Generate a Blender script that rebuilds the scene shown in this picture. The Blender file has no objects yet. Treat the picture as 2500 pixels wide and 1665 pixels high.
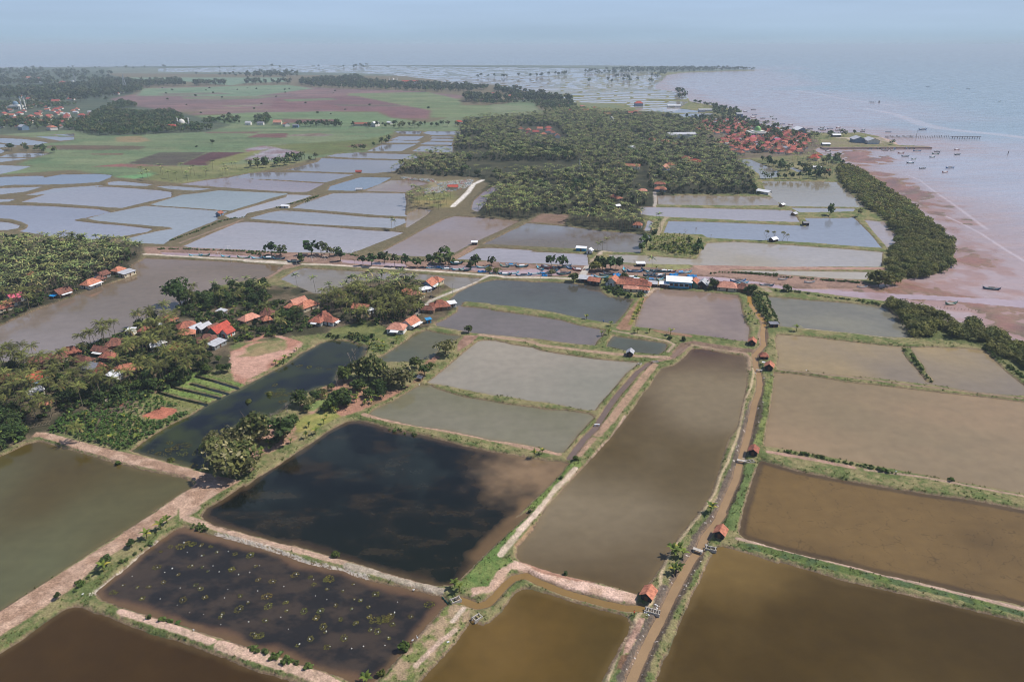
# Coastal fish ponds, villages and creek seen from a drone. Units: metres, water level z=0, camera over (0,0).
import bpy, math, random
import numpy as np
rng = np.random.default_rng(7); random.seed(7)
SC = bpy.context.scene; COL = SC.collection
R = math.radians
# ------------------------------------------------------------------ camera
H = 150.0; K = H/110; FPX = 1667.0; EYE = 110.0            # height, focal length in photo px, eye level row
PITCH = math.atan((832.5-EYE)/FPX)
cam = bpy.data.objects.new('camera', bpy.data.cameras.new('camera')); COL.objects.link(cam)
cam.data.sensor_width = 36; cam.data.lens = 36*FPX/2500
cam.data.clip_start = 1; cam.data.clip_end = 120000
cam.location = (0, 0, H); cam.rotation_euler = (math.pi/2-PITCH, 0, 0)
SC.camera = cam
# ------------------------------------------------------------------ light
SUN_EL, SUN_AZ = 54, 78                          # azimuth clockwise from +Y
W = bpy.data.worlds.new('World'); SC.world = W; W.use_nodes = True
nt = W.node_tree; N = nt.nodes; L = nt.links
for n in list(N): N.remove(n)
out = N.new('ShaderNodeOutputWorld'); bg = N.new('ShaderNodeBackground'); sky = N.new('ShaderNodeTexSky')
sky.sky_type = 'NISHITA'; sky.sun_disc = False; sky.sun_elevation = R(SUN_EL); sky.sun_rotation = R(SUN_AZ)
sky.altitude = 100; sky.air_density = 1.2; sky.dust_density = 1.6; sky.ozone_density = 2.2
# thin high cloud: a soft veil of pale grey-blue, thicker low down, with faint streaks
tc = N.new('ShaderNodeTexCoord'); sep = N.new('ShaderNodeSeparateXYZ'); L.new(tc.outputs['Generated'], sep.inputs[0])
mp = N.new('ShaderNodeMapping'); mp.inputs['Scale'].default_value = (1.3, 1.3, 16); L.new(tc.outputs['Generated'], mp.inputs[0])
nz = N.new('ShaderNodeTexNoise'); nz.inputs['Scale'].default_value = 1.6; nz.inputs['Detail'].default_value = 5; L.new(mp.outputs[0], nz.inputs[0])
rz = N.new('ShaderNodeValToRGB'); L.new(sep.outputs[2], rz.inputs[0])
cr = rz.color_ramp
def lin(c):
    c = np.asarray(c, float)/255.0
    return np.where(c <= 0.04045, c/12.92, ((c+0.055)/1.055)**2.4)
SKYS = 0.10
def setramp(cr, stops):
    while len(cr.elements) > 1: cr.elements.remove(cr.elements[0])
    for i, (p, c) in enumerate(stops):
        e = cr.elements[0] if i == 0 else cr.elements.new(p)
        e.position = p; v = lin(c)/SKYS*0.1; e.color = (v[0], v[1], v[2], 1)
setramp(cr, [(0.0, (167,188,208)), (0.012, (163,188,212)), (0.035, (168,192,220)), (0.08, (165,190,223)), (0.22, (140,160,192)), (1.0, (62,88,140))])
scl = N.new('ShaderNodeVectorMath'); scl.operation = 'SCALE'; L.new(rz.outputs[0], scl.inputs[0]); scl.inputs['Scale'].default_value = 1.0/0.1
mr = N.new('ShaderNodeMapRange'); mr.inputs[1].default_value = 0.35; mr.inputs[2].default_value = 0.7; mr.inputs[3].default_value = 0.92; mr.inputs[4].default_value = 1.06
L.new(nz.outputs[0], mr.inputs[0])
sc2 = N.new('ShaderNodeVectorMath'); sc2.operation = 'SCALE'; L.new(scl.outputs[0], sc2.inputs[0]); L.new(mr.outputs[0], sc2.inputs['Scale'])
mx = N.new('ShaderNodeMix'); mx.data_type = 'RGBA'; mx.inputs[0].default_value = 0.92
L.new(sky.outputs[0], mx.inputs[6]); L.new(sc2.outputs[0], mx.inputs[7]); L.new(mx.outputs[2], bg.inputs[0])
bg.inputs[1].default_value = SKYS; L.new(bg.outputs[0], out.inputs[0])
sun = bpy.data.objects.new('sun', bpy.data.lights.new('sun', 'SUN')); COL.objects.link(sun)
sun.data.energy = 5.0; sun.data.angle = R(0.53); sun.data.color = (1.0, 0.93, 0.84)
sun.rotation_euler = (R(90-SUN_EL), 0, R(180-SUN_AZ))
SC.view_settings.view_transform = 'Standard'; SC.view_settings.look = 'None'
SC.view_settings.exposure = 0.12; SC.view_settings.gamma = 1
SC.render.engine = 'CYCLES'
cy = SC.cycles; cy.use_denoising = True; cy.max_bounces = 5; cy.diffuse_bounces = 2; cy.glossy_bounces = 2
cy.transmission_bounces = 1; cy.volume_bounces = 0; cy.caustics_reflective = False; cy.caustics_refractive = False
try: cy.denoiser = 'OPENIMAGEDENOISE'; cy.denoising_prefilter = 'ACCURATE'
except Exception: pass
cy.filter_width = 1.0
# ------------------------------------------------------------------ survey: points read off the photo, laid on the ground plane
CP, SP = math.cos(PITCH), math.sin(PITCH)
def ground(x, y, z=0.0):
    """photo pixel -> world X, Y on the plane of height z"""
    a = (np.asarray(x, float)-1250)/FPX; b = -(np.asarray(y, float)-832.5)/FPX
    dy = CP + b*SP; dz = b*CP - SP
    t = (z-H)/dz
    return a*t, dy*t
VW = {'F': (0, 0, 2500/2354), 'E': (1300, 600, 520/2355), 'G': (1700, 280, 620/2355), 'H': (1100, 600, 320/2355), 'S': (0, 0, 1)}
for r_, y_ in (('A', 1245), ('B', 880), ('C', 520), ('D', 140)):
    for c_, x_ in enumerate((0, 600, 1200, 1800)): VW[r_+str(c_+1)] = (x_, y_, 700/2355)
def px(s):
    """'C3 10 20 30 40 D3 ..' -> photo pixels"""
    v = None; o = []; b = None
    for t in s.replace(',', ' ').split():
        if t in VW: v = VW[t]
        elif b is None: b = float(t)
        else: o.append((v[0]+b*v[2], v[1]+float(t)*v[2])); b = None
    return np.array(o)
def pw(s, z=0.0):
    p = px(s); x, y = ground(p[:, 0], p[:, 1], z); return np.stack([x, y], 1)
def ppm(y):
    """photo pixels per metre across at row y"""
    b = -(y-832.5)/FPX; t = -H/(b*CP-SP); return FPX/t
# ------------------------------------------------------------------ numpy noise and distance fields
def vnoise(x, y, seed=0):
    xi = np.floor(x).astype(np.int64); yi = np.floor(y).astype(np.int64)
    fx = (x-xi).astype(np.float32); fy = (y-yi).astype(np.float32)
    fx = fx*fx*(3-2*fx); fy = fy*fy*(3-2*fy)
    def h(a, b):
        n = (a*374761393 + b*668265263 + seed*974634541) & 0xFFFFFFFF
        n = ((n ^ (n >> 13))*1274126177) & 0xFFFFFFFF
        return (((n ^ (n >> 16)) & 0xFFFF)/65535.0).astype(np.float32)
    a = h(xi, yi); b = h(xi+1, yi); c = h(xi, yi+1); d = h(xi+1, yi+1)
    return (a*(1-fx)+b*fx)*(1-fy)+(c*(1-fx)+d*fx)*fy
def fbm(x, y, seed=0, o=3):
    s = 0; a = 0.5; t = 0
    for i in range(o):
        s = s+a*vnoise(x*2.03**i+i*17.3, y*2.03**i-i*9.1, seed+i*31); t += a; a *= 0.5
    return s/t
def sstep(a, b, x):
    t = np.clip((x-a)/(b-a), 0, 1); return t*t*(3-2*t)
def segd2(P, Q, X, Y):
    dx, dy = Q[0]-P[0], Q[1]-P[1]; l = dx*dx+dy*dy+1e-9
    t = np.clip(((X-P[0])*dx+(Y-P[1])*dy)/l, 0, 1)
    return (X-P[0]-t*dx)**2+(Y-P[1]-t*dy)**2, t
def sdpoly(P, X, Y):
    d = np.full(X.shape, 1e12); ins = np.zeros(X.shape, bool)
    for i in range(len(P)):
        a, b = P[i-1], P[i]
        d = np.minimum(d, segd2(a, b, X, Y)[0])
        if a[1] != b[1]:
            c = ((a[1] > Y) != (b[1] > Y)) & (X < (b[0]-a[0])*(Y-a[1])/(b[1]-a[1])+a[0]); ins ^= c
    d = np.sqrt(d); return np.where(ins, -d, d)
def sdline(P, w, X, Y):
    """distance to a polyline less its half width (w: number or one per point)"""
    w = np.broadcast_to(w, len(P)); d = np.full(X.shape, 1e9)
    for i in range(1, len(P)):
        q, t = segd2(P[i-1], P[i], X, Y); d = np.minimum(d, np.sqrt(q)-(w[i-1]*(1-t)+w[i]*t)/2)
    return d
def inpoly(P, x, y): return sdpoly(P, np.atleast_1d(np.asarray(x, float)), np.atleast_1d(np.asarray(y, float))) < 0
# ------------------------------------------------------------------ object helpers
def tag(o, label=None, cat=None, group=None, kind=None):
    if label: o['label'] = label
    if cat: o['category'] = cat
    if group: o['group'] = group
    if kind: o['kind'] = kind
    return o
def mesh(name, V, F, mats, cols=None, smooth=False, mi=None):
    """V nx3, F list of faces or an nx3/nx4 array; cols per vertex rgb"""
    me = bpy.data.meshes.new(name); V = np.asarray(V, np.float32)
    if isinstance(F, np.ndarray):
        k = F.shape[1]; me.vertices.add(len(V)); me.vertices.foreach_set('co', V.ravel())
        me.loops.add(F.size); me.loops.foreach_set('vertex_index', F.astype(np.int32).ravel())
        me.polygons.add(len(F)); me.polygons.foreach_set('loop_start', np.arange(0, F.size, k, dtype=np.int32))
        me.update(calc_edges=True)
    else: me.from_pydata([tuple(v) for v in V], [], [tuple(int(i) for i in f) for f in F]); me.update()
    for m in (mats if isinstance(mats, (list, tuple)) else [mats]): me.materials.append(m)
    if mi is not None: me.polygons.foreach_set('material_index', np.asarray(mi, np.int32))
    if cols is not None:
        a = me.attributes.new('Col', 'FLOAT_COLOR', 'POINT'); c = np.ones((len(V), 4), np.float32); c[:, :3] = cols
        a.data.foreach_set('color', c.ravel())
    if smooth: me.polygons.foreach_set('use_smooth', np.ones(len(me.polygons), bool))
    return me
def put(name, me, parent=None, loc=(0, 0, 0), rot=0, sc=1):
    o = bpy.data.objects.new(name, me); COL.objects.link(o)
    o.location = loc; o.rotation_euler = (0, 0, rot)
    o.scale = (sc,)*3 if not hasattr(sc, '__len__') else sc
    if parent: o.parent = parent
    return o
class MB:
    """collects boxes, prisms and tubes into one mesh"""
    def __init__(s): s.V = []; s.F = []
    def add(s, V, F):
        n = len(s.V); s.V += [tuple(v) for v in V]; s.F += [tuple(i+n for i in f) for f in F]; return s
    def box(s, x0, x1, y0, y1, z0, z1):
        return s.add([(x0,y0,z0),(x1,y0,z0),(x1,y1,z0),(x0,y1,z0),(x0,y0,z1),(x1,y0,z1),(x1,y1,z1),(x0,y1,z1)],
                     [(0,3,2,1),(4,5,6,7),(0,1,5,4),(1,2,6,5),(2,3,7,6),(3,0,4,7)])
    def tube(s, P, r, n=6):
        P = [np.array(p, float) for p in P]; r = list(r) if hasattr(r, '__len__') else [r]*len(P); V = []
        for i, p in enumerate(P):
            d = P[min(i+1, len(P)-1)]-P[max(i-1, 0)]; d /= np.linalg.norm(d)+1e-9
            u = np.cross(d, (0, 0, 1) if abs(d[2]) < .9 else (1, 0, 0)); u /= np.linalg.norm(u); v = np.cross(d, u)
            for k in range(n):
                a = 2*math.pi*k/n; V.append(p+r[i]*(math.cos(a)*u+math.sin(a)*v))
        F = [(i*n+k, i*n+(k+1) % n, (i+1)*n+(k+1) % n, (i+1)*n+k) for i in range(len(P)-1) for k in range(n)]
        F += [tuple(range(n))[::-1], tuple((len(P)-1)*n+k for k in range(n))]
        return s.add(V, F)
    def dome(s, c, r, h, n=12, m=5):
        V = []; F = []
        for j in range(m+1):
            a = math.pi/2*j/m
            for k in range(n):
                t = 2*math.pi*k/n; V.append((c[0]+r*math.cos(a)*math.cos(t), c[1]+r*math.cos(a)*math.sin(t), c[2]+h*math.sin(a)))
        F = [(j*n+k, j*n+(k+1) % n, (j+1)*n+(k+1) % n, (j+1)*n+k) for j in range(m) for k in range(n)]
        return s.add(V, F)
    def mesh(s, name, mat, smooth=False): return mesh(name, np.array(s.V), s.F, mat, smooth=smooth)
# ------------------------------------------------------------------ materials
def newmat(name, rough=0.9, spec=0.3):
    m = bpy.data.materials.new(name); m.use_nodes = True; t = m.node_tree
    b = t.nodes['Principled BSDF']; b.inputs['Roughness'].default_value = rough; b.inputs['Specular IOR Level'].default_value = spec
    return m, t, b
def mnoise(t, scale, detail=3, coord='Object', stretch=None):
    n = t.nodes.new('ShaderNodeTexNoise'); n.inputs['Scale'].default_value = scale; n.inputs['Detail'].default_value = detail
    c = t.nodes.new('ShaderNodeTexCoord'); s = c.outputs[coord]
    if stretch:
        mp = t.nodes.new('ShaderNodeMapping'); mp.inputs['Scale'].default_value = stretch; t.links.new(s, mp.inputs[0]); s = mp.outputs[0]
    t.links.new(s, n.inputs['Vector']); return n
def mrange(t, s, a, b, c, d):
    n = t.nodes.new('ShaderNodeMapRange'); n.inputs[1].default_value = a; n.inputs[2].default_value = b
    n.inputs[3].default_value = c; n.inputs[4].default_value = d; t.links.new(s, n.inputs[0]); return n.outputs[0]
def vscale(t, a, f):
    n = t.nodes.new('ShaderNodeVectorMath'); n.operation = 'SCALE'; t.links.new(a, n.inputs[0]); t.links.new(f, n.inputs['Scale']); return n.outputs[0]
def mbump(t, b, h, strength, dist):
    n = t.nodes.new('ShaderNodeBump'); n.inputs['Strength'].default_value = strength; n.inputs['Distance'].default_value = dist
    t.links.new(h, n.inputs['Height']); t.links.new(n.outputs[0], b.inputs['Normal']); return n
def plain(name, c, rough=0.8, var=0.25, scale=1.5, spec=0.3, rnd=0.0, c2=None):
    """painted / built surface: base colour broken up by noise, optional change from one object to the next"""
    m, t, b = newmat(name, rough, spec); n = mnoise(t, scale, 4)
    r = t.nodes.new('ShaderNodeMix'); r.data_type = 'RGBA'; v = lin(c); w = lin(c2) if c2 is not None else v*(1-var)
    r.inputs[6].default_value = (*w, 1); r.inputs[7].default_value = (*v, 1)
    t.links.new(mrange(t, n.outputs[0], 0.35, 0.62, 0, 1), r.inputs[0]); o = r.outputs[2]
    if rnd:
        oi = t.nodes.new('ShaderNodeObjectInfo'); o = vscale(t, o, mrange(t, oi.outputs['Random'], 0, 1, 1-rnd, 1+rnd))
    t.links.new(o, b.inputs['Base Color']); return m
def colmat(name, rough=0.9, rnd=0.25, spec=0.2, trans=0.0):
    """takes the mesh's own Col attribute, varied a little from object to object"""
    m, t, b = newmat(name, rough, spec); a = t.nodes.new('ShaderNodeAttribute'); a.attribute_name = 'Col'
    oi = t.nodes.new('ShaderNodeObjectInfo'); o = vscale(t, a.outputs['Color'], mrange(t, oi.outputs['Random'], 0, 1, 1-rnd, 1+rnd))
    t.links.new(o, b.inputs['Base Color'])
    if trans:
        tr = t.nodes.new('ShaderNodeBsdfTranslucent'); mx = t.nodes.new('ShaderNodeMixShader'); mx.inputs[0].default_value = trans
        t.links.new(o, tr.inputs[0]); t.links.new(b.outputs[0], mx.inputs[1]); t.links.new(tr.outputs[0], mx.inputs[2])
        t.links.new(mx.outputs[0], t.nodes['Material Output'].inputs[0])
    return m
# ------------------------------------------------------------------ ponds: outline at the waterline, colour, second colour, patch size m, patch amount
PONDS = [
 ('A1 1280 10 1080 140 900 245 720 360 560 465 400 570 240 670 100 760 0 830 -500 1100 -700 600 -700 -200 B1 -500 800 0 790 100 745 200 695 320 665 420 690 560 730 700 770 930 840 1130 890 1350 935 1500 965 1560 990 1580 1020 1560 1055 1500 1080 1400 1150 1240 1250', (88,90,68), (76,68,46), 60, .8),
 ('A1 0 1180 160 1080 300 975 420 890 540 815 620 795 700 810 760 840 900 880 1000 925 1150 985 1330 1045 1500 1085 1700 1165 1900 1240 2100 1320 2355 1395 A2 380 1413 560 1480 300 2400 A1 -700 2400 -700 1500', (64,50,32), (54,43,28), 25, .6),
 ('A1 780 680 800 660 900 580 1050 470 1160 365 1300 260 1430 170 1500 145 1560 150 1700 195 1790 215 1980 270 2150 320 A2 336 380 500 440 640 475 800 500 900 545 1050 590 1200 620 1400 665 1550 700 1620 715 1660 775 1600 820 1540 890 1430 1010 1350 1110 1230 1230 1140 1340 1070 1400 980 1450 860 1405 620 1315 400 1250 200 1165 0 1120 A1 1900 1080 1700 1020 1450 930 1200 860 1000 800 850 740', (42,43,45), (70,62,56), 9, 1.2),
 ('B2 930 495 830 505 700 570 540 680 400 770 240 880 100 960 0 1040 B1 2000 1025 1850 1130 1700 1215 1655 1280 1680 1310 1760 1350 1900 1400 A1 1720 110 1900 160 2100 215 2355 285 A2 400 290 600 350 700 380 850 420 1000 465 1200 530 1400 585 1600 625 1690 610 1760 575 1850 480 2000 330 2150 190 2300 60 2350 0 B3 200 1290 330 1160 450 1050 560 940 600 880 640 850 560 830 440 825 300 800 150 775 0 750 B2 2000 745 1800 705 1600 650 1400 605 1200 570 1050 520', (29,35,32), (72,62,50), 7, .9),
 ('B2 1020 440 1050 405 1200 340 1350 250 1440 200 1520 205 1540 220 1650 260 1800 300 2000 335 2150 360 B3 336 385 450 405 600 410 800 440 845 465 790 520 700 620 640 700 590 755 540 760 400 715 200 680 0 655 B2 1800 605 1600 565 1400 540 1250 505 1100 470', (116,114,102), (106,106,90), 30, .7),
 ('C2 1490 1395 1500 1385 1600 1310 1750 1180 1900 1060 1950 1045 2050 1050 2200 1085 2355 1105 C3 400 1130 600 1165 850 1200 1000 1215 1150 1225 1200 1230 B3 1190 40 1100 110 1000 230 900 340 850 410 800 410 700 395 600 375 450 345 300 330 150 300 0 285 B2 1800 240 1600 200 1520 190', (134,130,122), (124,124,116), 40, .8),
 ('C3 1660 1115 1640 1125 1580 1190 1500 1250 1400 1285 1350 1340 1310 1413 B3 1240 280 1160 400 1080 500 1000 610 930 690 860 770 780 850 680 960 560 1090 450 1210 340 1400 A3 410 100 300 215 215 310 210 380 240 420 350 460 600 540 900 600 1100 660 1200 690 1260 640 1330 550 1400 450 1460 330 1540 210 1650 80 1720 0 B3 1700 1250 1800 1100 1870 900 1900 780 1960 620 2020 540 2060 350 2095 200 2100 100 C3 2095 1330 2090 1200 2070 1175 1950 1160 1750 1120', (118,108,90), (78,68,48), 70, 1.),
 ('A3 0 910 80 840 150 740 200 680 260 645 350 660 500 700 700 765 900 820 1050 860 1110 880 1140 940 1120 1020 1050 1130 980 1260 900 1413 850 1500 500 2300 A2 700 2300 1380 1500 1430 1413 1530 1310 1650 1180 1780 1020 1850 905 1950 945', (76,64,38), (86,70,40), 25, .8),
 ('A3 1350 1413 1400 1270 1480 1100 1560 900 1640 720 1720 560 1790 400 1850 310 1900 300 1980 320 2150 370 2355 440 A4 350 430 600 500 900 590 1050 620 1300 680 1600 745 1900 820 2150 880 2355 925 3400 1200 3400 2500 A3 900 2500 1300 1500', (64,53,33), (80,67,42), 35, .8),
 ('B4 200 820 240 835 350 870 500 910 700 950 900 990 1200 1040 1500 1090 1800 1130 2100 1180 2355 1230 3400 1430 A4 3400 1030 2355 790 2200 750 1900 690 1700 640 1500 590 1200 530 900 450 600 385 400 335 200 275 80 240 15 200 30 100 50 0 B4 60 1200 100 1060 150 900 180 835', (106,88,60), (84,70,50), 30, .8),
 ('B4 310 105 450 110 700 145 900 180 1150 205 1400 235 1700 270 2000 300 2200 325 2355 345 3400 450 3400 1380 2355 1095 2100 1050 1800 995 1500 935 1200 875 900 820 600 765 400 730 225 700 235 600 265 450 290 300 305 180', (138,120,98), (124,112,92), 35, .7),
 ('C4 340 1000 600 1020 900 1055 1200 1090 1400 1105 1600 1105 1900 1115 2030 1130 2100 1200 2200 1300 2290 1370 2350 1413 B4 2450 330 2355 290 2200 285 1900 255 1700 215 1400 180 1150 150 900 130 600 95 345 70 C4 325 1260 345 1180 320 1090 315 1030', (140,126,100), (120,112,102), 50, .9),
 ('C4 250 690 400 700 600 720 900 740 1100 760 1230 780 1290 830 1380 920 1420 990 1440 1025 1300 1025 1100 1010 900 985 700 965 500 945 345 935 335 890 290 800 260 730', (120,120,110), (104,106,104), 25, .7),
 ('C3 1350 635 1450 630 1700 650 1900 665 2020 680 2040 720 2060 820 2080 900 2115 940 2110 1000 2105 1060 1950 1040 1750 1010 1500 985 1350 955 1180 935 1200 860 1250 740 1300 680', (126,117,114), (112,105,106), 20, .6),
 ('C2 1660 730 1750 650 1900 580 2060 550 2200 555 2355 570 C3 500 570 700 585 880 600 895 650 960 690 1100 700 1160 715 1110 800 1040 880 1010 915 950 905 700 860 500 815 200 770 0 755 C2 2000 745 1830 730 1780 735 1765 765 1740 770', (88,96,100), (80,84,84), 30, .5),
 ('C2 1745 765 1740 810 1650 870 1560 910 1570 930 1700 955 1850 985 2000 1000 2355 1035 C3 200 1010 400 1040 700 1080 850 1090 860 1060 900 1020 930 970 880 955 700 920 560 880 300 840 0 800 C2 2000 790 1850 775 1780 770', (112,108,112), (98,98,100), 30, .5),
 ('C3 1000 1010 1200 1040 1400 1065 1440 1080 1420 1130 1370 1165 1150 1145 1000 1110 950 1100 960 1060', (84,92,90), (80,84,80), 10, .5),
 ('C2 1490 965 1400 985 1300 1060 1200 1130 1080 1200 1120 1225 1350 1225 1520 1200 1560 1160 1600 1110 1700 1060 1770 1010 1650 1000 1530 975', (92,94,84), (84,90,84), 14, .6),
 ('C2 620 1070 700 1045 850 1055 1000 1100 980 1160 940 1210 880 1290 770 1300 740 1400 B2 730 190 560 240 400 320 280 430 150 480 B1 2130 450 1950 540 1850 620 1740 720 1700 800 1700 880 1600 885 1400 835 1200 785 1080 745 1250 620 1400 530 1590 440 1720 350 1950 240 2050 190 2200 110 2355 30 C2 450 1160', (32,38,44), (56,64,40), 9, 1.1),
 ('C1 -500 1080 0 930 150 860 300 800 430 750 600 690 800 610 950 570 1130 510 1140 490 1080 440 1200 375 1500 385 1900 405 2200 430 2310 445 2250 490 2180 530 2000 560 1800 600 1600 690 1450 780 1380 820 1260 860 1150 900 930 1010 740 1080 620 1120 480 1160 400 1200 210 1235 0 1215 -500 1300', (120,115,115), (106,102,100), 60, .8),
 ('C2 290 545 400 480 480 455 600 465 900 480 1300 495 1500 510 1700 525 1930 540 1850 580 1740 625 1690 620 1600 560 1300 545 900 560 760 620 680 665 560 660 420 600', (98,98,104), (92,88,80), 30, .6),
 ('C1 1510 275 1700 190 1950 85 2020 75 2355 95 C2 700 120 1000 145 1200 155 1290 165 1230 190 1100 240 950 300 860 330 600 328 300 325 0 305 C1 1900 300 1600 288', (138,138,150), (128,134,148), 60, .6),
 ('D2 30 1325 200 1275 300 1260 600 1280 1000 1315 1300 1330 1310 1360 1200 1405 1000 1395 500 1370', (136,144,158), (120,134,152), 80, .5),
 ('D2 385 1240 500 1190 720 1120 1000 1115 1300 1120 1310 1200 1300 1290 1330 1310 1100 1300 700 1265', (132,140,156), (122,134,150), 80, .5),
 ('D2 680 1095 700 1060 950 985 1190 990 1100 1040 970 1090 900 1100', (104,130,160), (110,134,158), 40, .4),
 ('D2 980 1100 1200 1010 1400 1015 1500 1040 1400 1060 1310 1110', (132,128,124), (120,108,88), 30, .8),
 ('D2 330 930 600 860 630 830 850 840 1300 850 1270 900 1210 940 1050 955 700 945', (130,140,158), (116,128,146), 60, .5),
 ('D1 1880 990 2050 955 2200 945 D2 550 950 885 965 650 1030 300 1010', (128,138,156), (116,126,146), 60, .5),
 ('D1 1480 1045 1700 1010 1850 992 D2 300 1018 640 1040 500 1108 400 1110 0 1085 D1 1900 1075 1700 1060', (134,132,148), (126,124,140), 60, .5),
 ('D2 660 815 750 795 900 785 1400 800 1430 830 1330 840 900 830', (134,142,156), (120,132,150), 40, .5),
 ('D2 1000 775 1130 720 1400 715 1320 750 1270 775', (136,148,164), (126,140,158), 40, .5),
 ('D2 1150 705 1220 685 1430 690 1400 706', (136,148,164), (126,140,158), 40, .5),
 ('D2 1190 680 1270 650 1460 650 1400 682', (136,148,164), (126,140,158), 40, .5),
 ('D2 1220 610 1440 608 1420 635 1280 630', (136,148,164), (126,140,158), 40, .5),
 ('D2 1460 625 1500 610 1750 612 1750 638 1530 640', (136,148,164), (126,140,158), 40, .5),
 ('D2 1540 652 1700 655 1700 664 1520 662', (136,148,164), (126,140,158), 40, .5),
 ('D2 1540 670 1700 675 1695 688 1520 688', (136,148,164), (126,140,158), 40, .5),
 ('D2 1430 718 1500 695 1690 700 1685 722', (136,148,164), (126,140,158), 40, .5),
 ('D2 1370 775 1450 730 1690 732 1690 785', (136,148,164), (126,140,158), 40, .5),
 ('D1 1240 1210 1500 1130 1650 1115 1800 1095 2355 1120 D2 330 1128 200 1160 D1 2100 1200 1890 1262 1600 1240 1300 1220', (126,146,158), (118,138,150), 50, .5),
 ('D1 1850 1300 1960 1262 2355 1150 D2 350 1130 540 1135 480 1160 240 1235 0 1285 D1 2000 1320 1900 1325', (150,156,170), (140,148,162), 50, .4),
 ('D1 700 1330 900 1280 1190 1222 1600 1250 1860 1270 1780 1310 1780 1335 1840 1345 C1 1780 60 1600 130 1420 205 1340 258 1180 250 990 228 1150 185 1300 150 1430 130 1400 118 1300 112 1000 85 800 65 720 45', (124,140,156), (118,132,148), 60, .5),
 ('D1 -500 1205 0 1215 400 1225 800 1250 900 1275 700 1320 600 1340 C1 600 65 800 90 1000 105 1250 135 1200 160 1000 195 870 225 500 205 300 172 170 152 230 125 240 100 180 72 100 52 0 45 -500 40', (122,132,154), (112,124,148), 80, .6),
 ('C1 -300 70 0 75 80 85 155 105 140 130 70 142 -300 150', (130,138,156), (126,134,150), 40, .5),
 ('D1 180 1190 400 1120 700 1070 870 1065 1100 1080 1300 1095 1400 1110 1400 1150 1230 1185 1000 1240 900 1235 780 1225 500 1205', (138,144,160), (128,138,158), 70, .6),
 ('D1 110 1050 300 1000 500 965 800 960 910 970 900 990 800 1030 600 1042 300 1050', (104,128,160), (110,132,160), 40, .4),
 ('D1 -300 1065 -300 995 0 985 300 975 370 980 80 1052 0 1060', (116,136,162), (110,132,160), 40, .4),
 ('D1 -300 1085 0 1078 350 1065 200 1108 0 1130 -300 1150', (136,146,164), (126,140,158), 40, .4),
 ('D1 210 1135 450 1078 830 1052 850 1056 600 1085 300 1135', (136,146,164), (126,140,158), 40, .4),
 ('D1 -300 1180 0 1168 120 1166 70 1188 0 1192 -300 1195', (140,146,162), (126,140,158), 40, .4),
 ('D1 890 1028 970 1018 1250 1046 1200 1060 900 1050', (136,146,164), (126,140,158), 40, .4),
 ('D1 1290 1062 1400 1058 1740 1084 1600 1098 1400 1085', (136,146,164), (126,140,158), 40, .4),
 ('D1 -300 880 0 888 250 897 150 930 0 962 -300 980', (136,150,168), (126,140,158), 40, .4),
 ('D1 -300 830 0 828 250 832 0 865 -300 870', (136,150,168), (126,140,158), 40, .4),
 ('D1 150 788 400 795 330 812 260 824 0 822 60 800', (136,150,168), (126,140,158), 40, .4),
 ('D1 0 665 200 675 390 702 300 722 150 724 0 700 -300 690', (136,150,168), (126,140,158), 40, .4),
 ('D1 -300 715 0 715 140 734 0 745 -300 745', (136,150,168), (126,140,158), 40, .4),
 ('D1 300 652 600 657 600 680 500 688', (136,150,168), (126,140,158), 40, .4),
 ('D1 400 638 600 630 600 650', (136,150,168), (126,140,158), 40, .4),
 ('D1 -300 755 0 757 30 775 0 792 -300 800', (136,150,168), (126,140,158), 40, .4),
 ('C2 1130 318 1300 230 1500 120 1650 50 1720 30 1900 40 2230 72 2100 140 1900 230 1750 305 1660 358 1450 360 1250 350', (120,116,130), (112,100,98), 50, .7),
 ('C2 1955 258 2100 190 2300 95 C3 290 87 600 112 900 152 1150 172 1290 187 1300 215 1230 240 1215 328 1000 322 900 308 780 298 500 285 0 258', (98,108,122), (78,76,72), 50, .8),
 ('C2 1735 383 1900 297 2000 290 2355 310 C3 300 320 780 342 790 432 600 428 400 418 100 408 C2 1900 385', (132,132,146), (124,124,136), 50, .5),
 ('C3 960 347 1100 347 1300 357 1500 372 1690 385 1720 330 1780 250 2000 240 2355 262 C4 600 280 900 300 1185 325 1178 400 1172 444 800 443 300 445 0 436 C3 1700 430 1300 420 1100 410 1050 395', (138,136,138), (130,122,104), 60, .8),
 ('C3 1460 70 1700 75 2000 85 2355 100 C4 520 108 560 120 600 100 560 45 900 45 950 40 1000 90 1080 170 1180 288 1000 278 700 253 330 230 0 220 C3 1780 205 1740 178 1600 175 1420 165', (106,124,148), (116,130,152), 60, .5),
 ('C4 1055 62 1200 75 1230 130 1310 200 1300 238 1240 290 1200 240 1130 160', (138,134,146), (130,116,100), 30, .6),
 ('D3 1230 1232 1500 1237 2355 1257 D4 440 1262 505 1355 300 1350 0 1342 D3 2000 1338 1480 1315 1300 1303 1235 1290', (140,142,156), (130,134,150), 60, .5),
 ('C3 1292 65 1322 80 1290 150 1262 148', (138,142,158), (130,134,150), 60, .5),
 ('D3 1370 1142 1600 1137 2200 1147 D4 250 1150 290 1160 350 1218 0 1220 D3 1800 1218 1380 1212', (118,116,112), (140,140,146), 50, .9),
 ('D4 210 1020 500 1022 810 1027 880 1090 1010 1200 1035 1232 700 1230 440 1226 380 1218 290 1150 250 1120', (140,146,150), (128,130,128), 60, .7),
 ('D4 450 1240 700 1243 960 1246 945 1268 520 1276', (140,148,164), (130,138,150), 50, .5),
 ('D3 2030 842 2120 842 2350 940 D4 320 988 200 998 185 960 60 872', (132,144,152), (120,130,134), 50, .7),
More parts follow.
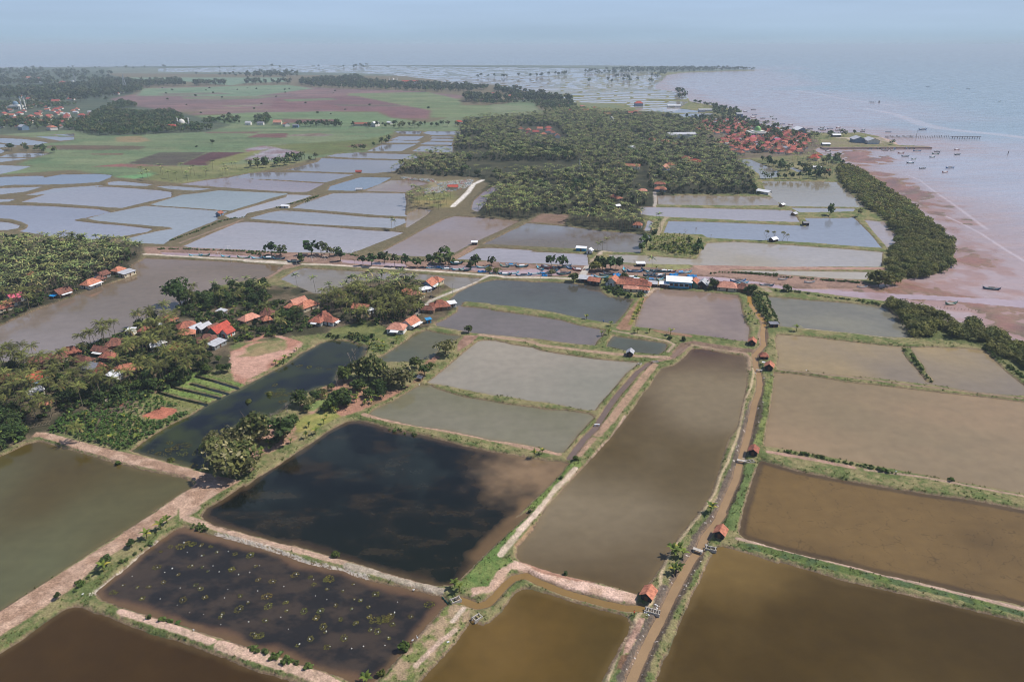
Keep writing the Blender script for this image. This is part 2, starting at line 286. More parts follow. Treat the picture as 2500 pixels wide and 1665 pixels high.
 ('D4 420 905 450 905 530 940 500 945', (140,148,160), (130,138,150), 50, .5),
 ('C3 1960 472 2355 481 C4 340 476 1090 488 1075 530 1050 550 800 541 550 521 200 496', (150,146,140), (140,132,118), 40, .7),
 ('D2 1860 1250 1880 1180 1960 1110 2060 1055 2130 1058 2000 1120 1960 1200 1900 1270', (120,120,132), (104,92,80), 30, .8),
 ('D2 1340 1285 1420 1250 1520 1255 1480 1300 1400 1350 1320 1400', (130,130,136), (120,110,100), 30, .8),
 ('D3 1500 480 1600 465 1810 462 1810 492 1600 500', (146,156,172), (138,148,166), 50, .5),
 ('D3 1300 430 1480 415 1800 455 1500 460 1350 450', (146,156,172), (138,148,166), 50, .5),
]
ISLANDS = ['C4 1350 1110 1430 1110 1460 1170 1540 1260 1560 1320 1620 1380 1600 1395 1550 1385 1480 1290 1400 1210 1360 1150']
CANALS = [  # centre line, width m, colour
 ('C4 100 680 C3 2120 740 2160 800 2240 900 2225 1000 2235 1090 2160 1170 2170 1260 2195 1330 B3 2205 200 2190 280 2160 360 2130 500 2105 620 2070 740 2040 840 2010 970 1940 1130 1870 1290 A3 1900 30 1830 130 1750 230 1710 330 1650 400 1570 540 1500 670 1440 790 1380 920 1320 1030 1270 1130 1220 1240 1160 1380 1100 1550 900 2300', 1.7, (140,118,92)),
 ('A2 1750 735 1900 790 1990 770 2060 700 2130 620 2200 560 2300 540 A3 400 600 600 680 900 765 1100 808 1230 812', 1.6, (124,102,68)),
 ('B3 1290 28 1190 105 1110 200 1040 280 970 370 900 480 850 560 760 650 690 740 640 805', 1.6, (108,96,92)),
 ('C3 1490 1185 1540 1130 1600 1090', 1.6, (120,104,96)),
]
DITCH = ['B1 1300 265 1450 310 1690 365', 'B1 1400 220 1600 265 1800 312', 'B1 1570 195 1700 232 1865 275', 'B1 1610 135 1750 170 1945 230']
CREEK = ['C1 1320 325 1700 335 2355 370 C2 0 385 C1 2000 372 1340 345', 'C2 780 385 1000 400 1300 420 1330 445 1100 435 800 412',
 'C2 1500 430 2000 440 C3 100 480 330 460 560 470 560 515 300 520 100 515 C2 1900 480 1500 460', 'C3 1640 520 1900 532 2355 592 C4 90 558 350 598 500 625 800 643 1200 662 1700 688 2355 722 3000 760 3000 800 2355 778 1700 718 1300 702 900 684 600 652 300 617 C3 2200 585 1900 575 1680 545']
LANDP = 'S -1600 166 0 166 600 161 1250 160 1500 161 1700 164 D3 2168 105 2160 112 1900 118 1560 130 1440 150 1400 195 1345 225 1335 262 1500 285 1600 310 1630 365 1800 395 1900 420 2030 430 2050 500 2120 530 2200 560 2300 578 D4 270 575 400 592 600 622 900 625 1000 620 1150 650 1290 690 1330 725 1585 734 1585 746 1000 746 660 746 640 765 700 805 860 830 870 885 1000 925 1110 1000 1250 1110 1400 1200 1500 1290 1640 1400 C4 1640 110 1750 240 1790 320 1770 430 1680 490 1560 522 1300 560 1100 600 960 625 500 625 500 632 900 690 1240 730 1340 790 1600 840 1720 900 1880 905 2100 980 2355 1100 S 2620 920 3400 1300 4200 2600 -3200 2600'
MUDP = 'D4 655 765 760 752 1000 755 1200 790 1270 850 1150 880 1040 898 1100 940 1300 950 1400 1000 1500 1110 1620 1190 1850 1310 2000 1413 C4 1850 100 2000 230 2080 330 2000 430 1800 440 1850 600 2300 700 2500 800 2600 1500 2300 1100 1900 905 1200 730 960 625 1560 522 1790 320 1640 110 D4 1500 1290 1250 1110 1000 925 870 860 700 805'
FARP = 'D1 1300 96 D3 -1500 68 0 85 700 92 900 100 1300 125 1430 160 1340 240 1340 262 1500 285 1600 312 1620 365 1500 450 1200 440 1100 385 700 375 560 330 400 325 200 260 0 250 D2 2200 230 1750 225 1500 180 1200 150 900 130 400 126 0 124 D1 1300 122'
# ------------------------------------------------------------------ soil, fields and tracks: polygon, colour, colour, patch size m, feather m
G1, G2 = (86,102,50), (130,122,80)
FIELDS = [
 ('S -1600 158 0 158 600 157 2000 157 2000 168 1500 180 1200 190 900 186 300 180 0 172 -1600 176', (70,88,80), (116,126,112), 300, 30),
 ('D1 -900 90 900 92 900 240 -900 240', (74,92,76), (96,108,92), 160, 30),
 ('D1 0 640 600 600 1700 560 1800 480 2355 400 D2 1500 540 2355 330 D3 400 470 0 500 D2 1750 560 1800 620 1240 610 1000 780 600 830 0 960 D1 2000 960 1500 1040 1200 1000 950 990 600 930 0 970 200 860 400 800 300 720 600 690', (92,118,82), (116,128,92), 40, 8),
 ('D1 1300 250 2355 235 D2 700 260 1400 280 1800 320 1500 440 600 450 0 460 D1 1500 480 1700 450 1000 450 900 370 760 360 1100 310', (136,104,102), (112,92,94), 90, 12),
 ('D1 1180 260 2355 230 D2 560 260 100 320 D1 2200 330 1500 320 1120 320', (96,128,96), (120,138,110), 80, 12),
 ('D1 870 170 2355 170 D2 300 180 350 205 0 215 D1 1900 235 1500 200 900 190', (104,134,110), (116,140,116), 120, 20),
 ('D2 850 300 1500 290 1750 350 1780 400 2355 400 2355 490 1500 500 1510 440 1100 410 800 370', (124,130,92), (100,122,80), 60, 12),
 ('D2 250 340 900 320 1300 400 1520 440 1500 510 1200 500 1100 450 600 430 200 420', (110,82,88), (128,92,92), 60, 10),
 ('D1 1500 330 2355 318 D2 200 330 100 345 D1 1800 352 1500 345', (124,118,98), (104,116,88), 60, 10),
 ('D1 1800 400 2355 390 D2 150 392 100 404 D1 1900 415', (140,122,112), (112,118,90), 50, 8),
 ('D2 300 350 700 340 760 352 350 370', (100,118,86), (120,120,96), 50, 8),
 ('D1 1300 300 1800 292 1900 306 1350 318', (96,112,86), (118,108,98), 50, 8),
 ('D1 1400 432 2100 425 2300 440 1500 452', (150,128,112), (118,98,92), 50, 6),
 ('D2 700 390 1250 395 1300 410 800 408', (92,72,80), (110,104,86), 50, 6),
 ('D2 0 460 1080 455 1180 500 1330 520 800 560 500 500 0 490', (96,124,84), (112,132,92), 60, 6),
 ('D1 1500 490 2355 460 2355 500 1640 500', (100,126,84), (114,134,90), 60, 6),
 ('D2 300 510 750 515 750 535 320 545', (112,84,80), (124,94,86), 40, 5),
 ('D1 1480 890 1560 850 1720 785 2050 785 1850 850 1700 895', (84,58,64), (96,66,68), 20, 4),
 ('D1 1040 880 1300 790 1500 785 1700 785 1560 850 1450 895', (92,92,74), (80,72,68), 20, 4),
 ('D1 740 905 1000 880 1500 900 1480 930 1250 925 1000 905', (128,84,78), (112,84,78), 20, 4),
 ('D1 220 735 600 725 1200 735 1150 765 500 765', (112,88,76), (100,96,74), 30, 6),
 ('D1 740 798 1020 795 1000 808 760 806', (118,86,76), (110,96,74), 20, 3),
 ('D1 950 660 1150 650 1240 690 1120 705 960 700', (128,120,76), (150,130,100), 20, 6),
 ('D1 2020 665 2120 635 2355 628 2355 665', (116,78,76), (108,80,76), 20, 3),
 ('D2 20 665 100 635 350 632 330 665', (116,78,76), (108,80,76), 20, 3),
 ('D1 1680 618 2150 616 2100 630 1700 630', (120,88,80), (110,92,80), 20, 3),
 ('D2 330 655 380 640 600 628 720 640 650 655', (150,152,146), (118,100,88), 12, 4),
 ('D1 1990 850 2150 740 2355 715 2355 850', (122,70,70), (150,150,162), 14, 4),
 ('D2 0 850 0 760 150 730 620 745 560 775 400 800 200 850', (122,70,70), (150,150,162), 14, 4),
 ('D1 1720 860 2040 780 2200 760 1990 850 1700 920', (128,128,78), (118,124,70), 20, 8),
 ('D1 950 990 1300 950 1250 985 1100 1005', (92,136,88), (100,140,90), 20, 6),
 ('D1 1100 900 1700 900 2355 860 D2 500 860 0 965 D1 2000 960 1500 1040 1200 1010 1280 960', (118,118,76), (98,104,62), 25, 8),
 ('D2 150 730 1000 680 1240 620 1000 770 700 800 600 810', (112,116,70), (96,108,62), 25, 8),
 ('D2 820 740 930 715 1000 720 930 745', (112,78,70), (120,100,80), 12, 4),
 ('D2 1720 770 1990 772 1985 815 1720 805', (104,124,72), (112,130,76), 12, 5),
 ('D2 2100 870 2355 865 D3 400 868 710 880 710 920 400 925 0 920', (118,128,78), (128,126,90), 20, 5),
 ('D3 -200 920 300 925 300 965 -200 970', (136,116,104), (128,112,96), 10, 5),
 ('D3 0 390 330 395 430 450 400 490 0 500', (108,128,90), (124,130,100), 30, 8),
 ('D3 690 375 1000 390 1100 420 800 420', (124,128,94), (110,122,86), 40, 12),
 ('D3 400 1290 650 1300 600 1385 310 1360', (122,98,84), (112,92,76), 10, 3),
 ('D2 1380 1150 1700 1100 1750 1200 1690 1240 1600 1240 1380 1220', (128,116,72), (104,106,60), 14, 8),
 ('D2 1500 1020 1880 1010 1850 1060 1680 1110 1480 1120', (136,124,96), (110,110,72), 8, 6),
 ('D4 700 680 900 670 1000 700 1250 700 1230 730 700 735', (124,122,78), (134,124,96), 20, 6),
 ('D4 800 665 900 665 960 695 1200 710 1180 690 1300 720 1280 700 1180 660 1000 680', (176,158,142), (150,140,116), 20, 4),
 ('D4 740 815 840 825 870 870 780 880', (84,108,66), (92,112,70), 20, 5),
 ('D4 0 810 700 800 860 900 830 1010 330 990 200 1000 180 960', (92,98,60), (112,108,72), 15, 8),
 ('D4 420 880 500 880 600 935 560 945', (132,126,88), (112,110,72), 8, 3),
 # village ground
 ('C1 -500 300 1180 250 1130 500 600 690 0 930 -500 1080', (56,56,40), (84,76,60), 9, 4),
 ('C1 0 1240 600 1120 1380 820 2000 580 C2 400 620 1300 550 1700 600 1500 740 1750 780 1500 950 1100 1000 650 1000 C1 1900 1080 1900 1250 B1 1500 200 1200 300 800 600 400 600 0 760 0 0', (60,60,42), (98,86,68), 8, 3),
 ('D2 1780 500 D3 400 470 1000 440 1450 460 1700 560 1900 700 2100 920 2200 1130 1500 1130 1250 1290 C3 1290 180 700 125 600 95 D3 640 1290 410 1285 300 1340 0 1320 D2 1900 1300 1850 1200 1990 1050 1900 990 1250 960 1700 790', (46,50,36), (66,66,48), 14, 6),
 ('D3 1500 500 2050 480 2355 560 D4 600 620 700 740 700 800 D3 2000 840 1800 720', (126,104,92), (98,94,72), 14, 6),
 ('D1 -300 640 0 640 600 600 800 650 1700 620 1900 560 1650 500 1450 450 1150 410 900 350 1100 300 1200 200 800 130 -300 100', (66,84,68), (86,96,76), 60, 10),
 ('C4 1080 600 1250 700 1440 1020 2030 1110 2355 1400 2700 1400 2355 1100 1880 905 1600 840 1340 790', (82,90,50), (96,100,60), 10, 5),
 ('D4 820 900 1000 920 1500 1290 C4 1640 110 1790 330 1680 490 1250 460 1230 60 D4 1050 1230 830 1020', (72,76,48), (84,84,52), 10, 5),
 # creek mud
 ('C1 1180 285 1500 288 1800 300 2355 325 C2 400 335 850 345 1100 370 1500 395 1800 415 C3 0 400 300 425 750 440 790 440 1050 420 1150 435 1600 458 1700 440 1960 468 C4 180 500 550 530 1000 560 1100 600 960 625 500 640 300 625 C3 2100 600 1600 560 1400 570 1200 520 900 520 760 520 700 530 100 528 C2 1960 500 1400 478 900 455 C1 2355 400 1700 365 1200 345', (140,112,98), (122,98,86), 8, 1.5),
 ('C3 1050 425 1200 425 1620 436 1640 462 1500 480 1300 455 1100 440', (128,128,80), (116,104,80), 7, 2),
 ('C3 1640 436 2355 440 C4 600 450 1200 456 1230 475 340 474 C3 1950 470 1800 490 1700 470', (142,110,98), (156,124,108), 6, 1.),
 # near soil
 ('A1 1470 0 1460 50 1290 150 1130 250 900 400 740 520 620 640 330 840 0 1060 -600 1450 -600 1230 -300 1010 0 845 320 645 640 445 900 285 1150 105 1300 15 B1 1250 1275 1420 1155 1590 1045 1620 1010 1560 975 1350 920 1130 875 930 825 700 755 560 715 430 668 330 640 260 640 300 600 380 600 900 740 1300 830 1700 940 1980 1000 1750 1130 1560 1260 1480 1330', (174,144,122), (150,120,98), 2.5, .5),
 ('C2 0 1070 150 1010 300 1020 480 1075 430 1130 330 1200 200 1290 0 1390 B1 2150 140 2000 200 1920 170 1890 60 1900 0 C1 1890 1240 1900 1150 2100 1060 2230 1015 2355 1060', (178,138,120), (158,112,92), 8, 1.2),
 ('C2 0 1120 80 1080 250 1060 330 1070 250 1100 100 1150 0 1160', (106,110,66), (124,118,76), 5, 1.2),
 ('C1 1950 1190 2100 1120 2355 1060 2355 1130 2100 1190', (116,116,72), (140,122,86), 5, 1.2),
 ('B1 1170 465 1330 390 1455 408 1450 440 1330 498 1200 488', (168,100,76), (158,94,70), 4, .5),
 ('B1 840 400 960 340 1040 330 1000 380 880 410', (140,84,66), (124,84,64), 4, 1),
 ('B1 1200 320 1420 210 1600 105 2005 210 1900 275 1640 405 1560 395 1400 370', (112,128,62), (98,122,56), 4, .8),
 ('B1 1200 330 1300 270 1420 290 1560 330 1660 375 1620 400 1450 390', (118,122,66), (110,112,62), 4, .8),
 ('B2 700 170 900 165 950 230 1150 260 1300 245 1330 210 1350 225 1200 310 1050 380 900 440 760 480 720 340 560 300', (154,112,90), (120,96,70), 4, 1.),
 ('B2 150 520 260 470 400 480 450 370 660 290 720 330 600 400 560 470 400 600 460 650 300 720 100 830 0 850 B1 2100 900 1980 950 2000 800', (156,120,100), (112,104,66), 4, 1.2),
 ('B2 400 520 470 470 700 420 780 470 600 560 450 600 420 590', (126,128,62), (142,134,70), 4, 1),
 ('B2 510 360 650 330 660 350 560 430 520 430', (104,122,66), (110,124,66), 3, .7),
 ('C2 1740 1085 1800 1015 1920 1012 1850 1080 1740 1150', (150,118,100), (130,100,84), 3, .5),
 ('C2 1400 1360 1450 1260 1540 1180 1600 1190 1500 1300 1440 1400 B2 1350 210', (150,108,88), (116,96,66), 3, 1),
 ('C2 700 960 1000 900 1150 950 1160 1000 1100 1050 900 1050 640 1040', (104,108,60), (84,94,52), 6, 1.5),
 ('C3 1022 955 1100 850 1220 702 1290 692 1190 850 1140 970 1060 975', (146,114,92), (128,98,76), 4, .6),
 ('C3 1220 700 1250 700 1150 930 1120 930', (128,120,50), (110,112,50), 2, .5),
 ('C3 1280 960 1500 990 1650 1015 1640 1030 1400 1000', (140,106,84), (124,100,74), 3, .6),
 ('C3 1480 1150 1550 1080 1650 1060 2050 1120 2160 1130 2200 1090 2180 1150 2050 1160 1640 1085 1560 1170 1500 1200', (126,102,86), (108,88,72), 2, .6),
 ('A3 170 425 350 472 600 550 800 605 1200 702 1190 780 1000 750 600 650 300 520 160 500 60 650 -40 690 A2 1860 720 1850 650 1960 640 2100 470 2200 440', (196,164,146), (170,140,118), 3, .6),
 ('A3 230 400 350 462 700 565 900 605 700 600 400 530 230 430', (158,118,96), (150,112,92), 2, .5),
 ('A3 1190 905 1260 900 1220 1020 1130 1180 1080 1205 1100 1100', (176,142,122), (150,118,100), 2, .4),
 ('A3 1060 1210 1140 1195 1080 1330 1015 1330', (112,84,62), (96,74,56), 1.5, .4),
 ('A3 1040 1310 980 1413 1040 1413 1060 1330', (84,98,52), (76,88,48), 2, .4),
 ('A2 1130 1413 1400 1050 1600 830 1760 760 1850 790 1840 880 1700 1080 1500 1280 1350 1413', (104,112,58), (150,128,100), 1.6, .4),
 ('A2 1690 600 1800 560 2100 250 2300 50 2355 60 2200 300 2080 430 2160 400 2200 440 2060 520 1990 640 1830 660', (84,108,50), (104,118,60), 2, .5),
 ('B3 640 850 730 840 740 880 640 900 530 1030 520 1100 230 1413 90 1413 330 1180', (88,112,50), (104,120,58), 2, .5),
 ('B3 2230 230 2310 120 2300 230 2220 700 2140 700 2190 480', (112,122,62), (84,96,50), 2, .5),
 ('B3 2090 860 2180 860 2100 1130 2000 1413 1860 1413 2000 1130', (96,112,60), (80,98,52), 2, .5),
 ('A4 0 285 200 300 600 400 1500 630 2355 850 2355 890 1500 680 600 470 0 310', (70,88,54), (84,100,48), 2.5, .4),
]
TRACKS = [  # centre line, width m, colour, roughness of edge
 ('C1 1190 345 1500 365 2000 395 2355 413 C2 0 402 330 425 700 435 1200 465 1600 490 2000 520 2100 528 C3 100 535 500 540 680 545 770 545', 2.6, (190,178,164)),
 ('C2 2000 522 1850 588 1700 655 1530 725 1440 800 1400 850', 2.2, (186,176,166)),
 ('C3 800 440 760 480 735 520 740 545', 3.0, (170,160,154)),
 ('C3 890 325 880 350 820 400 800 440', 2.0, (150,130,112)),
 ('C3 890 345 900 325 960 322 1200 330', 2.4, (176,160,144)),
 ('C3 1290 680 1370 615 1450 605 1400 590 1340 590', 3.2, (164,140,124)),
 ('D2 1945 1015 1870 1050 1830 1110 1770 1170 1700 1232', 4.0, (214,208,202)),
 ('D3 1340 1110 1345 1200 1335 1240', 2.5, (170,160,150)),
 ('C3 1440 40 1400 90 1380 150 1365 185', 3., (156,140,116)),
 ('B1 880 340 1000 290 1100 262', 2.2, (176,160,150)),
 ('C3 2150 1180 2150 1300 B3 2150 120 2130 230 2080 330 2050 480 2020 640 1960 780 1940 850 1880 950 1840 1080 1770 1200 1680 1320 A3 1720 20 1600 190 1500 310 1440 410 1390 540 1385 680 1320 770 1210 870 1160 960 1050 1150 950 1413', .8, (178,156,124)),
 ('B3 1990 880 1920 990 1900 1080 1820 1180', .6, (170,148,118)),
 ('A1 1000 845 1400 970 1740 1090', 1.9, (192,158,142)),
 ('A1 1820 1120 2100 1210 2355 1290 A2 400 1300 620 1390 800 1500', 2.8, (190,156,138)),
 ('A1 1530 80 1700 130 2000 230 2355 320 A2 400 335 800 440', 2.0, (176,144,126)),
 ('A2 840 470 1100 530 1300 590 1600 680', 2.2, (160,146,132)),
 ('A1 1560 40 1620 0', 1.8, (176,144,126)),
 ('A3 70 380 150 290 250 170 330 80 400 0', 1.7, (196,172,154)),
 ('B3 230 1400 400 1230 530 1060 620 980 690 900', 1.5, (196,172,154)),
 ('A3 210 300 340 160 500 10 B3 560 1110 760 880', 1.5, (150,118,88)),
 ('B3 1335 45 1150 280 980 500 870 620', 2.9, (160,126,106)),
 ('B3 830 660 720 785', 2.0, (168,132,112)),
 ('B3 1100 465 1000 620 920 700 780 860', 1.1, (186,156,142)),
 ('B2 970 455 1200 510 1500 560 1900 635 2355 735 B3 300 725 550 780', 1.8, (170,134,116)),
 ('B4 250 762 600 822 950 890', 1.6, (166,128,116)),
 ('B4 1050 908 1500 965 2355 1130 3400 1330', 1., (158,130,114)),
 ('A4 0 248 400 345 900 470 1500 620 2355 830 3400 1090', 1.1, (176,146,132)),
 ('B4 340 85 900 145 1400 210 1700 243 2355 325', 1.4, (132,108,92)),
 ('C4 560 960 900 990 1300 1045', .9, (160,142,124)),
 ('C2 1930 1010 2355 1068 C3 400 1095 800 1145 1200 1185 1450 1195', 2.4, (162,132,112)),
 ('C2 1520 945 1800 985 2355 1050', 1.0, (140,124,96)),
 ('C3 1000 980 1200 1012 1440 1060 1500 1090 1450 1150', 1.4, (158,136,116)),
 ('C3 1300 1240 1500 1190 1600 1110 1660 1095 1900 1140 2070 1160 2110 1190 2120 1300', 1.6, (150,124,104)),
 ('C2 1690 385 1800 330 1880 275', 4.5, (140,112,94)),
 ('C1 1480 255 1700 170 2000 60', 2.0, (136,112,98)),
 ('C2 150 540 260 470 400 435', 7.0, (140,112,98)),
 ('C2 300 270 420 440', .1, (140,112,98)),
 ('B4 110 400 60 650 30 750 -20 850', .1, (120,100,90)),
 ('A2 1720 1000 1560 1130 1400 1290', 1.1, (186,158,142)),
 ('A2 1700 930 1790 820', 1.0, (196,176,160)),
 ('C3 2240 860 2215 950 2190 1010 2210 1090', 1., (130,104,90)),
 ('C4 215 620 260 650', 3., (150,132,112)),
 ('D4 640 765 1000 745 1585 741', 3.5, (112,92,90)),
 ('D4 820 668 900 665 960 695', 5, (180,164,148)),
 ('D4 1180 655 1250 690 1330 725', 5, (180,150,140)),
]
LITTER = [('B3 2150 350 2090 560 2030 760 2000 900 1930 1040 1880 1180 1830 1290', 2.6, (90,78,72)), ('A3 1840 60 1700 230 1570 480 1500 600', 2.4, (92,79,72)),
 ('A3 1420 660 1340 880 1250 1060 1140 1300 1080 1413', 2.3, (94,82,76)),
 ('B3 2215 150 2190 480 2120 690', 2.2, (72,62,54)), ('A3 1720 380 1600 580 1480 830 1400 980 1300 1180 1220 1413', 1.9, (82,70,62)), ('B3 2060 950 1990 1130 1900 1300', 1.2, (64,54,46)),
 ('C4 100 740 160 850 235 960 240 1030 210 1120 180 1180', 1.4, (112,88,74)), ('C3 1280 1240 1500 1200', 1.5, (130,104,86))]
# ------------------------------------------------------------------ one ground sheet: a fan, finer near the drone, out to the horizon
rows = []; y = 117.5
while y < 1900: rows.append(y); y += 0.55 if y < 330 else (0.95 if y < 700 else (1.6 if y < 1680 else 8))
rows = [115.7, 116.1, 116.7]+rows
cols = np.arange(-330, 2831, 2.5)
PY, PX = np.meshgrid(np.array(rows), cols, indexing='ij')
GX, GY = ground(PX.ravel(), PY.ravel()); NR, NC = PX.shape
SZ = (GY/FPX*2.6).clip(.15)                      # rough vertex spacing
nA = fbm(GX*.55, GY*.55, 3, 3)-.5; nB = fbm(GX*.07, GY*.07, 9, 3)-.5; nC = fbm(GX*2.1, GY*2.1, 5, 2)-.5
def near(P, m):
    a = P.min(0)-m; b = P.max(0)+m
    return np.nonzero((GX > a[0]) & (GX < b[0]) & (GY > a[1]) & (GY < b[1]))[0]
land = pw(LANDP); dsea = np.full(GX.shape, 400.0); k = near(land, 3000)
dsea = np.full(GX.shape, -3000.0); dsea[k] = -sdpoly(land, GX[k], GY[k])           # < 0 at sea
DW = np.minimum(1e9, dsea.copy()); WID = np.zeros(GX.shape, np.int16); water = []   # nearest water and which
jag = nA*1.1*np.clip(GY/400, .6, 1.6)+nC*.35
isl = [pw(s) for s in ISLANDS]
def carve(P, c1, c2, ps, pa, line=None, name='pond', js=1.0):
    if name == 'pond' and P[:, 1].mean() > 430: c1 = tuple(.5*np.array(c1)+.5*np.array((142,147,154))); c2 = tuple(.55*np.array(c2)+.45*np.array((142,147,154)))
    k = near(P, 8 if line is None else 10)
    if len(k) == 0: return
    d = sdpoly(P, GX[k], GY[k]) if line is None else sdline(P, line*K, GX[k], GY[k])
    d = d+jag[k]*js-((.45*sstep(380, 520, GY[k])+.0016*np.clip(GY[k]-450, 0, 900)) if name == 'pond' else 0)
    if line is None and name == 'pond':
        for q in isl: d = np.maximum(d, -sdpoly(q, GX[k], GY[k])+jag[k])
    water.append((name, k, d, c1, c2, ps*K, pa))
    m = d < DW[k]; DW[k[m]] = d[m]; WID[k[m]] = len(water)
for s, a, b, ps, pa in PONDS: carve(pw(s), a, b, ps, pa)
for s, w, c in CANALS: carve(pw(s), c, c, 10, .3, w, 'canal', .5)
for s in DITCH: carve(pw(s), (30,36,34), (46,56,40), 3, .6, 1.2, 'ditch', .3)
for s in CREEK: carve(pw(s), (150,140,150), (140,128,136), 20, .6, None, 'creek', 1.6)
# distant fish ponds: long narrow basins in rows
far = pw(FARP); k = near(far, 50); fd = sdpoly(far, GX[k], GY[k])
ang = R(-14); u = GX[k]*math.cos(ang)+GY[k]*math.sin(ang); v = -GX[k]*math.sin(ang)+GY[k]*math.cos(ang)
u = u+40*(fbm(u*.002, v*.002, 4, 2)-.5)*6; v = v+30*(fbm(u*.0015, v*.0015, 8, 2)-.5)*6
v = v/K; u = u/K; ci = np.floor(v/46); uu = u+ci*57.3; cj = np.floor(uu/150)
cd = np.minimum(np.minimum(v-ci*46, (ci+1)*46-v), np.minimum(uu-cj*150, (cj+1)*150-uu))
wd = 2.5+4.5*vnoise(ci*1.7+.5, cj*2.3+.5, 77)+np.where(vnoise(ci*3.1+.2, cj*1.9+.2, 5) < .1, 200, 0)
d = np.maximum(fd, (wd-cd)*K)
water.append(('distant_fish_pond', k, d, (176,182,194), (156,168,184), 120, .6)); m = d < DW[k]; DW[k[m]] = d[m]; WID[k[m]] = len(water)
# ---- heights
rise = 0.75*sstep(-.1, 1.5, DW)-0.7*sstep(0, 1.6, -DW)
Z = rise+np.where(DW > .5, nB*.5*sstep(.5, 4, DW)+nC*.16*(GY < 360)*sstep(.4, 1.5, DW), 0)
mud = pw(MUDP); k = near(mud, 120); md = sdpoly(mud, GX[k], GY[k])+nB[k]*60+(fbm(GX[k]*.02, GY[k]*.02, 21, 3)-.5)*70
MF = np.zeros(GX.shape); MF[k] = sstep(14, -30, md)
strk = fbm(GX*.012+GY*.01, GY*.05-GX*.05, 33, 4)-.5
sea = (dsea < 1.5) & (DW >= dsea-.01)
Z = np.where(dsea < 0.5, np.where(MF > 0, -.5+MF*(.555+.3*strk+.3*sstep(115, 20, -dsea+60*nB)), np.minimum(Z, -.25*sstep(0, 6, -dsea)-.02)), Z)
crk = [pw(s) for s in CREEK]
for P in crk:
    k = near(P, 5); d = sdpoly(P, GX[k], GY[k])+jag[k]*1.6; Z[k] = np.where(d < 1, np.minimum(Z[k], .25*d-.05), Z[k])
# ---- colours
def mixc(c, col, m): return c+(lin(col)[None, :]-c)*m[:, None]
gm = sstep(.35, .65, fbm(GX*.16, GY*.16, 12, 3)*.6+fbm(GX*.9, GY*.9, 14, 2)*.4)
C = lin(G2)[None, :]+(lin(G1)-lin(G2))[None, :]*gm[:, None]
C = C+(lin((98,88,68))[None, :]-C)*(sstep(380, 560, GY)*sstep(60, -40, GX-GY*.05)*.75+.15)[:, None]   # the western dikes are bare earth
pm = np.zeros(GX.shape)
for s, a, b, ps, fe in FIELDS:
    ps *= K; fe *= K
    P = pw(s); k = near(P, fe+1)
    if len(k) == 0: continue
    d = sdpoly(P, GX[k], GY[k])+(nA[k]+nC[k]*.5)*fe*1.2; m = sstep(fe*.5, -fe*.5, d)
    t = sstep(.36, .64, fbm(GX[k]/ps, GY[k]/ps, 40, 4))
    if GY[k].mean() > 950:                                                            # strip fields
        bl = np.abs((GY[k]/26+GX[k]*.004) % 1-.5) > .455; e = np.floor(GY[k]/26+GX[k]*.004); f = np.floor(GX[k]/110+e*.37); t = np.clip(t*.4+.6*vnoise(e*7.3+.5, f*5.1+.5, 3)*1.3, 0, 1)
    cc = lin(a)[None, :]+(lin(b)-lin(a))[None, :]*t[:, None]
    if GY[k].mean() > 950: cc = .8*cc*(1-.22*bl)[:, None]*(.86+.3*vnoise(e*3.3+.5, f*9.1+.5, 13)+.12*(fbm(GX[k]/160, GY[k]/14, 71, 3)-.5))[:, None]
    C[k] = C[k]+(cc-C[k])*m[:, None]
# straw and furrows on the dug band, furrows on the bare plots
for s, a, w, amt in [(FIELDS[57][0] if False else 'A1 1470 0 1460 50 740 520 0 1060 -600 1450 -600 1230 0 845 640 445 1300 15 B1 1590 1045 1350 920 430 668 260 640 380 600 1300 830 1980 1000 1560 1260', 62, .9, .5),
                     ('B1 1170 465 1330 390 1455 408 1450 440 1330 498 1200 488', -18, 1.6, .5), ('B1 2150 140 2000 200 1920 170 1890 60 2300 0 2300 60', -14, 2.4, .45), ('C2 1740 1085 1800 1015 1920 1012 1850 1080 1740 1150', 50, 1.5, .5)]:
    P = pw(s); k = near(P, 1); ins = sdpoly(P, GX[k], GY[k]) < 0; k = k[ins]
    q = (GX[k]*math.sin(R(a))-GY[k]*math.cos(R(a)))/w+.5*nA[k]; t = .5+.5*np.sin(q*6.283)
    t = t*.5+.5*vnoise(GX[k]*1.2+GY[k]*.3, GY[k]*2.4, 6)
    C[k] *= (1-amt*.5+amt*.8*t)[:, None]
for s, w, c in TRACKS:
    w *= K; P = pw(s); k = near(P, w+2)
    if len(k) == 0: continue
    d = sdline(P, w, GX[k], GY[k])+(nA[k]*.9+nC[k]*.5)*min(w, 2)*.5; C[k] = mixc(C[k], c, sstep(.3, -.3, d)*(.78+.5*nA[k]))
for s, w, c in LITTER:
    w *= K; P = pw(s); k = near(P, w+2); d = sdline(P, w, GX[k], GY[k])+nA[k]*1.2+nC[k]*.6
    C[k] = mixc(C[k], c, sstep(.4, -.3, d)*.9)*(1+.5*nC[k]*(d < .3))[:, None]; sp = (nC[k] > .32) & (d < 0); C[k[sp]] = lin((190,182,176))
# earth bank at the waterline, broken by grass
bank = sstep(.95, .25, DW+nC*.9)*(DW > -2); bk = fbm(GX*.12, GY*.12, 60, 3)
C = C+(((lin((138,112,88)) if True else 0)[None, :]*(.65+.7*bk[:, None]))-C)*(bank*.85*sstep(.3, .5, bk+.15))[:, None]
C *= (1-.5*sstep(.5, .05, DW+nC*.3)*(dsea > 2))[:, None]  # darker band at the waterline: wet earth plus painted shade of the undercut bank
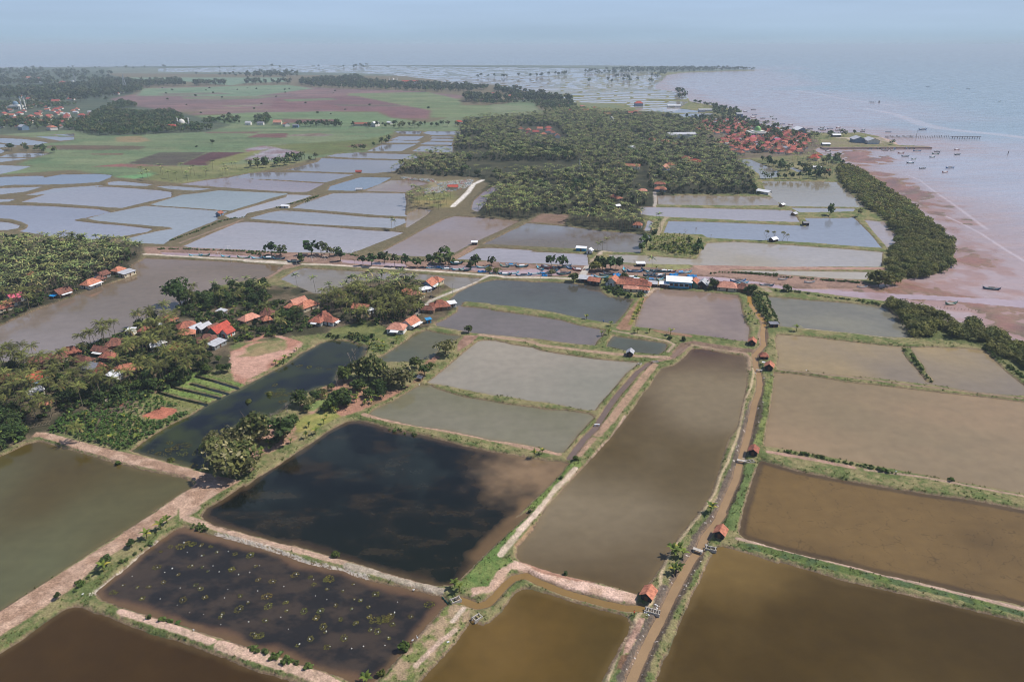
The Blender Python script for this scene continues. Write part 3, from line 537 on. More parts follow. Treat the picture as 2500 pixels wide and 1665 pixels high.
# stony white edge round the float pond
for s in ('A1 760 700 900 590 1050 480 1160 375 1300 265', 'A1 1780 205 1980 255 2150 300 2355 370 A2 500 435 800 500 1000 560'):
    P = pw(s); k = near(P, 3); d = sdline(P, 1.4, GX[k], GY[k]); m = sstep(.3, -.1, d+nC[k]*1.6)*(nC[k] > -.12); C[k] = mixc(C[k], (194,182,170), m*.7)
mudc = lin((134,90,76))[None, :]+(lin((108,76,66))-lin((134,90,76)))[None, :]*sstep(-.15, .2, strk)[:, None]
mm = MF*(dsea < 1)*sstep(1.5, -1, dsea); C = C+(mudc-C)*mm[:, None]
C *= (1+nC*.34+nA*.28)[:, None]
LU = C.mean(1)[:, None]; C = LU+(C-LU)*.86
WET = np.clip(mm+.5*sstep(.5, .1, DW)*(GY < 800), 0, 1)
idx = np.arange(NR*NC, dtype=np.int32).reshape(NR, NC)
quads = np.stack([idx[:-1, :-1], idx[1:, :-1], idx[1:, 1:], idx[:-1, 1:]], -1).reshape(-1, 4)
# ---- ground material
mg, t, b = newmat('ground_soil_grass', 0.95, 0.15)
a = t.nodes.new('ShaderNodeAttribute'); a.attribute_name = 'Col'
n1 = mnoise(t, 2.3, 6, stretch=(1, 1, .3)); n2 = mnoise(t, .35, 4)
f = t.nodes.new('ShaderNodeMath'); f.operation = 'MULTIPLY'; t.links.new(mrange(t, n1.outputs[0], .3, .7, .72, 1.3), f.inputs[0]); t.links.new(mrange(t, n2.outputs[0], .3, .7, .86, 1.14), f.inputs[1])
t.links.new(vscale(t, a.outputs['Color'], f.outputs[0]), b.inputs['Base Color']); mbump(t, b, n1.outputs[0], .7, .25)
w_ = t.nodes.new('ShaderNodeAttribute'); w_.attribute_name = 'Wet'
t.links.new(mrange(t, w_.outputs['Fac'], 0, 1, .95, .4), b.inputs['Roughness']); t.links.new(mrange(t, w_.outputs['Fac'], 0, 1, .1, .3), b.inputs['Specular IOR Level'])
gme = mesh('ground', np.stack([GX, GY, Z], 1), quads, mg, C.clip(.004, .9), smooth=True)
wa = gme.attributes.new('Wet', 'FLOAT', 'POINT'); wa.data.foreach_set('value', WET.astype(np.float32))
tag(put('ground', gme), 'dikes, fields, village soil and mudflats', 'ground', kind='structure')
# base under everything that the fan does not reach (behind and beside the view)
bs = MB().add([(-60000, -3000, -1.2), (60000, -3000, -1.2), (60000, 50000, -1.2), (-60000, 50000, -1.2)], [(0, 1, 2, 3)])
tag(put('seabed', bs.mesh('seabed', plain('seabed_mud', (96,92,84)))), 'muddy ground below the ponds and the sea', 'seabed', kind='structure')
# ------------------------------------------------------------------ water
def watermat(name, bscale, bstr, rough, dist=.04):
    m, t, b = newmat(name, rough, .5); b.inputs['IOR'].default_value = 1.333
    a = t.nodes.new('ShaderNodeAttribute'); a.attribute_name = 'Col'; n = mnoise(t, .22, 5); n3 = mnoise(t, 3.0, 2)
    f = t.nodes.new('ShaderNodeMath'); f.operation = 'MULTIPLY'; t.links.new(mrange(t, n.outputs[0], .3, .7, .93, 1.07), f.inputs[0]); t.links.new(mrange(t, n3.outputs[0], .3, .7, .95, 1.05), f.inputs[1])
    t.links.new(vscale(t, a.outputs['Color'], f.outputs[0]), b.inputs['Base Color'])
    w = mnoise(t, bscale, 3, stretch=(.6, 1.3, 1)); mbump(t, b, w.outputs[0], bstr, dist); n4 = mnoise(t, .05, 3, stretch=(.5, 1.6, 1)); t.links.new(mrange(t, n4.outputs[0], .35, .65, rough*.6, rough*2.2), b.inputs['Roughness']); return m
wm = watermat('pond_water', 1.6, .35, .06); sm = watermat('sea_water', .35, .5, .16, .15)
inv = np.full(NR*NC, -1, np.int32)
LABP = {'pond': 'still murky fish pond between earth dikes', 'canal': 'narrow brown irrigation canal between grassy banks', 'ditch': 'dark ditch between strips of green grass',
        'creek': 'shallow tidal creek channel through the mud', 'distant_fish_pond': 'rows of pale far off fish ponds towards the horizon'}
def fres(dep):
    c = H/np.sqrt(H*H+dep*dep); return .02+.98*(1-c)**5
def waterobj(name, sel, cols, mat, label, zz=0.0):
    q = quads[sel[quads].any(1)]; vv = np.unique(q); inv[vv] = np.arange(len(vv))
    V = np.stack([GX[vv], GY[vv], np.full(len(vv), zz)], 1)
    o = put(name, mesh(name, V, inv[q], mat, cols(vv), smooth=True)); return tag(o, label, name.replace('_', ' '), kind='structure')
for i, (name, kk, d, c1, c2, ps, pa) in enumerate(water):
    if len(kk) < 4: continue
    full = np.full(NR*NC, 50.0, np.float32); full[kk] = d; s = full < .3
    # only the water whose own basin this is, so neighbours never overlap in view
    def cols(vv, full=full, i=i):
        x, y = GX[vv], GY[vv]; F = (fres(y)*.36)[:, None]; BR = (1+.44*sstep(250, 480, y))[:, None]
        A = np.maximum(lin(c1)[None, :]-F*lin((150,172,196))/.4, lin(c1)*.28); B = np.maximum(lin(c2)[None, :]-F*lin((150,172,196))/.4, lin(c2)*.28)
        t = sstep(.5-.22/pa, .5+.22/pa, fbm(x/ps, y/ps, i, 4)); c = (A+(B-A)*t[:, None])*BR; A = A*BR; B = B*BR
        if i == 3: c = A+(B-A)*(sstep(.5, .8, fbm(x/9+3, y/5, i, 6)+.3*(fbm(x*.9, y*1.5, 3, 3)-.5))*.3)[:, None]
        if i == 2: c = A+(B-A)*(sstep(.34, .72, fbm(x/7, y/5, i, 6)+.25*(fbm(x*.8, y*1.3, 4, 3)-.5))*.7)[:, None]
        if i == 2 or i == 3:                                     # weed and bare bottom showing through
            ed = sstep(3.5, .5, -full[vv]+4*fbm(x*.1, y*.1, 5, 3)-2); c = c+(lin((96,74,56))-c)*(ed*(.8 if i == 2 else .25))[:, None]
            if i == 3:
                cx, cy_ = pw('B2 2330 930')[0]; r = np.hypot((x-cx)/(15*K), (y-cy_)/(16*K))+.9*(fbm(x*.15, y*.15, 8, 3)-.5)
                c = c+(lin((140,116,88))-c)*(sstep(1.5, -.3, r)*.85)[:, None]
                e = sdline(pw('B3 300 1160 A2 2250 60 2050 230 1900 380'), 3, x, y); c = c+(lin((110,88,62))-c)*(sstep(3, -1, e+3*(fbm(x*.2, y*.2, 9, 2)-.5))*.6)[:, None]
                fl = fbm(x*.05, y*.05, 77, 4); c = c+(lin((52,62,58))-c)*(sstep(.5, .8, fl)*.3)[:, None]
        if i == 9:
            ed = sstep(3.0, 1.2, -full[vv]); c = c+(lin((52,42,34))-c)*(ed*.7)[:, None]
            cr_ = np.abs(fbm(x*.16, y*.16, 91, 3)-.5); c = c*(1-.35*sstep(.012, .0, cr_))[:, None]
        if i == 8:
            q0, q1 = pw('A3 1950 420')[0]; c = c+(lin((112,92,52))-c)*(sstep(34, 2, np.hypot(x-q0, (y-q1)*1.2)+22*(fbm(x*.05, y*.05, 66, 3)-.5))*.7)[:, None]
        if i == 7:
            q0, q1 = pw('A3 0 1150')[0]; c = c+(lin((98,78,40))-c)*(sstep(22, 2, np.hypot(x-q0, y-q1)+14*(fbm(x*.06, y*.06, 67, 3)-.5))*.7)[:, None]
        if i == 6:
            bb = sstep(150*K, 105*K, y); c = c+(lin((72,57,34))-c)*(bb*.75)[:, None]
        if i == 18:
            ed = sstep(4, 0, -full[vv]+3*fbm(x*.2, y*.2, 15, 3)-1.5); c = c+(lin((76,80,48))-c)*(ed*.5)[:, None]
        sl = sstep(2.6, .2, -full[vv]+2.2*fbm(x*.12, y*.12, 44, 3)-.8)*(.55 if name == 'pond' and y.mean() < 480 else 0)
        c = c+((c*.62+lin((104,88,58))*.5)-c)*sl[:, None]
        wd_ = fbm(x*.09+y*.02, y*.3-x*.05, 55, 4); bg_ = fbm(x*.018, y*.022, 56, 3); c = c*(.9+.13*wd_+.1*bg_)[:, None]
        return c.clip(.003, .9)
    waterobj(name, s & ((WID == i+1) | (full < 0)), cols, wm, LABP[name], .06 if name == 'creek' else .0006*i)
# sea
def seacol(vv):
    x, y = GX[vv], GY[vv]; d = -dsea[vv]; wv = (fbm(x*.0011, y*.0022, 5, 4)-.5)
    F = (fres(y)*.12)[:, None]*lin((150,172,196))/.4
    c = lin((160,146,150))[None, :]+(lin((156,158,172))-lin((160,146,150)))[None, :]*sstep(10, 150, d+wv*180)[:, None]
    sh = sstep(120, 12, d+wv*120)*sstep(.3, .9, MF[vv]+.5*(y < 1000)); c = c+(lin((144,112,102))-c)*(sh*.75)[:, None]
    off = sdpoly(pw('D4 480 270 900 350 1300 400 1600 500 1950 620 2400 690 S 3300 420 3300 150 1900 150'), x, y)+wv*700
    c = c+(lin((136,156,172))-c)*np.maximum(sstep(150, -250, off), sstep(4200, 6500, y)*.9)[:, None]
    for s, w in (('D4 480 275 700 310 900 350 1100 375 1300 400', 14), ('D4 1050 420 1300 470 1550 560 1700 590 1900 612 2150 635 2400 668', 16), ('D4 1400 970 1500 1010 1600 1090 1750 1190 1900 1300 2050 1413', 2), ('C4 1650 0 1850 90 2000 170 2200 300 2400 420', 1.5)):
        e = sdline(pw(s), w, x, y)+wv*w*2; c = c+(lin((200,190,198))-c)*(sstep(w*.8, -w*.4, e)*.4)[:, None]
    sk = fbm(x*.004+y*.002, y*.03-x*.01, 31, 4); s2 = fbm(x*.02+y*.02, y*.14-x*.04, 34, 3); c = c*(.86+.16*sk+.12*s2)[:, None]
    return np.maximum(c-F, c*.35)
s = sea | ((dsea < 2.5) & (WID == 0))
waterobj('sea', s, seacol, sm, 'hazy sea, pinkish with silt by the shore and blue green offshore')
def zat(x, y):
    """ground height near a world point (land top)"""
    return 0.72
print('ground done', NR, NC)
# ------------------------------------------------------------------ lookups into the ground sheet
ROWA = np.array(rows)
def look(arr, X, Y):
    X = np.atleast_1d(np.asarray(X, float)); Y = np.atleast_1d(np.asarray(Y, float))
    dep = Y*CP+H*SP; a = X/dep*FPX+1250; b = 832.5-(Y*SP-H*CP)/dep*FPX
    r = np.clip(np.searchsorted(ROWA, b), 1, NR-1); f = np.clip((b-ROWA[r-1])/(ROWA[r]-ROWA[r-1]), 0, 1); r = np.where(f > .5, r, r-1)
    c = np.clip(np.round((a+330)/2.5).astype(int), 0, NC-1)
    return arr.reshape(NR, NC)[r, c]
def gz(x, y): return float(look(Z, x, y)[0])
TAKEN = []                                         # (x, y, radius) of buildings: trees keep off
def scatter(poly, s, seed, dmin=.8, jit=.42, keep=1.0, clear=(), off=1.0):
    P = pw(poly, .7) if isinstance(poly, str) else poly; g = np.random.default_rng(seed)
    a, b = P.min(0), P.max(0); xs = np.arange(a[0], b[0], s); ys = np.arange(a[1], b[1], s)
    X, Y = np.meshgrid(xs, ys); X = X+(np.arange(len(ys)) % 2)[:, None]*s*.5
    X = (X+g.uniform(-jit, jit, X.shape)*s).ravel(); Y = (Y+g.uniform(-jit, jit, Y.shape)*s).ravel()
    m = (sdpoly(P, X, Y) < 0) & (g.random(X.shape) < keep); X, Y = X[m], Y[m]
    m = (look(DW, X, Y) > dmin) | (dmin < -50); X, Y = X[m], Y[m]
    for c in clear:
        m = sdpoly(pw(c, .7), X, Y) > off; X, Y = X[m], Y[m]
    if TAKEN:
        T = np.array(TAKEN); m = np.ones(len(X), bool)
        for tx, ty, tr in T: m &= (X-tx)**2+(Y-ty)**2 > tr*tr
        X, Y = X[m], Y[m]
    return np.stack([X, Y], 1)
# ------------------------------------------------------------------ plants: each builder returns vertices, quads, colours
GR = np.random.default_rng(11)
def leaf_quads(C_, Nn, size, col, g, asp=.55):
    n = len(C_); Nn = Nn+g.normal(0, .55, (n, 3)); Nn /= np.linalg.norm(Nn, axis=1)[:, None]+1e-9
    r = g.normal(0, 1, (n, 3)); U = np.cross(Nn, r); U /= np.linalg.norm(U, axis=1)[:, None]+1e-9; V_ = np.cross(Nn, U)
    s = (size*g.uniform(.6, 1.3, n))[:, None]; A = U*s; B = V_*s*asp
    V = np.stack([C_-A, C_-B*1.1+A*.1, C_+A, C_+B*1.1+A*.1], 1).reshape(-1, 3)
    return V, np.arange(n*4).reshape(-1, 4), np.repeat(col, 4, 0)
def crown(seed, n=420, R_=3.2, h=3.0, z0=3.0, lobes=7, size=.55, c1=(70,84,40), c2=(40,54,28), c3=None, flat=1.0, gap=.0):
    g = np.random.default_rng(seed); L_ = []
    for k in range(lobes):
        a = g.uniform(0, 6.28); r = R_*.62*math.sqrt(g.random()); L_.append((r*math.cos(a), r*math.sin(a), z0+h*g.uniform(.25, .8), R_*g.uniform(.36, .6)))
    L_.append((0, 0, z0+h*.62, R_*.6)); L_ = np.array(L_)
    i = g.integers(0, len(L_), n); D = g.normal(0, 1, (n, 3)); D /= np.linalg.norm(D, axis=1)[:, None]
    D[:, 2] = np.where(D[:, 2] < -.45, -D[:, 2], D[:, 2])
    P = L_[i, :3]+D*(L_[i, 3]*g.uniform(.72, 1.08, n))[:, None]*np.array([1, 1, .78*flat])
    t = (g.random(n)*.7+.3*g.random(len(L_))[i])[:, None]; col = lin(c2)+(lin(c1)-lin(c2))*t
    if c3 is not None: m = g.random(n) < .22; col[m] = lin(c3)*g.uniform(.7, 1.1, (m.sum(), 1))
    return leaf_quads(P, D*.8+np.array([0, 0, .5]), size, col, g)
def trunk_quads(pts, rad, col, n=5):
    m = MB().tube(pts, rad, n); q = [f for f in m.F if len(f) == 4]; V = np.array(m.V)
    return V, np.array(q), np.tile(lin(col), (len(V), 1))
def tree_trunk(seed, hgt, r=.16, col=(98,84,70), fork=3, R_=2.0):
    g = np.random.default_rng(seed); b = (g.uniform(-.3, .3), g.uniform(-.3, .3), hgt*.55)
    out = [trunk_quads([(0, 0, -.4), (b[0]*.5, b[1]*.5, hgt*.3), b], [r, r*.8, r*.62], col)]
    for k in range(fork):
        a = 6.28*k/fork+g.uniform(-.5, .5); out.append(trunk_quads([b, (b[0]+R_*.3*math.cos(a), b[1]+R_*.3*math.sin(a), hgt*.8), (b[0]+R_*.6*math.cos(a), b[1]+R_*.6*math.sin(a), hgt*1.08)], [r*.5, r*.34, r*.15], col, 4))
    return join(out)
def join(L_):
    V = []; F = []; Cc = []; n = 0
    for v, f, c in L_: V.append(v); F.append(f+n); Cc.append(c); n += len(v)
    return np.concatenate(V), np.concatenate(F), np.concatenate(Cc)
def fronds(seed, n=17, ln=3.9, seg=5, top=(0, 0, 10), c1=(84,94,50), c2=(54,66,34), c3=(150,138,76), w=.62, up=.75):
    """a palm head: arching ribs with leaflets hanging off both sides"""
    g = np.random.default_rng(seed); out = []
    for k in range(n):
        az = 2.4*k+g.uniform(-.25, .25); e = up*(1-k/n*1.15)+g.uniform(-.12, .12); l = ln*g.uniform(.85, 1.12)
        t = np.linspace(0, 1, seg+1); el = e-1.35*t**1.4; dx = np.cumsum(np.r_[0, np.cos(el[:-1])])*l/seg; dz = np.cumsum(np.r_[0, np.sin(el[:-1])])*l/seg
        ca, sa = math.cos(az), math.sin(az); mid = np.stack([dx*ca, dx*sa, dz], 1)+np.array(top)
        ww = w*np.sin(np.pi*np.clip(t*.86+.1, 0, 1))**.6; side = np.array([-sa, ca, 0])
        dr = g.uniform(.35, .8); Lf = mid+side*ww[:, None]-np.array([0, 0, dr])*ww[:, None]; Rt = mid-side*ww[:, None]-np.array([0, 0, dr])*ww[:, None]
        jj = 1+.35*np.where(np.arange(seg+1) % 2, 1, -1)[:, None]*0
        V = np.concatenate([mid, Lf*jj, Rt*jj]); s = seg+1
        F = [(i, i+1, s+i+1, s+i) for i in range(seg)]+[(i+1, i, 2*s+i, 2*s+i+1) for i in range(seg)]
        old = k > n*.85; a = lin(c3) if (old and g.random() < .6) else lin(c2)+(lin(c1)-lin(c2))*np.clip(g.random()*1.2-.6*k/n, 0, 1)  # upper fronds brighter, lower ones darker: light and shade put into the colour
        cc = np.tile(a, (3*s, 1)); cc[s:] = cc[s:]*1.12; cc[s-1::s] = cc[s-1::s]*.6+lin(c3)*.4; out.append((V, np.array(F), cc))
    return join(out)
def leaflets(seed, n=16, ln=4.0, top=(0, 0, 10), c1=(116,124,62), c2=(32,46,24), c3=(158,140,88), m=11, w=.85):
    """close-up palm head with separate leaflets"""
    g = np.random.default_rng(seed); V = []; F = []; Cc = []
    for k in range(n):
        az = 2.4*k+g.uniform(-.25, .25); e = .95*(1-k/n*1.2)+g.uniform(-.12, .12); l = ln*g.uniform(.85, 1.12)
        t = np.linspace(0, 1, m+1); el = e-1.3*t**1.3; dx = np.cumsum(np.r_[0, np.cos(el[:-1])])*l/m; dz = np.cumsum(np.r_[0, np.sin(el[:-1])])*l/m
        ca, sa = math.cos(az), math.sin(az); mid = np.stack([dx*ca, dx*sa, dz], 1)+np.array(top); side = np.array([-sa, ca, 0]); old = k > n*.8 and g.random() < .6
        a = lin(c3) if old else lin(c2)+(lin(c1)-lin(c2))*np.clip(g.random()*1.3-.6*k/n, 0, 1)  # shade towards the lower fronds painted in; old fronds keep their straw colour
        for i in range(1, m):
            ww = w*math.sin(math.pi*min(1, t[i]*.8+.14))**.7
            for sg in (1, -1):
                d = mid[i+1]-mid[i]; tip = mid[i]+side*sg*ww+d*1.1-np.array([0, 0, ww*g.uniform(.35, .9)]); b = mid[i]+d*.85; q = len(V)
                V += [mid[i], b, tip+d*.2, tip]; F.append((q, q+1, q+2, q+3)); cc = a*g.uniform(.75, 1.25); Cc += [cc, cc, cc*.7+lin(c3)*.3, cc*.7+lin(c3)*.3]
    return np.array(V), np.array(F), np.array(Cc)
def palm_trunk(seed, h, lean=.8, col=(120,108,94), n=5):
    g = np.random.default_rng(seed); a = g.uniform(0, 6.28); lx, ly = lean*math.cos(a), lean*math.sin(a)
    return trunk_quads([(0, 0, -.4), (lx*.15, ly*.15, h*.4), (lx*.55, ly*.55, h*.75), (lx, ly, h)], [.19, .15, .12, .11], col, n), (lx, ly, h)
def banana(seed, h=3.2, n=8, c1=(112,124,52), c2=(70,90,38), c3=(158,148,60)):
    g = np.random.default_rng(seed); out = [trunk_quads([(0, 0, -.2), (0, 0, h*.55)], [.16, .1], (118,116,64), 5)]
    for k in range(n):
        az = 2.4*k+g.uniform(-.3, .3); e = g.uniform(.7, 1.3); l = h*g.uniform(.5, .75); t = np.linspace(0, 1, 5)
        el = e-1.9*t**1.5; dx = np.cumsum(np.r_[0, np.cos(el[:-1])])*l/4; dz = np.cumsum(np.r_[0, np.sin(el[:-1])])*l/4
        ca, sa = math.cos(az), math.sin(az); mid = np.stack([dx*ca, dx*sa, dz], 1)+np.array([0, 0, h*.5]); ww = .34*np.sin(np.pi*(t*.85+.12))[:, None]; side = np.array([-sa, ca, 0])
        V = np.concatenate([mid, mid+side*ww-[0, 0, .06], mid-side*ww-[0, 0, .06]]); F = np.array([(i, i+1, 6+i, 5+i) for i in range(4)]+[(i+1, i, 10+i, 11+i) for i in range(4)])
        cc = lin(c2)+(lin(c1)-lin(c2))*g.random(); cc = lin(c3) if g.random() < .22 else cc; out.append((V, F, np.tile(cc, (15, 1))))
    return join(out)
def bare(seed, h=6, col=(150,138,130), depth=4):
    g = np.random.default_rng(seed); out = []
    def br(p, d, l, r, k):
        q = p+d*l; out.append(trunk_quads([p, (p+q)/2+g.normal(0, l*.05, 3), q], [r, r*.8, r*.6], col, 4))
        if k:
            for _ in range(3 if k > 1 else 4):
                e = d+g.normal(0, .5, 3); e[2] = abs(e[2])*.8+.25; e /= np.linalg.norm(e); br(q, e, l*.68, r*.55, k-1)
    br(np.array([0, 0, -.3]), np.array([g.uniform(-.1, .1), g.uniform(-.1, .1), 1.]), h*.38, .13, depth-1); return join(out)
fol = colmat('foliage', .75, .28, .25, .22); bark = colmat('bark', .95, .15, .1)
def pm_(name, T, mat): return mesh(name, T[0], T[1], mat, T[2])
# prototypes: (trunk mesh, crown mesh, raw data for the massed copies)
PALM = []
for i in range(7):
    h = [9.5, 11, 12.5, 10.2, 8, 11.8, 6.5][i]; T, top = palm_trunk(50+i, h, [.6, 1.4, .8, 2.0, .5, 1.0, .4][i])
    PALM.append((pm_('palm_trunk', T, bark), pm_('palm_crown', leaflets(80+i, 15+i % 3, 4.5+.25*(i % 3), top), fol)))
PALM_FAR = []
for i in range(6):
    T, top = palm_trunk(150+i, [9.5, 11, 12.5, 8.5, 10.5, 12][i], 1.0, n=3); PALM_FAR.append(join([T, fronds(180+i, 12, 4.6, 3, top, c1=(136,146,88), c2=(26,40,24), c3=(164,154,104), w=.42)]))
TREE = []
TP = [(3.4, 3.6, 3.6, (86,104,46), (38,54,26), None, 420), (4.2, 4.4, 4.2, (70,92,42), (34,50,26), None, 560), (2.8, 3.0, 2.8, (96,108,50), (52,66,30), None, 320), (3.8, 3.4, 3.4, (116,114,64), (66,72,40), (156,148,110), 430),
      (3.0, 4.0, 4.4, (84,104,50), (36,52,28), None, 380), (4.6, 4.0, 5.2, (98,108,54), (50,62,34), (140,136,84), 560)]
for i, (r, h, z0, a, b_, c, n) in enumerate(TP):
    TREE.append((pm_('trunk', tree_trunk(220+i, z0+h*.5, .2, R_=r), bark), pm_('tree_crown', crown(240+i, n, r, h*1.15, z0*.35, 9, .6, a, b_, c), fol)))
for q_ in range(0): pass
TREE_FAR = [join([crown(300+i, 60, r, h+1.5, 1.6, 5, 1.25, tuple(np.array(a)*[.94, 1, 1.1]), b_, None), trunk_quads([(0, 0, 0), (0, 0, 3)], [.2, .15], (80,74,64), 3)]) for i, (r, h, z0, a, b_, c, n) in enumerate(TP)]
MANG = [(pm_('trunk', tree_trunk(330+i, 3.5, .14, (96,84,72), 4, 3), bark), pm_('tree_crown', crown(340+i, 520, 3.6+.3*i, 3.6, .6, 9, .5, [(128,126,64), (112,118,60), (134,130,72)][i], (66,76,36), None, 1.1), fol)) for i in range(3)]
TREE += [(MANG[0][0], MANG[0][1]), (MANG[2][0], MANG[2][1])]
BUSH = [pm_('bush', crown(360+i, 130, .9, 1.1, 0, 4, .3, a, b_, c), fol) for i, (a, b_, c) in enumerate([((84,104,44), (46,62,28), None), ((112,118,54), (62,74,34), (150,140,70)), ((70,86,42), (38,52,28), None)])]
BANA = [pm_('banana_plant', banana(380+i, 2.6+.4*(i % 3)), fol) for i in range(5)]
CASS = [pm_('leafy_crop_plant', crown(400+i, 70, .8, 1.3, .3, 3, .34, (76,100,46), (44,64,30), None), fol) for i in range(3)]
BARE = [pm_('bare_tree', bare(420+i), bark) for i in range(3)]
def place2(name, pr, x, y, label, cat, group, sc=1., z=None, parts=('trunk', 'crown'), rot=None):
    """a tree: an empty at its foot with trunk and crown as parts"""
    e = bpy.data.objects.new(name, None); COL.objects.link(e); e.location = (x, y, gz(x, y) if z is None else z)
    e.rotation_euler = (0, 0, rng.uniform(0, 6.28) if rot is None else rot); e.scale = (sc, sc, sc*rng.uniform(.92, 1.08))
    tag(e, label, cat, group)
    for nme, m in zip(parts, pr): put(nme, m, e)
    return e
def place1(name, m, x, y, label, cat, group=None, sc=1., z=None, rot=None):
    o = put(name, m, None, (x, y, gz(x, y) if z is None else z), rng.uniform(0, 6.28) if rot is None else rot, sc); return tag(o, label, cat, group)
def massed(name, protos, P, label, cat, zoff=0, s0=.8, s1=1.15, tint=.25, seed=1):
    """everything past the individually placed ones, as one object"""
    g = np.random.default_rng(seed); k = g.integers(0, len(protos), len(P)); V = []; F = []; Cc = []; n = 0
    zz = np.maximum(look(Z, P[:, 0], P[:, 1]), 0)
    for j, T in enumerate(protos):
        q = P[k == j]; m = len(q)
        if not m: continue
        a = g.uniform(0, 6.28, m); s = g.uniform(s0, s1, m); ca, sa = np.cos(a)*s, np.sin(a)*s; v = T[0]
        X = v[None, :, 0]*ca[:, None]-v[None, :, 1]*sa[:, None]+q[:, 0, None]; Y = v[None, :, 0]*sa[:, None]+v[None, :, 1]*ca[:, None]+q[:, 1, None]
        Zz = v[None, :, 2]*s[:, None]+zz[k == j][:, None]+zoff; V.append(np.stack([X, Y, Zz], -1).reshape(-1, 3))
        F.append((T[1][None]+(np.arange(m)*len(v))[:, None, None]+n).reshape(-1, 4)); n += m*len(v)
        tn = g.uniform(1-tint, 1+tint, (m, 1, 1))*(1+g.normal(0, .06, (m, 1, 3))); Cc.append((T[2][None]*tn).reshape(-1, 3))
    return tag(put(name, mesh(name, np.concatenate(V), np.concatenate(F), fol, np.concatenate(Cc).clip(.003, 1))), label, cat, kind='stuff')
# ------------------------------------------------------------------ building materials
def tiles(name, c, c2, scale=.9, rows_=9):
    m, t, b = newmat(name, .85, .2); n = mnoise(t, scale, 5); n2 = mnoise(t, 5, 2)
    w = t.nodes.new('ShaderNodeTexWave'); w.bands_direction = 'Y'; w.inputs['Scale'].default_value = rows_/6.28*.9; w.inputs['Distortion'].default_value = .6
    tcx = t.nodes.new('ShaderNodeTexCoord'); t.links.new(tcx.outputs['Object'], w.inputs[0])
    r = t.nodes.new('ShaderNodeMix'); r.data_type = 'RGBA'; r.inputs[6].default_value = (*lin(c2), 1); r.inputs[7].default_value = (*lin(c), 1)
    t.links.new(mrange(t, n.outputs[0], .36, .58, 0, 1), r.inputs[0]); o = vscale(t, r.outputs[2], mrange(t, n2.outputs[0], .3, .7, .78, 1.2))
    o = vscale(t, o, mrange(t, w.outputs[0], 0, 1, .86, 1.08)); oi = t.nodes.new('ShaderNodeObjectInfo'); o = vscale(t, o, mrange(t, oi.outputs['Random'], 0, 1, .85, 1.12))
    t.links.new(o, b.inputs['Base Color']); mbump(t, b, w.outputs[0], .4, .06); return m
RM = {'O': tiles('roof_tiles_orange', (184,122,98), (142,92,76)), 'R': tiles('roof_tiles_red', (176,82,68), (146,68,60)), 'V': tiles('roof_tiles_dusky', (166,88,80), (130,72,68)), 'X': tiles('roof_tiles_dull_orange', (188,122,100), (148,94,82)), 'B': tiles('roof_tiles_brown', (130,88,76), (92,66,60)),
      'N': tiles('roof_tiles_rust', (162,102,84), (116,78,68)), 'P': tiles('roof_pink', (186,92,112), (166,78,98)), 'S': tiles('roof_tiles_salmon', (196,142,122), (166,114,98)),
      'G': plain('roof_metal_grey', (178,180,186), .5, .2, .5, rnd=.1), 'W': plain('roof_metal_white', (222,224,228), .5, .1, .5), 'L': plain('roof_blue', (60,140,190), .5, .2, .5), 'D': plain('roof_slate', (120,122,132), .6, .3, .7)}
WM = {'w': plain('wall_white', (214,212,206), .85, .15, .6, rnd=.06), 'c': plain('wall_cream', (196,184,160), .85, .2, .6, rnd=.1), 'g': plain('wall_grey', (140,142,140), .85, .25, .6),
      'b': plain('wall_blue', (44,140,178), .7, .2, .6), 'k': plain('wall_dark_boards', (52,50,54), .9, .3, 1.2), 'n': plain('wall_green', (92,126,108), .85, .2, .6), 's': plain('wall_steel_blue', (110,134,156), .8, .2, .6),
      't': plain('wall_bamboo', (126,104,82), .9, .3, 1.5)}
dark = plain('dark_opening', (34,34,38), .4, .2, 1, .5); frame = plain('window_frame_white', (206,204,198), .7, .1); dwood = plain('door_wood', (104,72,52), .8, .3, 2); dred = plain('door_orange', (206,84,40), .7, .2, 2)
awb = plain('awning_blue', (36,138,206), .5, .15, .8); aww = plain('awning_white', (216,218,220), .5, .12, .8); tin = plain('tin_sheet', (150,156,164), .45, .25, .8, .5, .1); wood = plain('weathered_wood', (120,106,92), .9, .3, 2, rnd=.15); conc = plain('concrete', (176,170,162), .9, .2, .8)
def slab(m, a, b, c, d, t=.12):
    n = np.cross(np.array(b, float)-a, np.array(d, float)-a); n /= np.linalg.norm(n); n = n*(1 if n[2] > 0 else -1)*t
    V = [np.array(p, float) for p in (a, b, c, d)]; V = V+[v+n for v in V]; m.add(V, [(3,2,1,0),(4,5,6,7),(0,1,5,4),(1,2,6,5),(2,3,7,6),(3,0,4,7)])
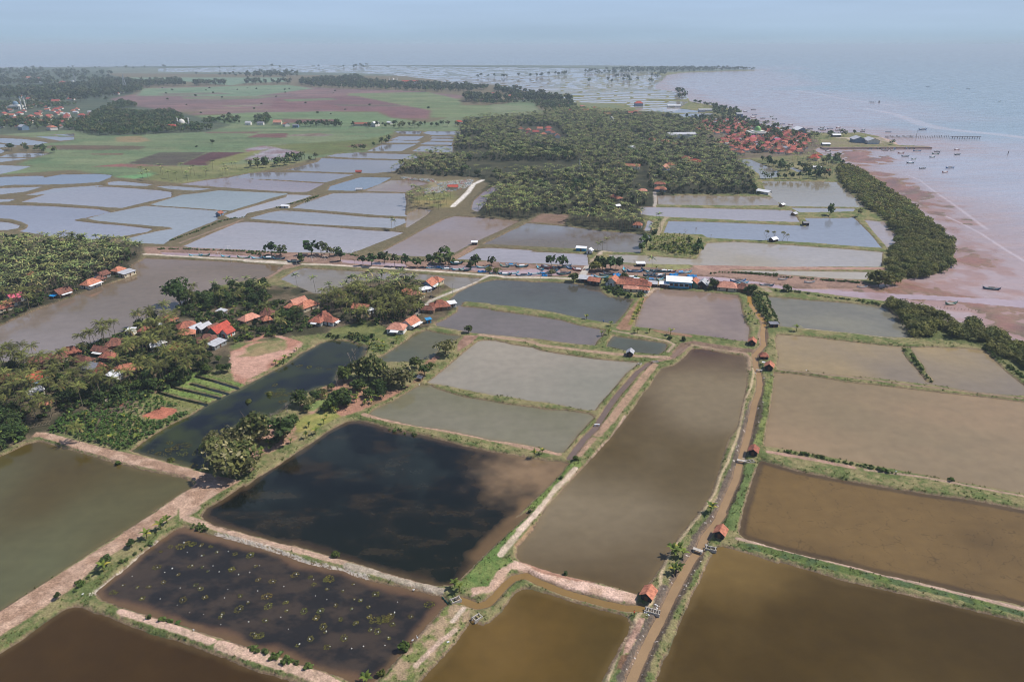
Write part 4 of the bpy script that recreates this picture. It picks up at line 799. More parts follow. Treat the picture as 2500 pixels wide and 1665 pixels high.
def roofmesh(ty, L_, W_, h, rise, o=.5):
    m = MB(); a, b = L_/2+o, W_/2+o; e = h-rise*o/(W_/2)*.8
    if ty == 'gable':
        slab(m, (-a, -b, e), (a, -b, e), (a, 0, h+rise), (-a, 0, h+rise)); slab(m, (-a, b, e), (a, b, e), (a, .001, h+rise), (-a, .001, h+rise)); m.box(-a, a, -.14, .14, h+rise+.06, h+rise+.2)
    elif ty == 'shed': slab(m, (-a, -b, h), (a, -b, h), (a, b, h+rise), (-a, b, h+rise))
    elif ty == 'hip':
        k = max(.3, a-b*.85); m.add([(-a,-b,e),(a,-b,e),(a,b,e),(-a,b,e),(-k,0,h+rise),(k,0,h+rise)], [(3,2,1,0),(0,1,5,4),(2,3,4,5),(1,2,5),(3,0,4)]); m.box(-k, k, -.13, .13, h+rise-.04, h+rise+.12)
    elif ty == 'joglo':
        p, q = a*.52, b*.5; z1 = h+rise*.32; k = p*.5
        m.add([(-a,-b,e),(a,-b,e),(a,b,e),(-a,b,e),(-p,-q,z1),(p,-q,z1),(p,q,z1),(-p,q,z1),(-k,0,h+rise),(k,0,h+rise)],
              [(3,2,1,0),(0,1,5,4),(1,2,6,5),(2,3,7,6),(3,0,4,7),(4,5,9,8),(6,7,8,9),(5,6,9),(7,4,8)])
    return m
def wallmesh(ty, L_, W_, h, rise):
    m = MB().box(-L_/2, L_/2, -W_/2, W_/2, -.6, h-.02)
    if ty == 'gable':
        a, b = L_/2, W_/2
        for s in (-1, 1): x0, x1 = sorted((s*a, s*(a-.2))); m.add([(x0,-b,h-.02),(x0,b,h-.02),(x0,0,h+rise-.1),(x1,-b,h-.02),(x1,b,h-.02),(x1,0,h+rise-.1)], [(0,2,1),(3,4,5),(0,1,4,3),(1,2,5,4),(2,0,3,5)])
    return m
WN = mesh('window', *(lambda m: (np.array(m.V), m.F))(MB().box(-.55, .55, -.03, .03, -.55, .55)), frame)
WP = mesh('pane', *(lambda m: (np.array(m.V), m.F))(MB().box(-.45, .45, -.05, .05, -.45, .45)), dark)
def house(x, y, L_, W_, h, rise, ang, ty, rf, wl, label, cat='house', name='house', wins=True, door=True, awn=(), group=None, z=None, dmat=None, o=.5, lean=None):
    """awn: (side, width, depth, material) lean-to awnings; sides -y +y -x +x are 0..3"""
    e = bpy.data.objects.new(name, None); COL.objects.link(e); e.location = (x, y, gz(x, y) if z is None else z); e.rotation_euler = (0, 0, ang)
    tag(e, label, cat, group); TAKEN.append((x, y, max(L_, W_)*.5+1)); TAKEN.append((x, y-max(L_, W_)*.5-1.5, max(L_, W_)*.36))
    put('wall', wallmesh(ty, L_, W_, h, rise).mesh('wall', WM[wl]), e); put('roof', roofmesh(ty, L_, W_, h, rise, o).mesh('roof', RM[rf] if isinstance(rf, str) else rf), e)
    if wins:
        for sd in (-1, 1):
            for q in np.linspace(-L_/2+1.3, L_/2-1.3, max(2, int(L_/3.2))):
                if sd == -1 and door and abs(q) < 1.1: continue
                w = put('window', WN, e, (q, sd*(W_/2+.02), min(h*.55, 1.6))); put('pane', WP, w)
            if W_ > 4: w = put('window', WN, e, (sd*(L_/2+.02), W_*.22, min(h*.55, 1.6)), math.pi/2); put('pane', WP, w)
    if door: put('door', MB().box(-.5, .5, -W_/2-.06, -W_/2+.02, 0, min(2.1, h-.3)).mesh('door', dmat or dwood), e); put('door', MB().box(-L_/2-.06, -L_/2+.02, -.5, .5, 0, min(2.1, h-.3)).mesh('door', dmat or dwood), e)
    for sd, w_, dp, mt in awn:
        m = MB(); hh = min(h, 2.9)-.3
        if sd < 2: s = (-1, 1)[sd]; slab(m, (-w_/2, s*(W_/2+.05), hh), (w_/2, s*(W_/2+.05), hh), (w_/2, s*(W_/2+dp), hh-.5), (-w_/2, s*(W_/2+dp), hh-.5), .06)
        else: s = (-1, 1)[sd-2]; slab(m, (s*(L_/2+.05), -w_/2, hh), (s*(L_/2+.05), w_/2, hh), (s*(L_/2+dp), w_/2, hh-.5), (s*(L_/2+dp), -w_/2, hh-.5), .06)
        a_ = put('awning', m.mesh('awning', mt), e)
        for q in (-w_/2+.15, w_/2-.15):
            p = MB(); c = (q, s*(W_/2+dp-.15)) if sd < 2 else (s*(L_/2+dp-.15), q); p.tube([(c[0], c[1], -.3), (c[0], c[1], hh-.5)], .06, 5); put('awning_post', p.mesh('awning_post', wood), a_)
    return e
def angpx(v, x, y, dx, dy):
    """world angle of a direction drawn on the photo at a point"""
    p = pw(f'{v} {x} {y} {x+dx} {y+dy}'); d = p[1]-p[0]; return math.atan2(d[1], d[0])
# ------------------------------------------------------------------ the houses one can tell apart: view, foot x y, ridge direction, length, width, eaves, rise, roof shape, roof, wall, label, extras
LM = []
HS = [
 ('C1 125 735', (70,-20), 9, 7, 3.4, 2.2, 'gable', 'P', 'w', 'white house with a bright pink roof at the left edge of the palm grove', {}),
 ('C1 75 775', (70,-20), 9, 6, 2.7, 1.8, 'gable', 'O', 'w', 'orange roofed house in front of the pink roof', {}),
 ('C1 20 810', (70,-20), 8, 6, 2.6, 1.6, 'hip', 'N', 'c', 'rusty roofed house at the left frame edge below the pink roof', {}),
 ('C1 500 690', (70,-22), 9, 7.5, 3, 2.6, 'gable', 'B', 't', 'dark red roofed house with blue tarpaulins beside the long left pond', {'awn': [(2, 5, 3.4, awb), (0, 7, 1.8, aww)]}),
 ('C1 735 612', (70,-26), 11, 7, 3, 2.6, 'hip', 'O', 'w', 'orange roofed house with a long white wall facing the pond', {'awn': [(0, 11, 2.2, aww)]}),
 ('C1 800 575', (70,-26), 7, 6, 2.6, 1.8, 'hip', 'B', 't', 'low brown roofed house right behind the long white wall', {}),
 ('C1 835 540', (70,-26), 8, 6, 2.8, 2.1, 'gable', 'B', 'g', 'dark brown roofed house behind the white walled house', {'awn': [(2, 4, 3, aww)]}),
 ('C1 965 500', (70,-26), 8, 6.5, 2.8, 2.2, 'hip', 'O', 't', 'orange roofed house nearest the far end of the left grove', {}),
 ('C1 1035 520', (70,-24), 10, 6, 2.6, .9, 'shed', 'G', 'c', 'open fronted shed with a pale tin roof at the point of the left grove', {'cat': 'shed'}),
 ('C1 262 540', (60,10), 5, 4.5, 2.8, 2.2, 'hip', 'O', 't', 'small orange roof deep among the left palms', {}),
 ('C1 1370 925', (60,-25), 9, 7, 3, 2.6, 'hip', 'N', 't', 'weathered rust roofed house first by the waterside of the middle village', {'awn': [(2, 6, 3, aww)]}),
 ('C1 1525 975', (60,-12), 10, 8, 3, 2.6, 'hip', 'N', 't', 'broad rust roofed house left of the twin grey roofs', {}),
 ('C1 1600 985', (50,-22), 8, 5, 2.8, 1.6, 'gable', 'G', 'g', 'left one of the twin grey tin roofs in the middle village', {}),
 ('C1 1665 975', (50,-22), 8, 5, 2.8, 1.6, 'gable', 'G', 'g', 'right one of the twin grey tin roofs in the middle village', {}),
 ('C1 1740 985', (50,-22), 7, 6, 2.6, 2, 'gable', 'B', 't', 'brown roofed house tucked left of the bright red roof', {}),
 ('C1 1800 1010', (70,-35), 12, 7, 3.6, 3, 'gable', 'R', 'n', 'tall green gabled house with the brightest red roof of the village', {'dmat': dred, 'awn': [(0, 6, 2.6, aww)]}),
 ('C1 1865 1020', (70,-35), 6, 5, 3, 2.1, 'gable', 'R', 'w', 'white annex under a red roof at the side of the green gabled house', {'dmat': dred}),
 ('C1 1690 1085', (60,-10), 10, 8, 3, 2.8, 'joglo', 'B', 't', 'wide dark brown stepped roof in front of the bright red one', {}),
 ('C1 1775 1110', (50,-26), 9, 5, 2.5, .8, 'shed', 'G', 'g', 'long grey tin lean-to in front of the dark brown stepped roof', {'cat': 'shed'}),
 ('C1 1525 1030', (60,-8), 9, 6, 2.8, 2, 'hip', 'O', 't', 'orange brown roof in front of the broad rust roof', {}),
 ('C1 930 1120', (60,-8), 9, 8, 2.8, 3, 'joglo', 'B', 't', 'brown pavilion roof by the water beside two leaning palms', {}),
 ('C1 560 1185', (60,-12), 10, 7, 2.8, 2.6, 'hip', 'N', 't', 'orange brown roofed house right on the bank of the long pond', {}),
 ('C1 470 1230', (60,-18), 7, 6, 2.6, 1.8, 'hip', 'B', 'c', 'small brown roofed house on the pond bank', {}),
 ('C1 320 1275', (70,-14), 10, 8, 3.2, 2.8, 'gable', 'B', 'c', 'brown gabled house with pale ridge tiles near the left frame edge', {}),
 ('C1 290 1405', (70,-30), 10, 7, 3, 2.4, 'gable', 'R', 's', 'red roofed house with a pale blue porch below the brown gable', {'awn': [(0, 9, 2.4, plain('awning_pale_blue', (150,178,200), .5, .1))]}),
 ('C1 45 1410', (70,-6), 12, 8, 2.8, 2.6, 'hip', 'N', 't', 'rust roofed house cut by the left frame edge', {}),
 ('C1 665 1250', (70,12), 11, 6, 2.7, 2.2, 'hip', 'B', 't', 'long dark roof among palms behind the pyramid roof', {}),
 ('C1 830 1165', (60,8), 9, 5, 2.6, 1.8, 'gable', 'B', 't', 'brown ridge between the pavilion and the orange roof', {'awn': [(0, 6, 2, aww)]}),
 ('C1 890 1215', (50,6), 8, 6, 2.6, 2.1, 'hip', 'N', 't', 'orange brown roof just right of the long dark roof', {}),
 ('C1 740 1310', (60,10), 8, 5, 2.6, .9, 'shed', 'D', 'w', 'blue grey tin roof left of the pyramid roof', {'cat': 'shed'}),
 ('C1 830 1335', (50,0), 5.5, 5.5, 2.8, 4, 'hip', 'N', 't', 'steep pyramid roofed house hemmed in by palms', {}),
 ('C1 1020 1330', (60,-12), 11, 7, 2.8, 2.4, 'hip', 'O', 't', 'pale orange roof with dark patches above the vegetable beds', {}),
 ('C1 935 1370', (60,16), 7, 4, 2.5, .8, 'shed', 'W', 'w', 'white tin roof left of the pale orange roof', {'cat': 'shed'}),
 ('C1 1270 1130', (40,-8), 4, 3.5, 2.5, .8, 'shed', 'W', 'w', 'left one of two small white roofs in the middle palms', {'cat': 'shed'}),
 ('C1 1325 1110', (40,-14), 4, 3, 2.5, .8, 'shed', 'W', 'w', 'right one of two small white roofs in the middle palms', {'cat': 'shed'}),
 ('C1 1455 1150', (50,4), 7, 6, 2.8, 2.6, 'hip', 'R', 't', 'small orange red roof standing alone in the middle palms', {}),
 ('C1 1190 1000', (50,0), 7, 5.5, 2.8, 1.9, 'hip', 'N', 't', 'rust roof half hidden behind waterside palms', {}),
 ('C1 1075 1000', (40,0), 4, 3.6, 2.7, .7, 'shed', 'W', 'w', 'white awning roof by the waterside palms', {'cat': 'shed'}),
 ('C1 1820 845', (50,-30), 5, 4, 2.6, .9, 'shed', 'G', 'g', 'grey leaf covered roof in the banana garden', {'cat': 'shed'}),
 ('C1 2040 905', (60,-22), 11, 7, 2.9, 2.4, 'hip', 'S', 't', 'long pinkish brown roof at the inland end of the village', {}),
 ('C2 170 870', (50,-4), 8, 7.5, 3, 3.4, 'joglo', 'B', 't', 'dark stepped roof joined to the long pinkish brown roof', {}),
 ('C2 168 910', (40,-8), 5, 5, 2.6, 1.8, 'hip', 'O', 't', 'small orange roof in front of the dark stepped roof', {}),
 ('C2 425 775', (60,-20), 10, 7, 3, 2.6, 'gable', 'S', 'c', 'salmon roofed house behind the large orange complex', {}),
 ('C2 500 800', (60,-20), 12, 8, 3, 2.8, 'hip', 'O', 'c', 'large orange roof nearest the inner palm grove', {}),
 ('C2 372 805', (50,6), 7, 6, 2.7, 2, 'hip', 'O', 't', 'low orange wing left of the large orange roof', {}),
 ('C2 585 925', (60,8), 8, 6.5, 2.8, 2.1, 'hip', 'N', 'g', 'low rust roofed wing with a white porch by the meadow', {'awn': [(0, 4, 2, aww)]}),
 ('C2 645 895', (50,-10), 7, 7, 3.2, 3.4, 'joglo', 'N', 'g', 'tall stepped rust roof rising over the low wing', {}),
 ('C2 690 920', (60,10), 8, 6, 2.8, 2.2, 'hip', 'N', 'w', 'rust roof with a white skirt on the meadow side', {'awn': [(3, 4, 2, aww)]}),
 ('C2 950 815', (60,6), 11, 6, 2.8, 2.1, 'gable', 'O', 'c', 'orange ridge hidden in the inner palm grove', {}),
 ('C2 1020 830', (30,-10), 3.5, 3, 2.5, .7, 'shed', 'W', 'w', 'small white roof beside the hidden orange ridge', {'cat': 'shed'}),
 ('C2 1240 990', (60,4), 10, 8, 3.2, 2.6, 'hip', 'S', 'w', 'salmon hipped roof house with white and blue awnings over the swamp', {'awn': [(0, 5, 3, aww)]}),
 ('C2 1350 945', (50,-28), 9, 7, 3.2, 2.6, 'gable', 'O', 'w', 'white house with an orange gable next to the salmon hipped roof', {'awn': [(0, 9, 2.6, aww)]}),
 ('C2 1590 800', (60,-6), 12, 9, 3, 3.2, 'joglo', 'N', 't', 'large rust brown hipped roof at the bend of the small road', {}),
 ('C2 1500 820', (50,4), 8, 5, 2.6, 1.6, 'hip', 'B', 't', 'low dark wing left of the large rust brown roof', {}),
 ('C2 1690 775', (40,-6), 5, 4, 2.6, .6, 'shed', 'W', 'w', 'small white shed between the rust brown roof and the pond', {'cat': 'shed'}),
 ('C2 1500 905', (30,-6), 4, 3, 2.4, .7, 'shed', 'L', 'b', 'little blue walled hut under the palms by the road', {'cat': 'hut', 'name': 'hut'}),
 ('C2 1330 690', (60,10), 10, 7, 2.9, 2.4, 'hip', 'O', 'c', 'orange hipped roof behind the rust brown one', {}),
 ('C2 1400 705', (60,14), 9, 6, 2.8, 2, 'hip', 'S', 'c', 'low salmon wing running right from the orange hipped roof', {}),
 ('C2 1505 625', (50,-34), 9, 8, 3.4, 3, 'gable', 'O', 's', 'blue grey gabled house below the road junction', {'awn': [(0, 8, 2.6, aww)]}),
 ('C2 1565 595', (60,8), 8, 7, 3.4, 2.4, 'hip', 'O', 'c', 'orange hipped roof joined to the blue grey gable', {}),
 ('C2 1470 655', (50,-10), 8, 4, 2.4, .7, 'shed', 'W', 'w', 'white tin shelter in front of the blue grey gable', {'cat': 'shed'}),
 ('E 590 405', (60,6), 9, 6, 2.6, 1.0, 'shed', 'G', 'k', 'dark boarded shed with a white tin roof near the bridge', {'cat': 'shed'}),
 ('E 690 425', (60,8), 8, 6, 2.6, 1.8, 'gable', 'O', 'k', 'dark boarded shed with an orange roof near the bridge', {'cat': 'shed'}),
 ('E 895 445', (50,-45), 8, 8, 3.2, 3, 'gable', 'O', 'w', 'white house with a steep orange gable behind the hedge', {}),
 ('E 990 460', (60,6), 9, 7, 3, 2.6, 'hip', 'O', 'c', 'orange hipped roof right of the steep gable', {}),
 ('E 1120 470', (60,6), 9, 8, 3.2, 3, 'gable', 'N', 'w', 'rust tiled house in the middle of the creek side row', {}),
 ('E 1095 505', (60,4), 10, 6, 2.4, 1.2, 'hip', 'S', 'c', 'long low salmon roof in front of the rust tiled house', {}),
 ('E 1245 475', (60,6), 9, 8, 3, 3, 'joglo', 'N', 'c', 'rust hipped roof beside the square purple pond', {}),
 ('E 1235 515', (60,8), 7, 4, 2.4, 1.2, 'hip', 'O', 'w', 'low orange porch roof with a white front at the pond corner', {}),
 ('E 1045 432', (60,6), 8, 6, 3, 2.2, 'gable', 'B', 'c', 'brown ridge peeping up behind the creek side houses', {}),
 ('E 1205 445', (60,6), 7, 6, 3, 2.2, 'hip', 'O', 'c', 'small orange roof between boats and the rust tiled house', {}),
 ('E 1330 455', (60,6), 6, 4, 2.5, .8, 'shed', 'G', 'k', 'low grey work shed in the crowded boat yard', {'cat': 'shed'}),
 ('E 1460 462', (60,4), 6, 4, 2.6, .8, 'shed', 'W', 'k', 'low white work shed left of the blue hall', {'cat': 'shed'}),
 ('E 1130 420', (60,4), 6, 4, 2.5, .7, 'shed', 'W', 'k', 'white sheet roof among boats behind the rust tiled house', {'cat': 'shed'}),
 ('E 2050 470', (60,4), 6, 5, 2.6, 1.8, 'gable', 'N', 'k', 'small rust gable left of the broad salmon roof', {}),
 ('E 1790 460', (40,-50), 8, 7, 3, 2.6, 'gable', 'O', 'n', 'green grey house with an orange gable next to the blue hall', {}),
 ('E 1890 470', (40,-50), 8, 7, 3, 2.6, 'gable', 'G', 'k', 'dark gabled shed with a grey roof next to the orange gable', {'cat': 'shed'}),
 ('E 2160 500', (70,6), 12.5, 8, 3, 3, 'hip', 'S', 'c', 'broad salmon hipped roof at the end of the creek side row', {}),
 ('E 2330 510', (60,6), 9, 8, 2.8, 3, 'joglo', 'B', 't', 'dark red stepped roof last in the creek side row', {}),
 ('E 540 60', (60,4), 8, 4, 2.5, .6, 'shed', 'W', 'b', 'long bright blue hut on the dike across the creek', {'cat': 'hut', 'name': 'hut'}),
 ('E 635 85', (20,-14), 4.5, 4, 2.4, 1.6, 'gable', 'W', 'w', 'small white gabled hut beside the blue hut', {'cat': 'hut', 'name': 'hut'}),
 ('E 1198 230', (60,0), 6, 4, 2.4, .5, 'shed', 'W', 'k', 'flat white roofed shelter on the grass above the boats', {'cat': 'shelter', 'name': 'shelter', 'wins': False}),
 ('C1 1800 25', (30,-12), 6, 4.5, 2.6, 1.6, 'gable', 'N', 's', 'red roofed hut on the dike corner among the far left ponds', {'cat': 'hut', 'name': 'hut'}),
 ('D2 325 1240', (60,2), 8, 4, 2.4, .8, 'gable', 'W', 'w', 'white tin roofed hut where three mid dikes meet', {'cat': 'hut', 'name': 'hut'}),
 ('D2 925 945', (40,0), 7, 5, 2.4, 1.5, 'gable', 'R', 't', 'bright orange roofed hut on a thin far dike', {'cat': 'hut', 'name': 'hut'}),
 ('D2 930 1092', (40,0), 7, 4.5, 2.5, 1.3, 'gable', 'G', 't', 'grey hut on the dike below the deep blue pond', {'cat': 'hut', 'name': 'hut'}),
 ('C2 1878 262', (40,0), 4.5, 3.5, 2.2, .6, 'shed', 'W', 'k', 'white roofed hut under the leafless tree on the dike', {'cat': 'hut', 'name': 'hut'}),
 ('C4 300 238', (40,-8), 6, 4.5, 2.4, 1.4, 'gable', 'W', 'k', 'white roofed hut under four feathery trees on the dike', {'cat': 'hut', 'name': 'hut'}),
 ('C4 565 100', (30,0), 5, 4, 2.2, 1.0, 'gable', 'D', 'k', 'dark hut on stilts at the end of the dike corner', {'cat': 'hut', 'name': 'hut'}),
 ('D4 472 1295', (40,-10), 5, 4.5, 2.3, 1.2, 'gable', 'G', 't', 'grey hut halfway down the broad far dike', {'cat': 'hut', 'name': 'hut'}),
 ('D4 370 1228', (40,-10), 5, 4, 2.3, 1, 'gable', 'W', 't', 'pale hut at the top of the broad far dike', {'cat': 'hut', 'name': 'hut'}),
 ('D4 225 1125', (60,10), 15, 8, 3, 1.6, 'gable', 'W', 'w', 'large white roofed shed at the tip of the palm forest', {'cat': 'shed'}),
 ('A3 1292 735', (55,-95), 5.4, 4.6, 2.1, 1.7, 'gable', 'O', 'k', 'orange tiled watch hut nearest the camera by the litter filled sluice', {'cat': 'hut', 'name': 'hut'}),
 ('A3 1885 225', (45,-95), 5.2, 4.4, 2.1, 1.7, 'gable', 'O', 'k', 'orange tiled watch hut beside the concrete footbridge', {'cat': 'hut', 'name': 'hut'}),
 ('B3 2155 775', (20,-80), 5.4, 4.6, 2.1, 1.6, 'gable', 'N', 'k', 'watch hut with a dark tarpaulin front beside the canal weir', {'cat': 'hut', 'name': 'hut'}),
 ('C3 2285 1290', (15,-60), 6, 5.2, 2.4, 2, 'gable', 'O', 'k', 'orange roofed canal hut next to a satellite dish', {'cat': 'hut', 'name': 'hut'}),
 ('C3 2240 1200', (50,2), 5.6, 4.6, 2.1, 1.9, 'hip', 'N', 'k', 'low rust roofed hut just above the one with the dish', {'cat': 'hut', 'name': 'hut'}),
 ('C3 2145 1085', (20,-60), 6, 5.2, 2.2, 2, 'gable', 'O', 'k', 'orange roofed hut at the corner of the square purple pond', {'cat': 'hut', 'name': 'hut'}),
 ('C3 1140 1175', (20,-60), 5.6, 4.4, 2.2, 1.6, 'gable', 'G', 'k', 'lone hut with a pale grey gable on the middle dike', {'cat': 'hut', 'name': 'hut'}),
 ('C4 300 938', (60,0), 6.5, 4, 2.2, .6, 'shed', 'D', 'k', 'flat dark hut among bushes at the canal bend', {'cat': 'hut', 'name': 'hut'}),
 ('B1 265 310', (50,-24), 7, 5, 2.8, 1.4, 'gable', 'G', 'w', 'white walled shed with a pale roof left of the vegetable beds', {'cat': 'shed'}),
 ('B1 390 385', (30,10), 4.5, 4.5, 2.6, 2, 'hip', 'O', 't', 'small orange roof half buried in trees by the vegetable beds', {}),
 ('B2 1435 165', (26,8), 3, 2.4, 1.8, .9, 'gable', 'D', 't', 'tiny grey hut under trees on the bank of the pale pond', {'cat': 'hut', 'name': 'hut', 'wins': False}),
 # forest and beyond
 ('D3 1390 1105', (60,2), 13, 8, 3, 2.8, 'hip', 'O', 's', 'orange roofed house on the forest road beside the ponds', {}),
 ('D3 1385 1060', (60,2), 13, 7, 3, 2.4, 'hip', 'N', 'c', 'rust roof right behind the orange forest road house', {}),
 ('D3 1245 1115', (60,2), 9, 6, 2.8, 2, 'hip', 'S', 'c', 'salmon roof across the forest road', {}),
 ('D3 1000 1165', (60,8), 8, 6, 2.8, 1.6, 'hip', 'N', 'c', 'brown roof deep in the front palms left of the forest road', {}),
 ('D3 1045 1180', (60,-8), 7, 6, 2.8, 1.6, 'hip', 'O', 'c', 'orange roof deep in the front palms left of the forest road', {}),
 ('D3 1035 1240', (30,-4), 5, 4, 2.6, 1.2, 'gable', 'W', 'k', 'white gable peeping out of the front palms', {}),
 ('C3 1203 122', (60,4), 8, 6, 2.8, 2.2, 'hip', 'O', 'w', 'orange roof at the right foot of the front palm grove', {}),
 ('D3 1420 935', (60,-30), 16, 12, 4, 4, 'gable', 'S', 's', 'large blue grey gabled house in the forest', {}),
 ('D3 1470 905', (60,10), 10, 8, 4, 3, 'hip', 'O', 'c', 'orange wing joined to the large blue grey gable', {}),
 ('D3 1160 920', (60,2), 20, 11, 4, 2.4, 'gable', 'O', 'w', 'long white building with an orange roof in the forest', {}),
 ('D3 1155 750', (60,10), 12, 8, 3, 2, 'gable', 'W', 'w', 'white roof in the middle of the forest', {}),
 ('D3 985 530', (40,-40), 13, 10, 6, 5, 'gable', 'G', 's', 'tall pale gable at the back of the palm forest', {}),
 ('D3 1680 880', (60,8), 16, 10, 4, 3, 'hip', 'R', 'c', 'dark red roof at the right of the forest', {}),
 ('D3 1600 850', (60,8), 14, 9, 4, 3, 'hip', 'N', 'c', 'rust roof left of the dark red forest roof', {}),
 ('D3 1430 710', (60,4), 14, 9, 4, 3, 'hip', 'O', 'c', 'orange roof showing in the upper forest', {}),
 ('D3 1320 695', (50,4), 10, 9, 4, 3, 'hip', 'R', 'c', 'small red roof showing in the upper forest', {}),
 ('D3 1520 730', (60,12), 18, 9, 4, 3, 'hip', 'N', 'c', 'long rust roof showing in the upper forest', {}),
 ('D3 1560 665', (60,-1), 54, 18, 7, 3, 'gable', 'G', 'w', 'very long warehouse with a pale grey roof behind the forest', {'cat': 'warehouse', 'name': 'warehouse', 'o': 1}),
 ('D4 520 625', (40,12), 29, 20, 7, 5, 'gable', 'W', 's', 'large white gabled hall beside the fishing village shore', {'cat': 'hall', 'name': 'hall', 'o': 1}),
 ('D4 1000 700', (60,26), 27, 20, 6, 4, 'gable', 'G', 's', 'left bay of the grey roofed fish market on the spit', {'cat': 'hall', 'name': 'hall', 'o': 1.5}),
 ('D4 1110 710', (60,20), 28, 20, 6, 4, 'gable', 'G', 'w', 'white gabled right bay of the fish market on the spit', {'cat': 'hall', 'name': 'hall', 'o': 1.5}),
 ('D4 815 655', (60,0), 16, 9, 3.5, 2, 'gable', 'W', 'k', 'open white roofed shelter by the village quay', {'cat': 'shelter', 'name': 'shelter'}),
 ('D4 730 728', (60,0), 14, 9, 3, 1.6, 'gable', 'W', 'g', 'white roofed shed on the quay meadow', {'cat': 'shed'}),
 ('D4 635 850', (60,6), 16, 12, 4, 4, 'hip', 'R', 'c', 'orange red roof cluster front house among trees by the mangroves', {}),
 ('D4 665 825', (60,0), 12, 9, 4, 3, 'hip', 'R', 'c', 'second red roof right behind the front house by the mangroves', {}),
 ('D4 725 950', (60,0), 12, 7, 3, 1.6, 'gable', 'O', 't', 'orange roofed shed at the top of the mangrove belt', {'cat': 'shed'}),
 ('D4 655 918', (60,0), 11, 5, 2.6, .6, 'shed', 'W', 'w', 'white sheet roof left of the orange shed by the mangroves', {'cat': 'shed'}),
 ('D3 2035 500', (60,0), 15, 10, 10, 2, 'gable', 'G', 's', 'pale tall block at the shore end of the village', {'cat': 'building', 'name': 'building'}),
 ('D2 1060 570', (50,-10), 20, 13, 6, 4, 'gable', 'W', 'w', 'white gabled house in the row beyond the green field', {}),
 ('D2 950 565', (60,0), 38, 12, 4, 3, 'gable', 'N', 'c', 'long rust roofed row left of the white gable beyond the field', {}),
 ('D2 1750 550', (60,0), 16, 11, 5, 3, 'hip', 'R', 'w', 'red roof where the field row meets the forest', {}),
 ('D2 1180 552', (60,10), 14, 8, 4, 2, 'gable', 'W', 'w', 'white roof right of the white gabled house', {}),
 ('D2 410 580', (40,0), 12, 9, 5, 2, 'gable', 'D', 's', 'pale blue house in the tree row beyond the field', {}),
 ('D2 330 570', (50,14), 18, 11, 5, 3, 'gable', 'N', 'w', 'white walled house with rust roof left of the pale blue house', {}),
 ('D2 260 555', (50,0), 18, 11, 5, 5, 'gable', 'S', 'c', 'salmon gables under the dark trees beyond the field', {}),
 ('D2 120 558', (40,0), 14, 9, 4, 3, 'gable', 'D', 'w', 'grey roofed house under the big dark trees beyond the field', {}),
 ('D2 20 558', (40,0), 12, 9, 5, 3, 'gable', 'G', 'w', 'white house at the left of the big dark trees', {}),
 ('D1 1410 590', (60,0), 22, 12, 5, 4, 'hip', 'R', 'c', 'orange red roof left of the small domed mosque', {}),
 ('D1 185 600', (50,8), 20, 14, 7, 4, 'gable', 'G', 's', 'pale blue gabled house at the town edge by the far left ponds', {}),
 ('D1 420 600', (50,10), 22, 14, 6, 4, 'hip', 'O', 'w', 'orange roofed house at the town edge facing the far ponds', {}),
 ('D2 1065 220', (60,0), 36, 14, 9, 4, 'gable', 'R', 'w', 'left white school block with a red roof in the far trees', {'cat': 'school', 'name': 'school', 'o': 1}),
 ('D2 1355 220', (60,0), 79, 16, 10, 5, 'gable', 'R', 'w', 'long white school block with a red roof in the far trees', {'cat': 'school', 'name': 'school', 'o': 1}),
 ('D3 1210 400', (60,0), 24, 16, 7, 6, 'hip', 'R', 's', 'big red roofed hall among the ponds behind the village', {'cat': 'hall', 'name': 'hall'}),
 ('D3 1500 410', (60,0), 38, 11, 4, 2, 'gable', 'W', 'w', 'long white shed on the dike by the far shore', {'cat': 'shed'}),
 ('D3 1760 445', (60,0), 38, 12, 4, 2, 'gable', 'G', 'w', 'long pale shed at the edge of the shore trees', {'cat': 'shed'}),
]
for s, (dx, dy), L_, W_, h, rise, ty, rf, wl, lab, kw in HS:
    v, fx, fy = s.split(); p = pw(s, .7)[0]; ang = angpx(v, float(fx), float(fy), dx, dy)
    far_ = p[1] > 950; kw = dict(kw); q_ = (.9 if far_ else (.68 if kw.get('name') == 'hut' and p[1] < 420 else .97)); L_, W_, h, rise = L_*q_, W_*q_, h*(q_ if far_ else .92), rise*q_; kw['awn'] = [(a_[0], a_[1]*q_, a_[2]*q_, a_[3]) for a_ in kw.get('awn', ())]
    LM.append((p[0], p[1], lab, not far_))
    if far_: kw['wins'] = kw.get('wins', True) and L_ > 30
    if kw.get('wins') is not False and kw.get('name') == 'hut': kw['wins'] = False
    # the footprint centre lies behind the near wall line
    house(p[0], p[1]+W_*.35, L_, W_, h, rise, ang, ty, rf, wl, lab, **kw)
def pp(s, z=.7): return pw(s, z)[0]
# blue hall of the boat yard: white roof, blue front of bays
p = pp('E 1630 468'); e = house(p[0], p[1]+4, 16.5, 9, 4.2, 1.0, angpx('E', 1630, 468, 60, 4), 'shed', 'W', 'b', 'long bright blue hall with a white roof beside the creek', 'hall', 'hall', wins=False, door=False)
for q in (-5.2, -1.8, 1.6, 5.0): f_ = put('bay_window', MB().box(q-1.4, q+1.4, -4.61, -4.5, 1.0, 3.2).mesh('bay_window', frame), e); put('pane', MB().box(q-1.25, q+1.25, -4.64, -4.6, 1.15, 3.05).mesh('pane', dark), f_)
put('door', MB().box(6.8, 7.8, -4.61, -4.5, 0, 2.2).mesh('door', dwood), e)
# satellite dish by the canal hut
p = pp('C3 2233 1245'); d = place1('satellite_dish', (lambda m: m.mesh('dish', aww))(MB().tube([(0, 0, -.3), (0, 0, 1.4)], .05).dome((0, 0, 1.4), .95, -.35, 14, 3)), *p, 'white satellite dish beside the orange canal hut', 'satellite dish')
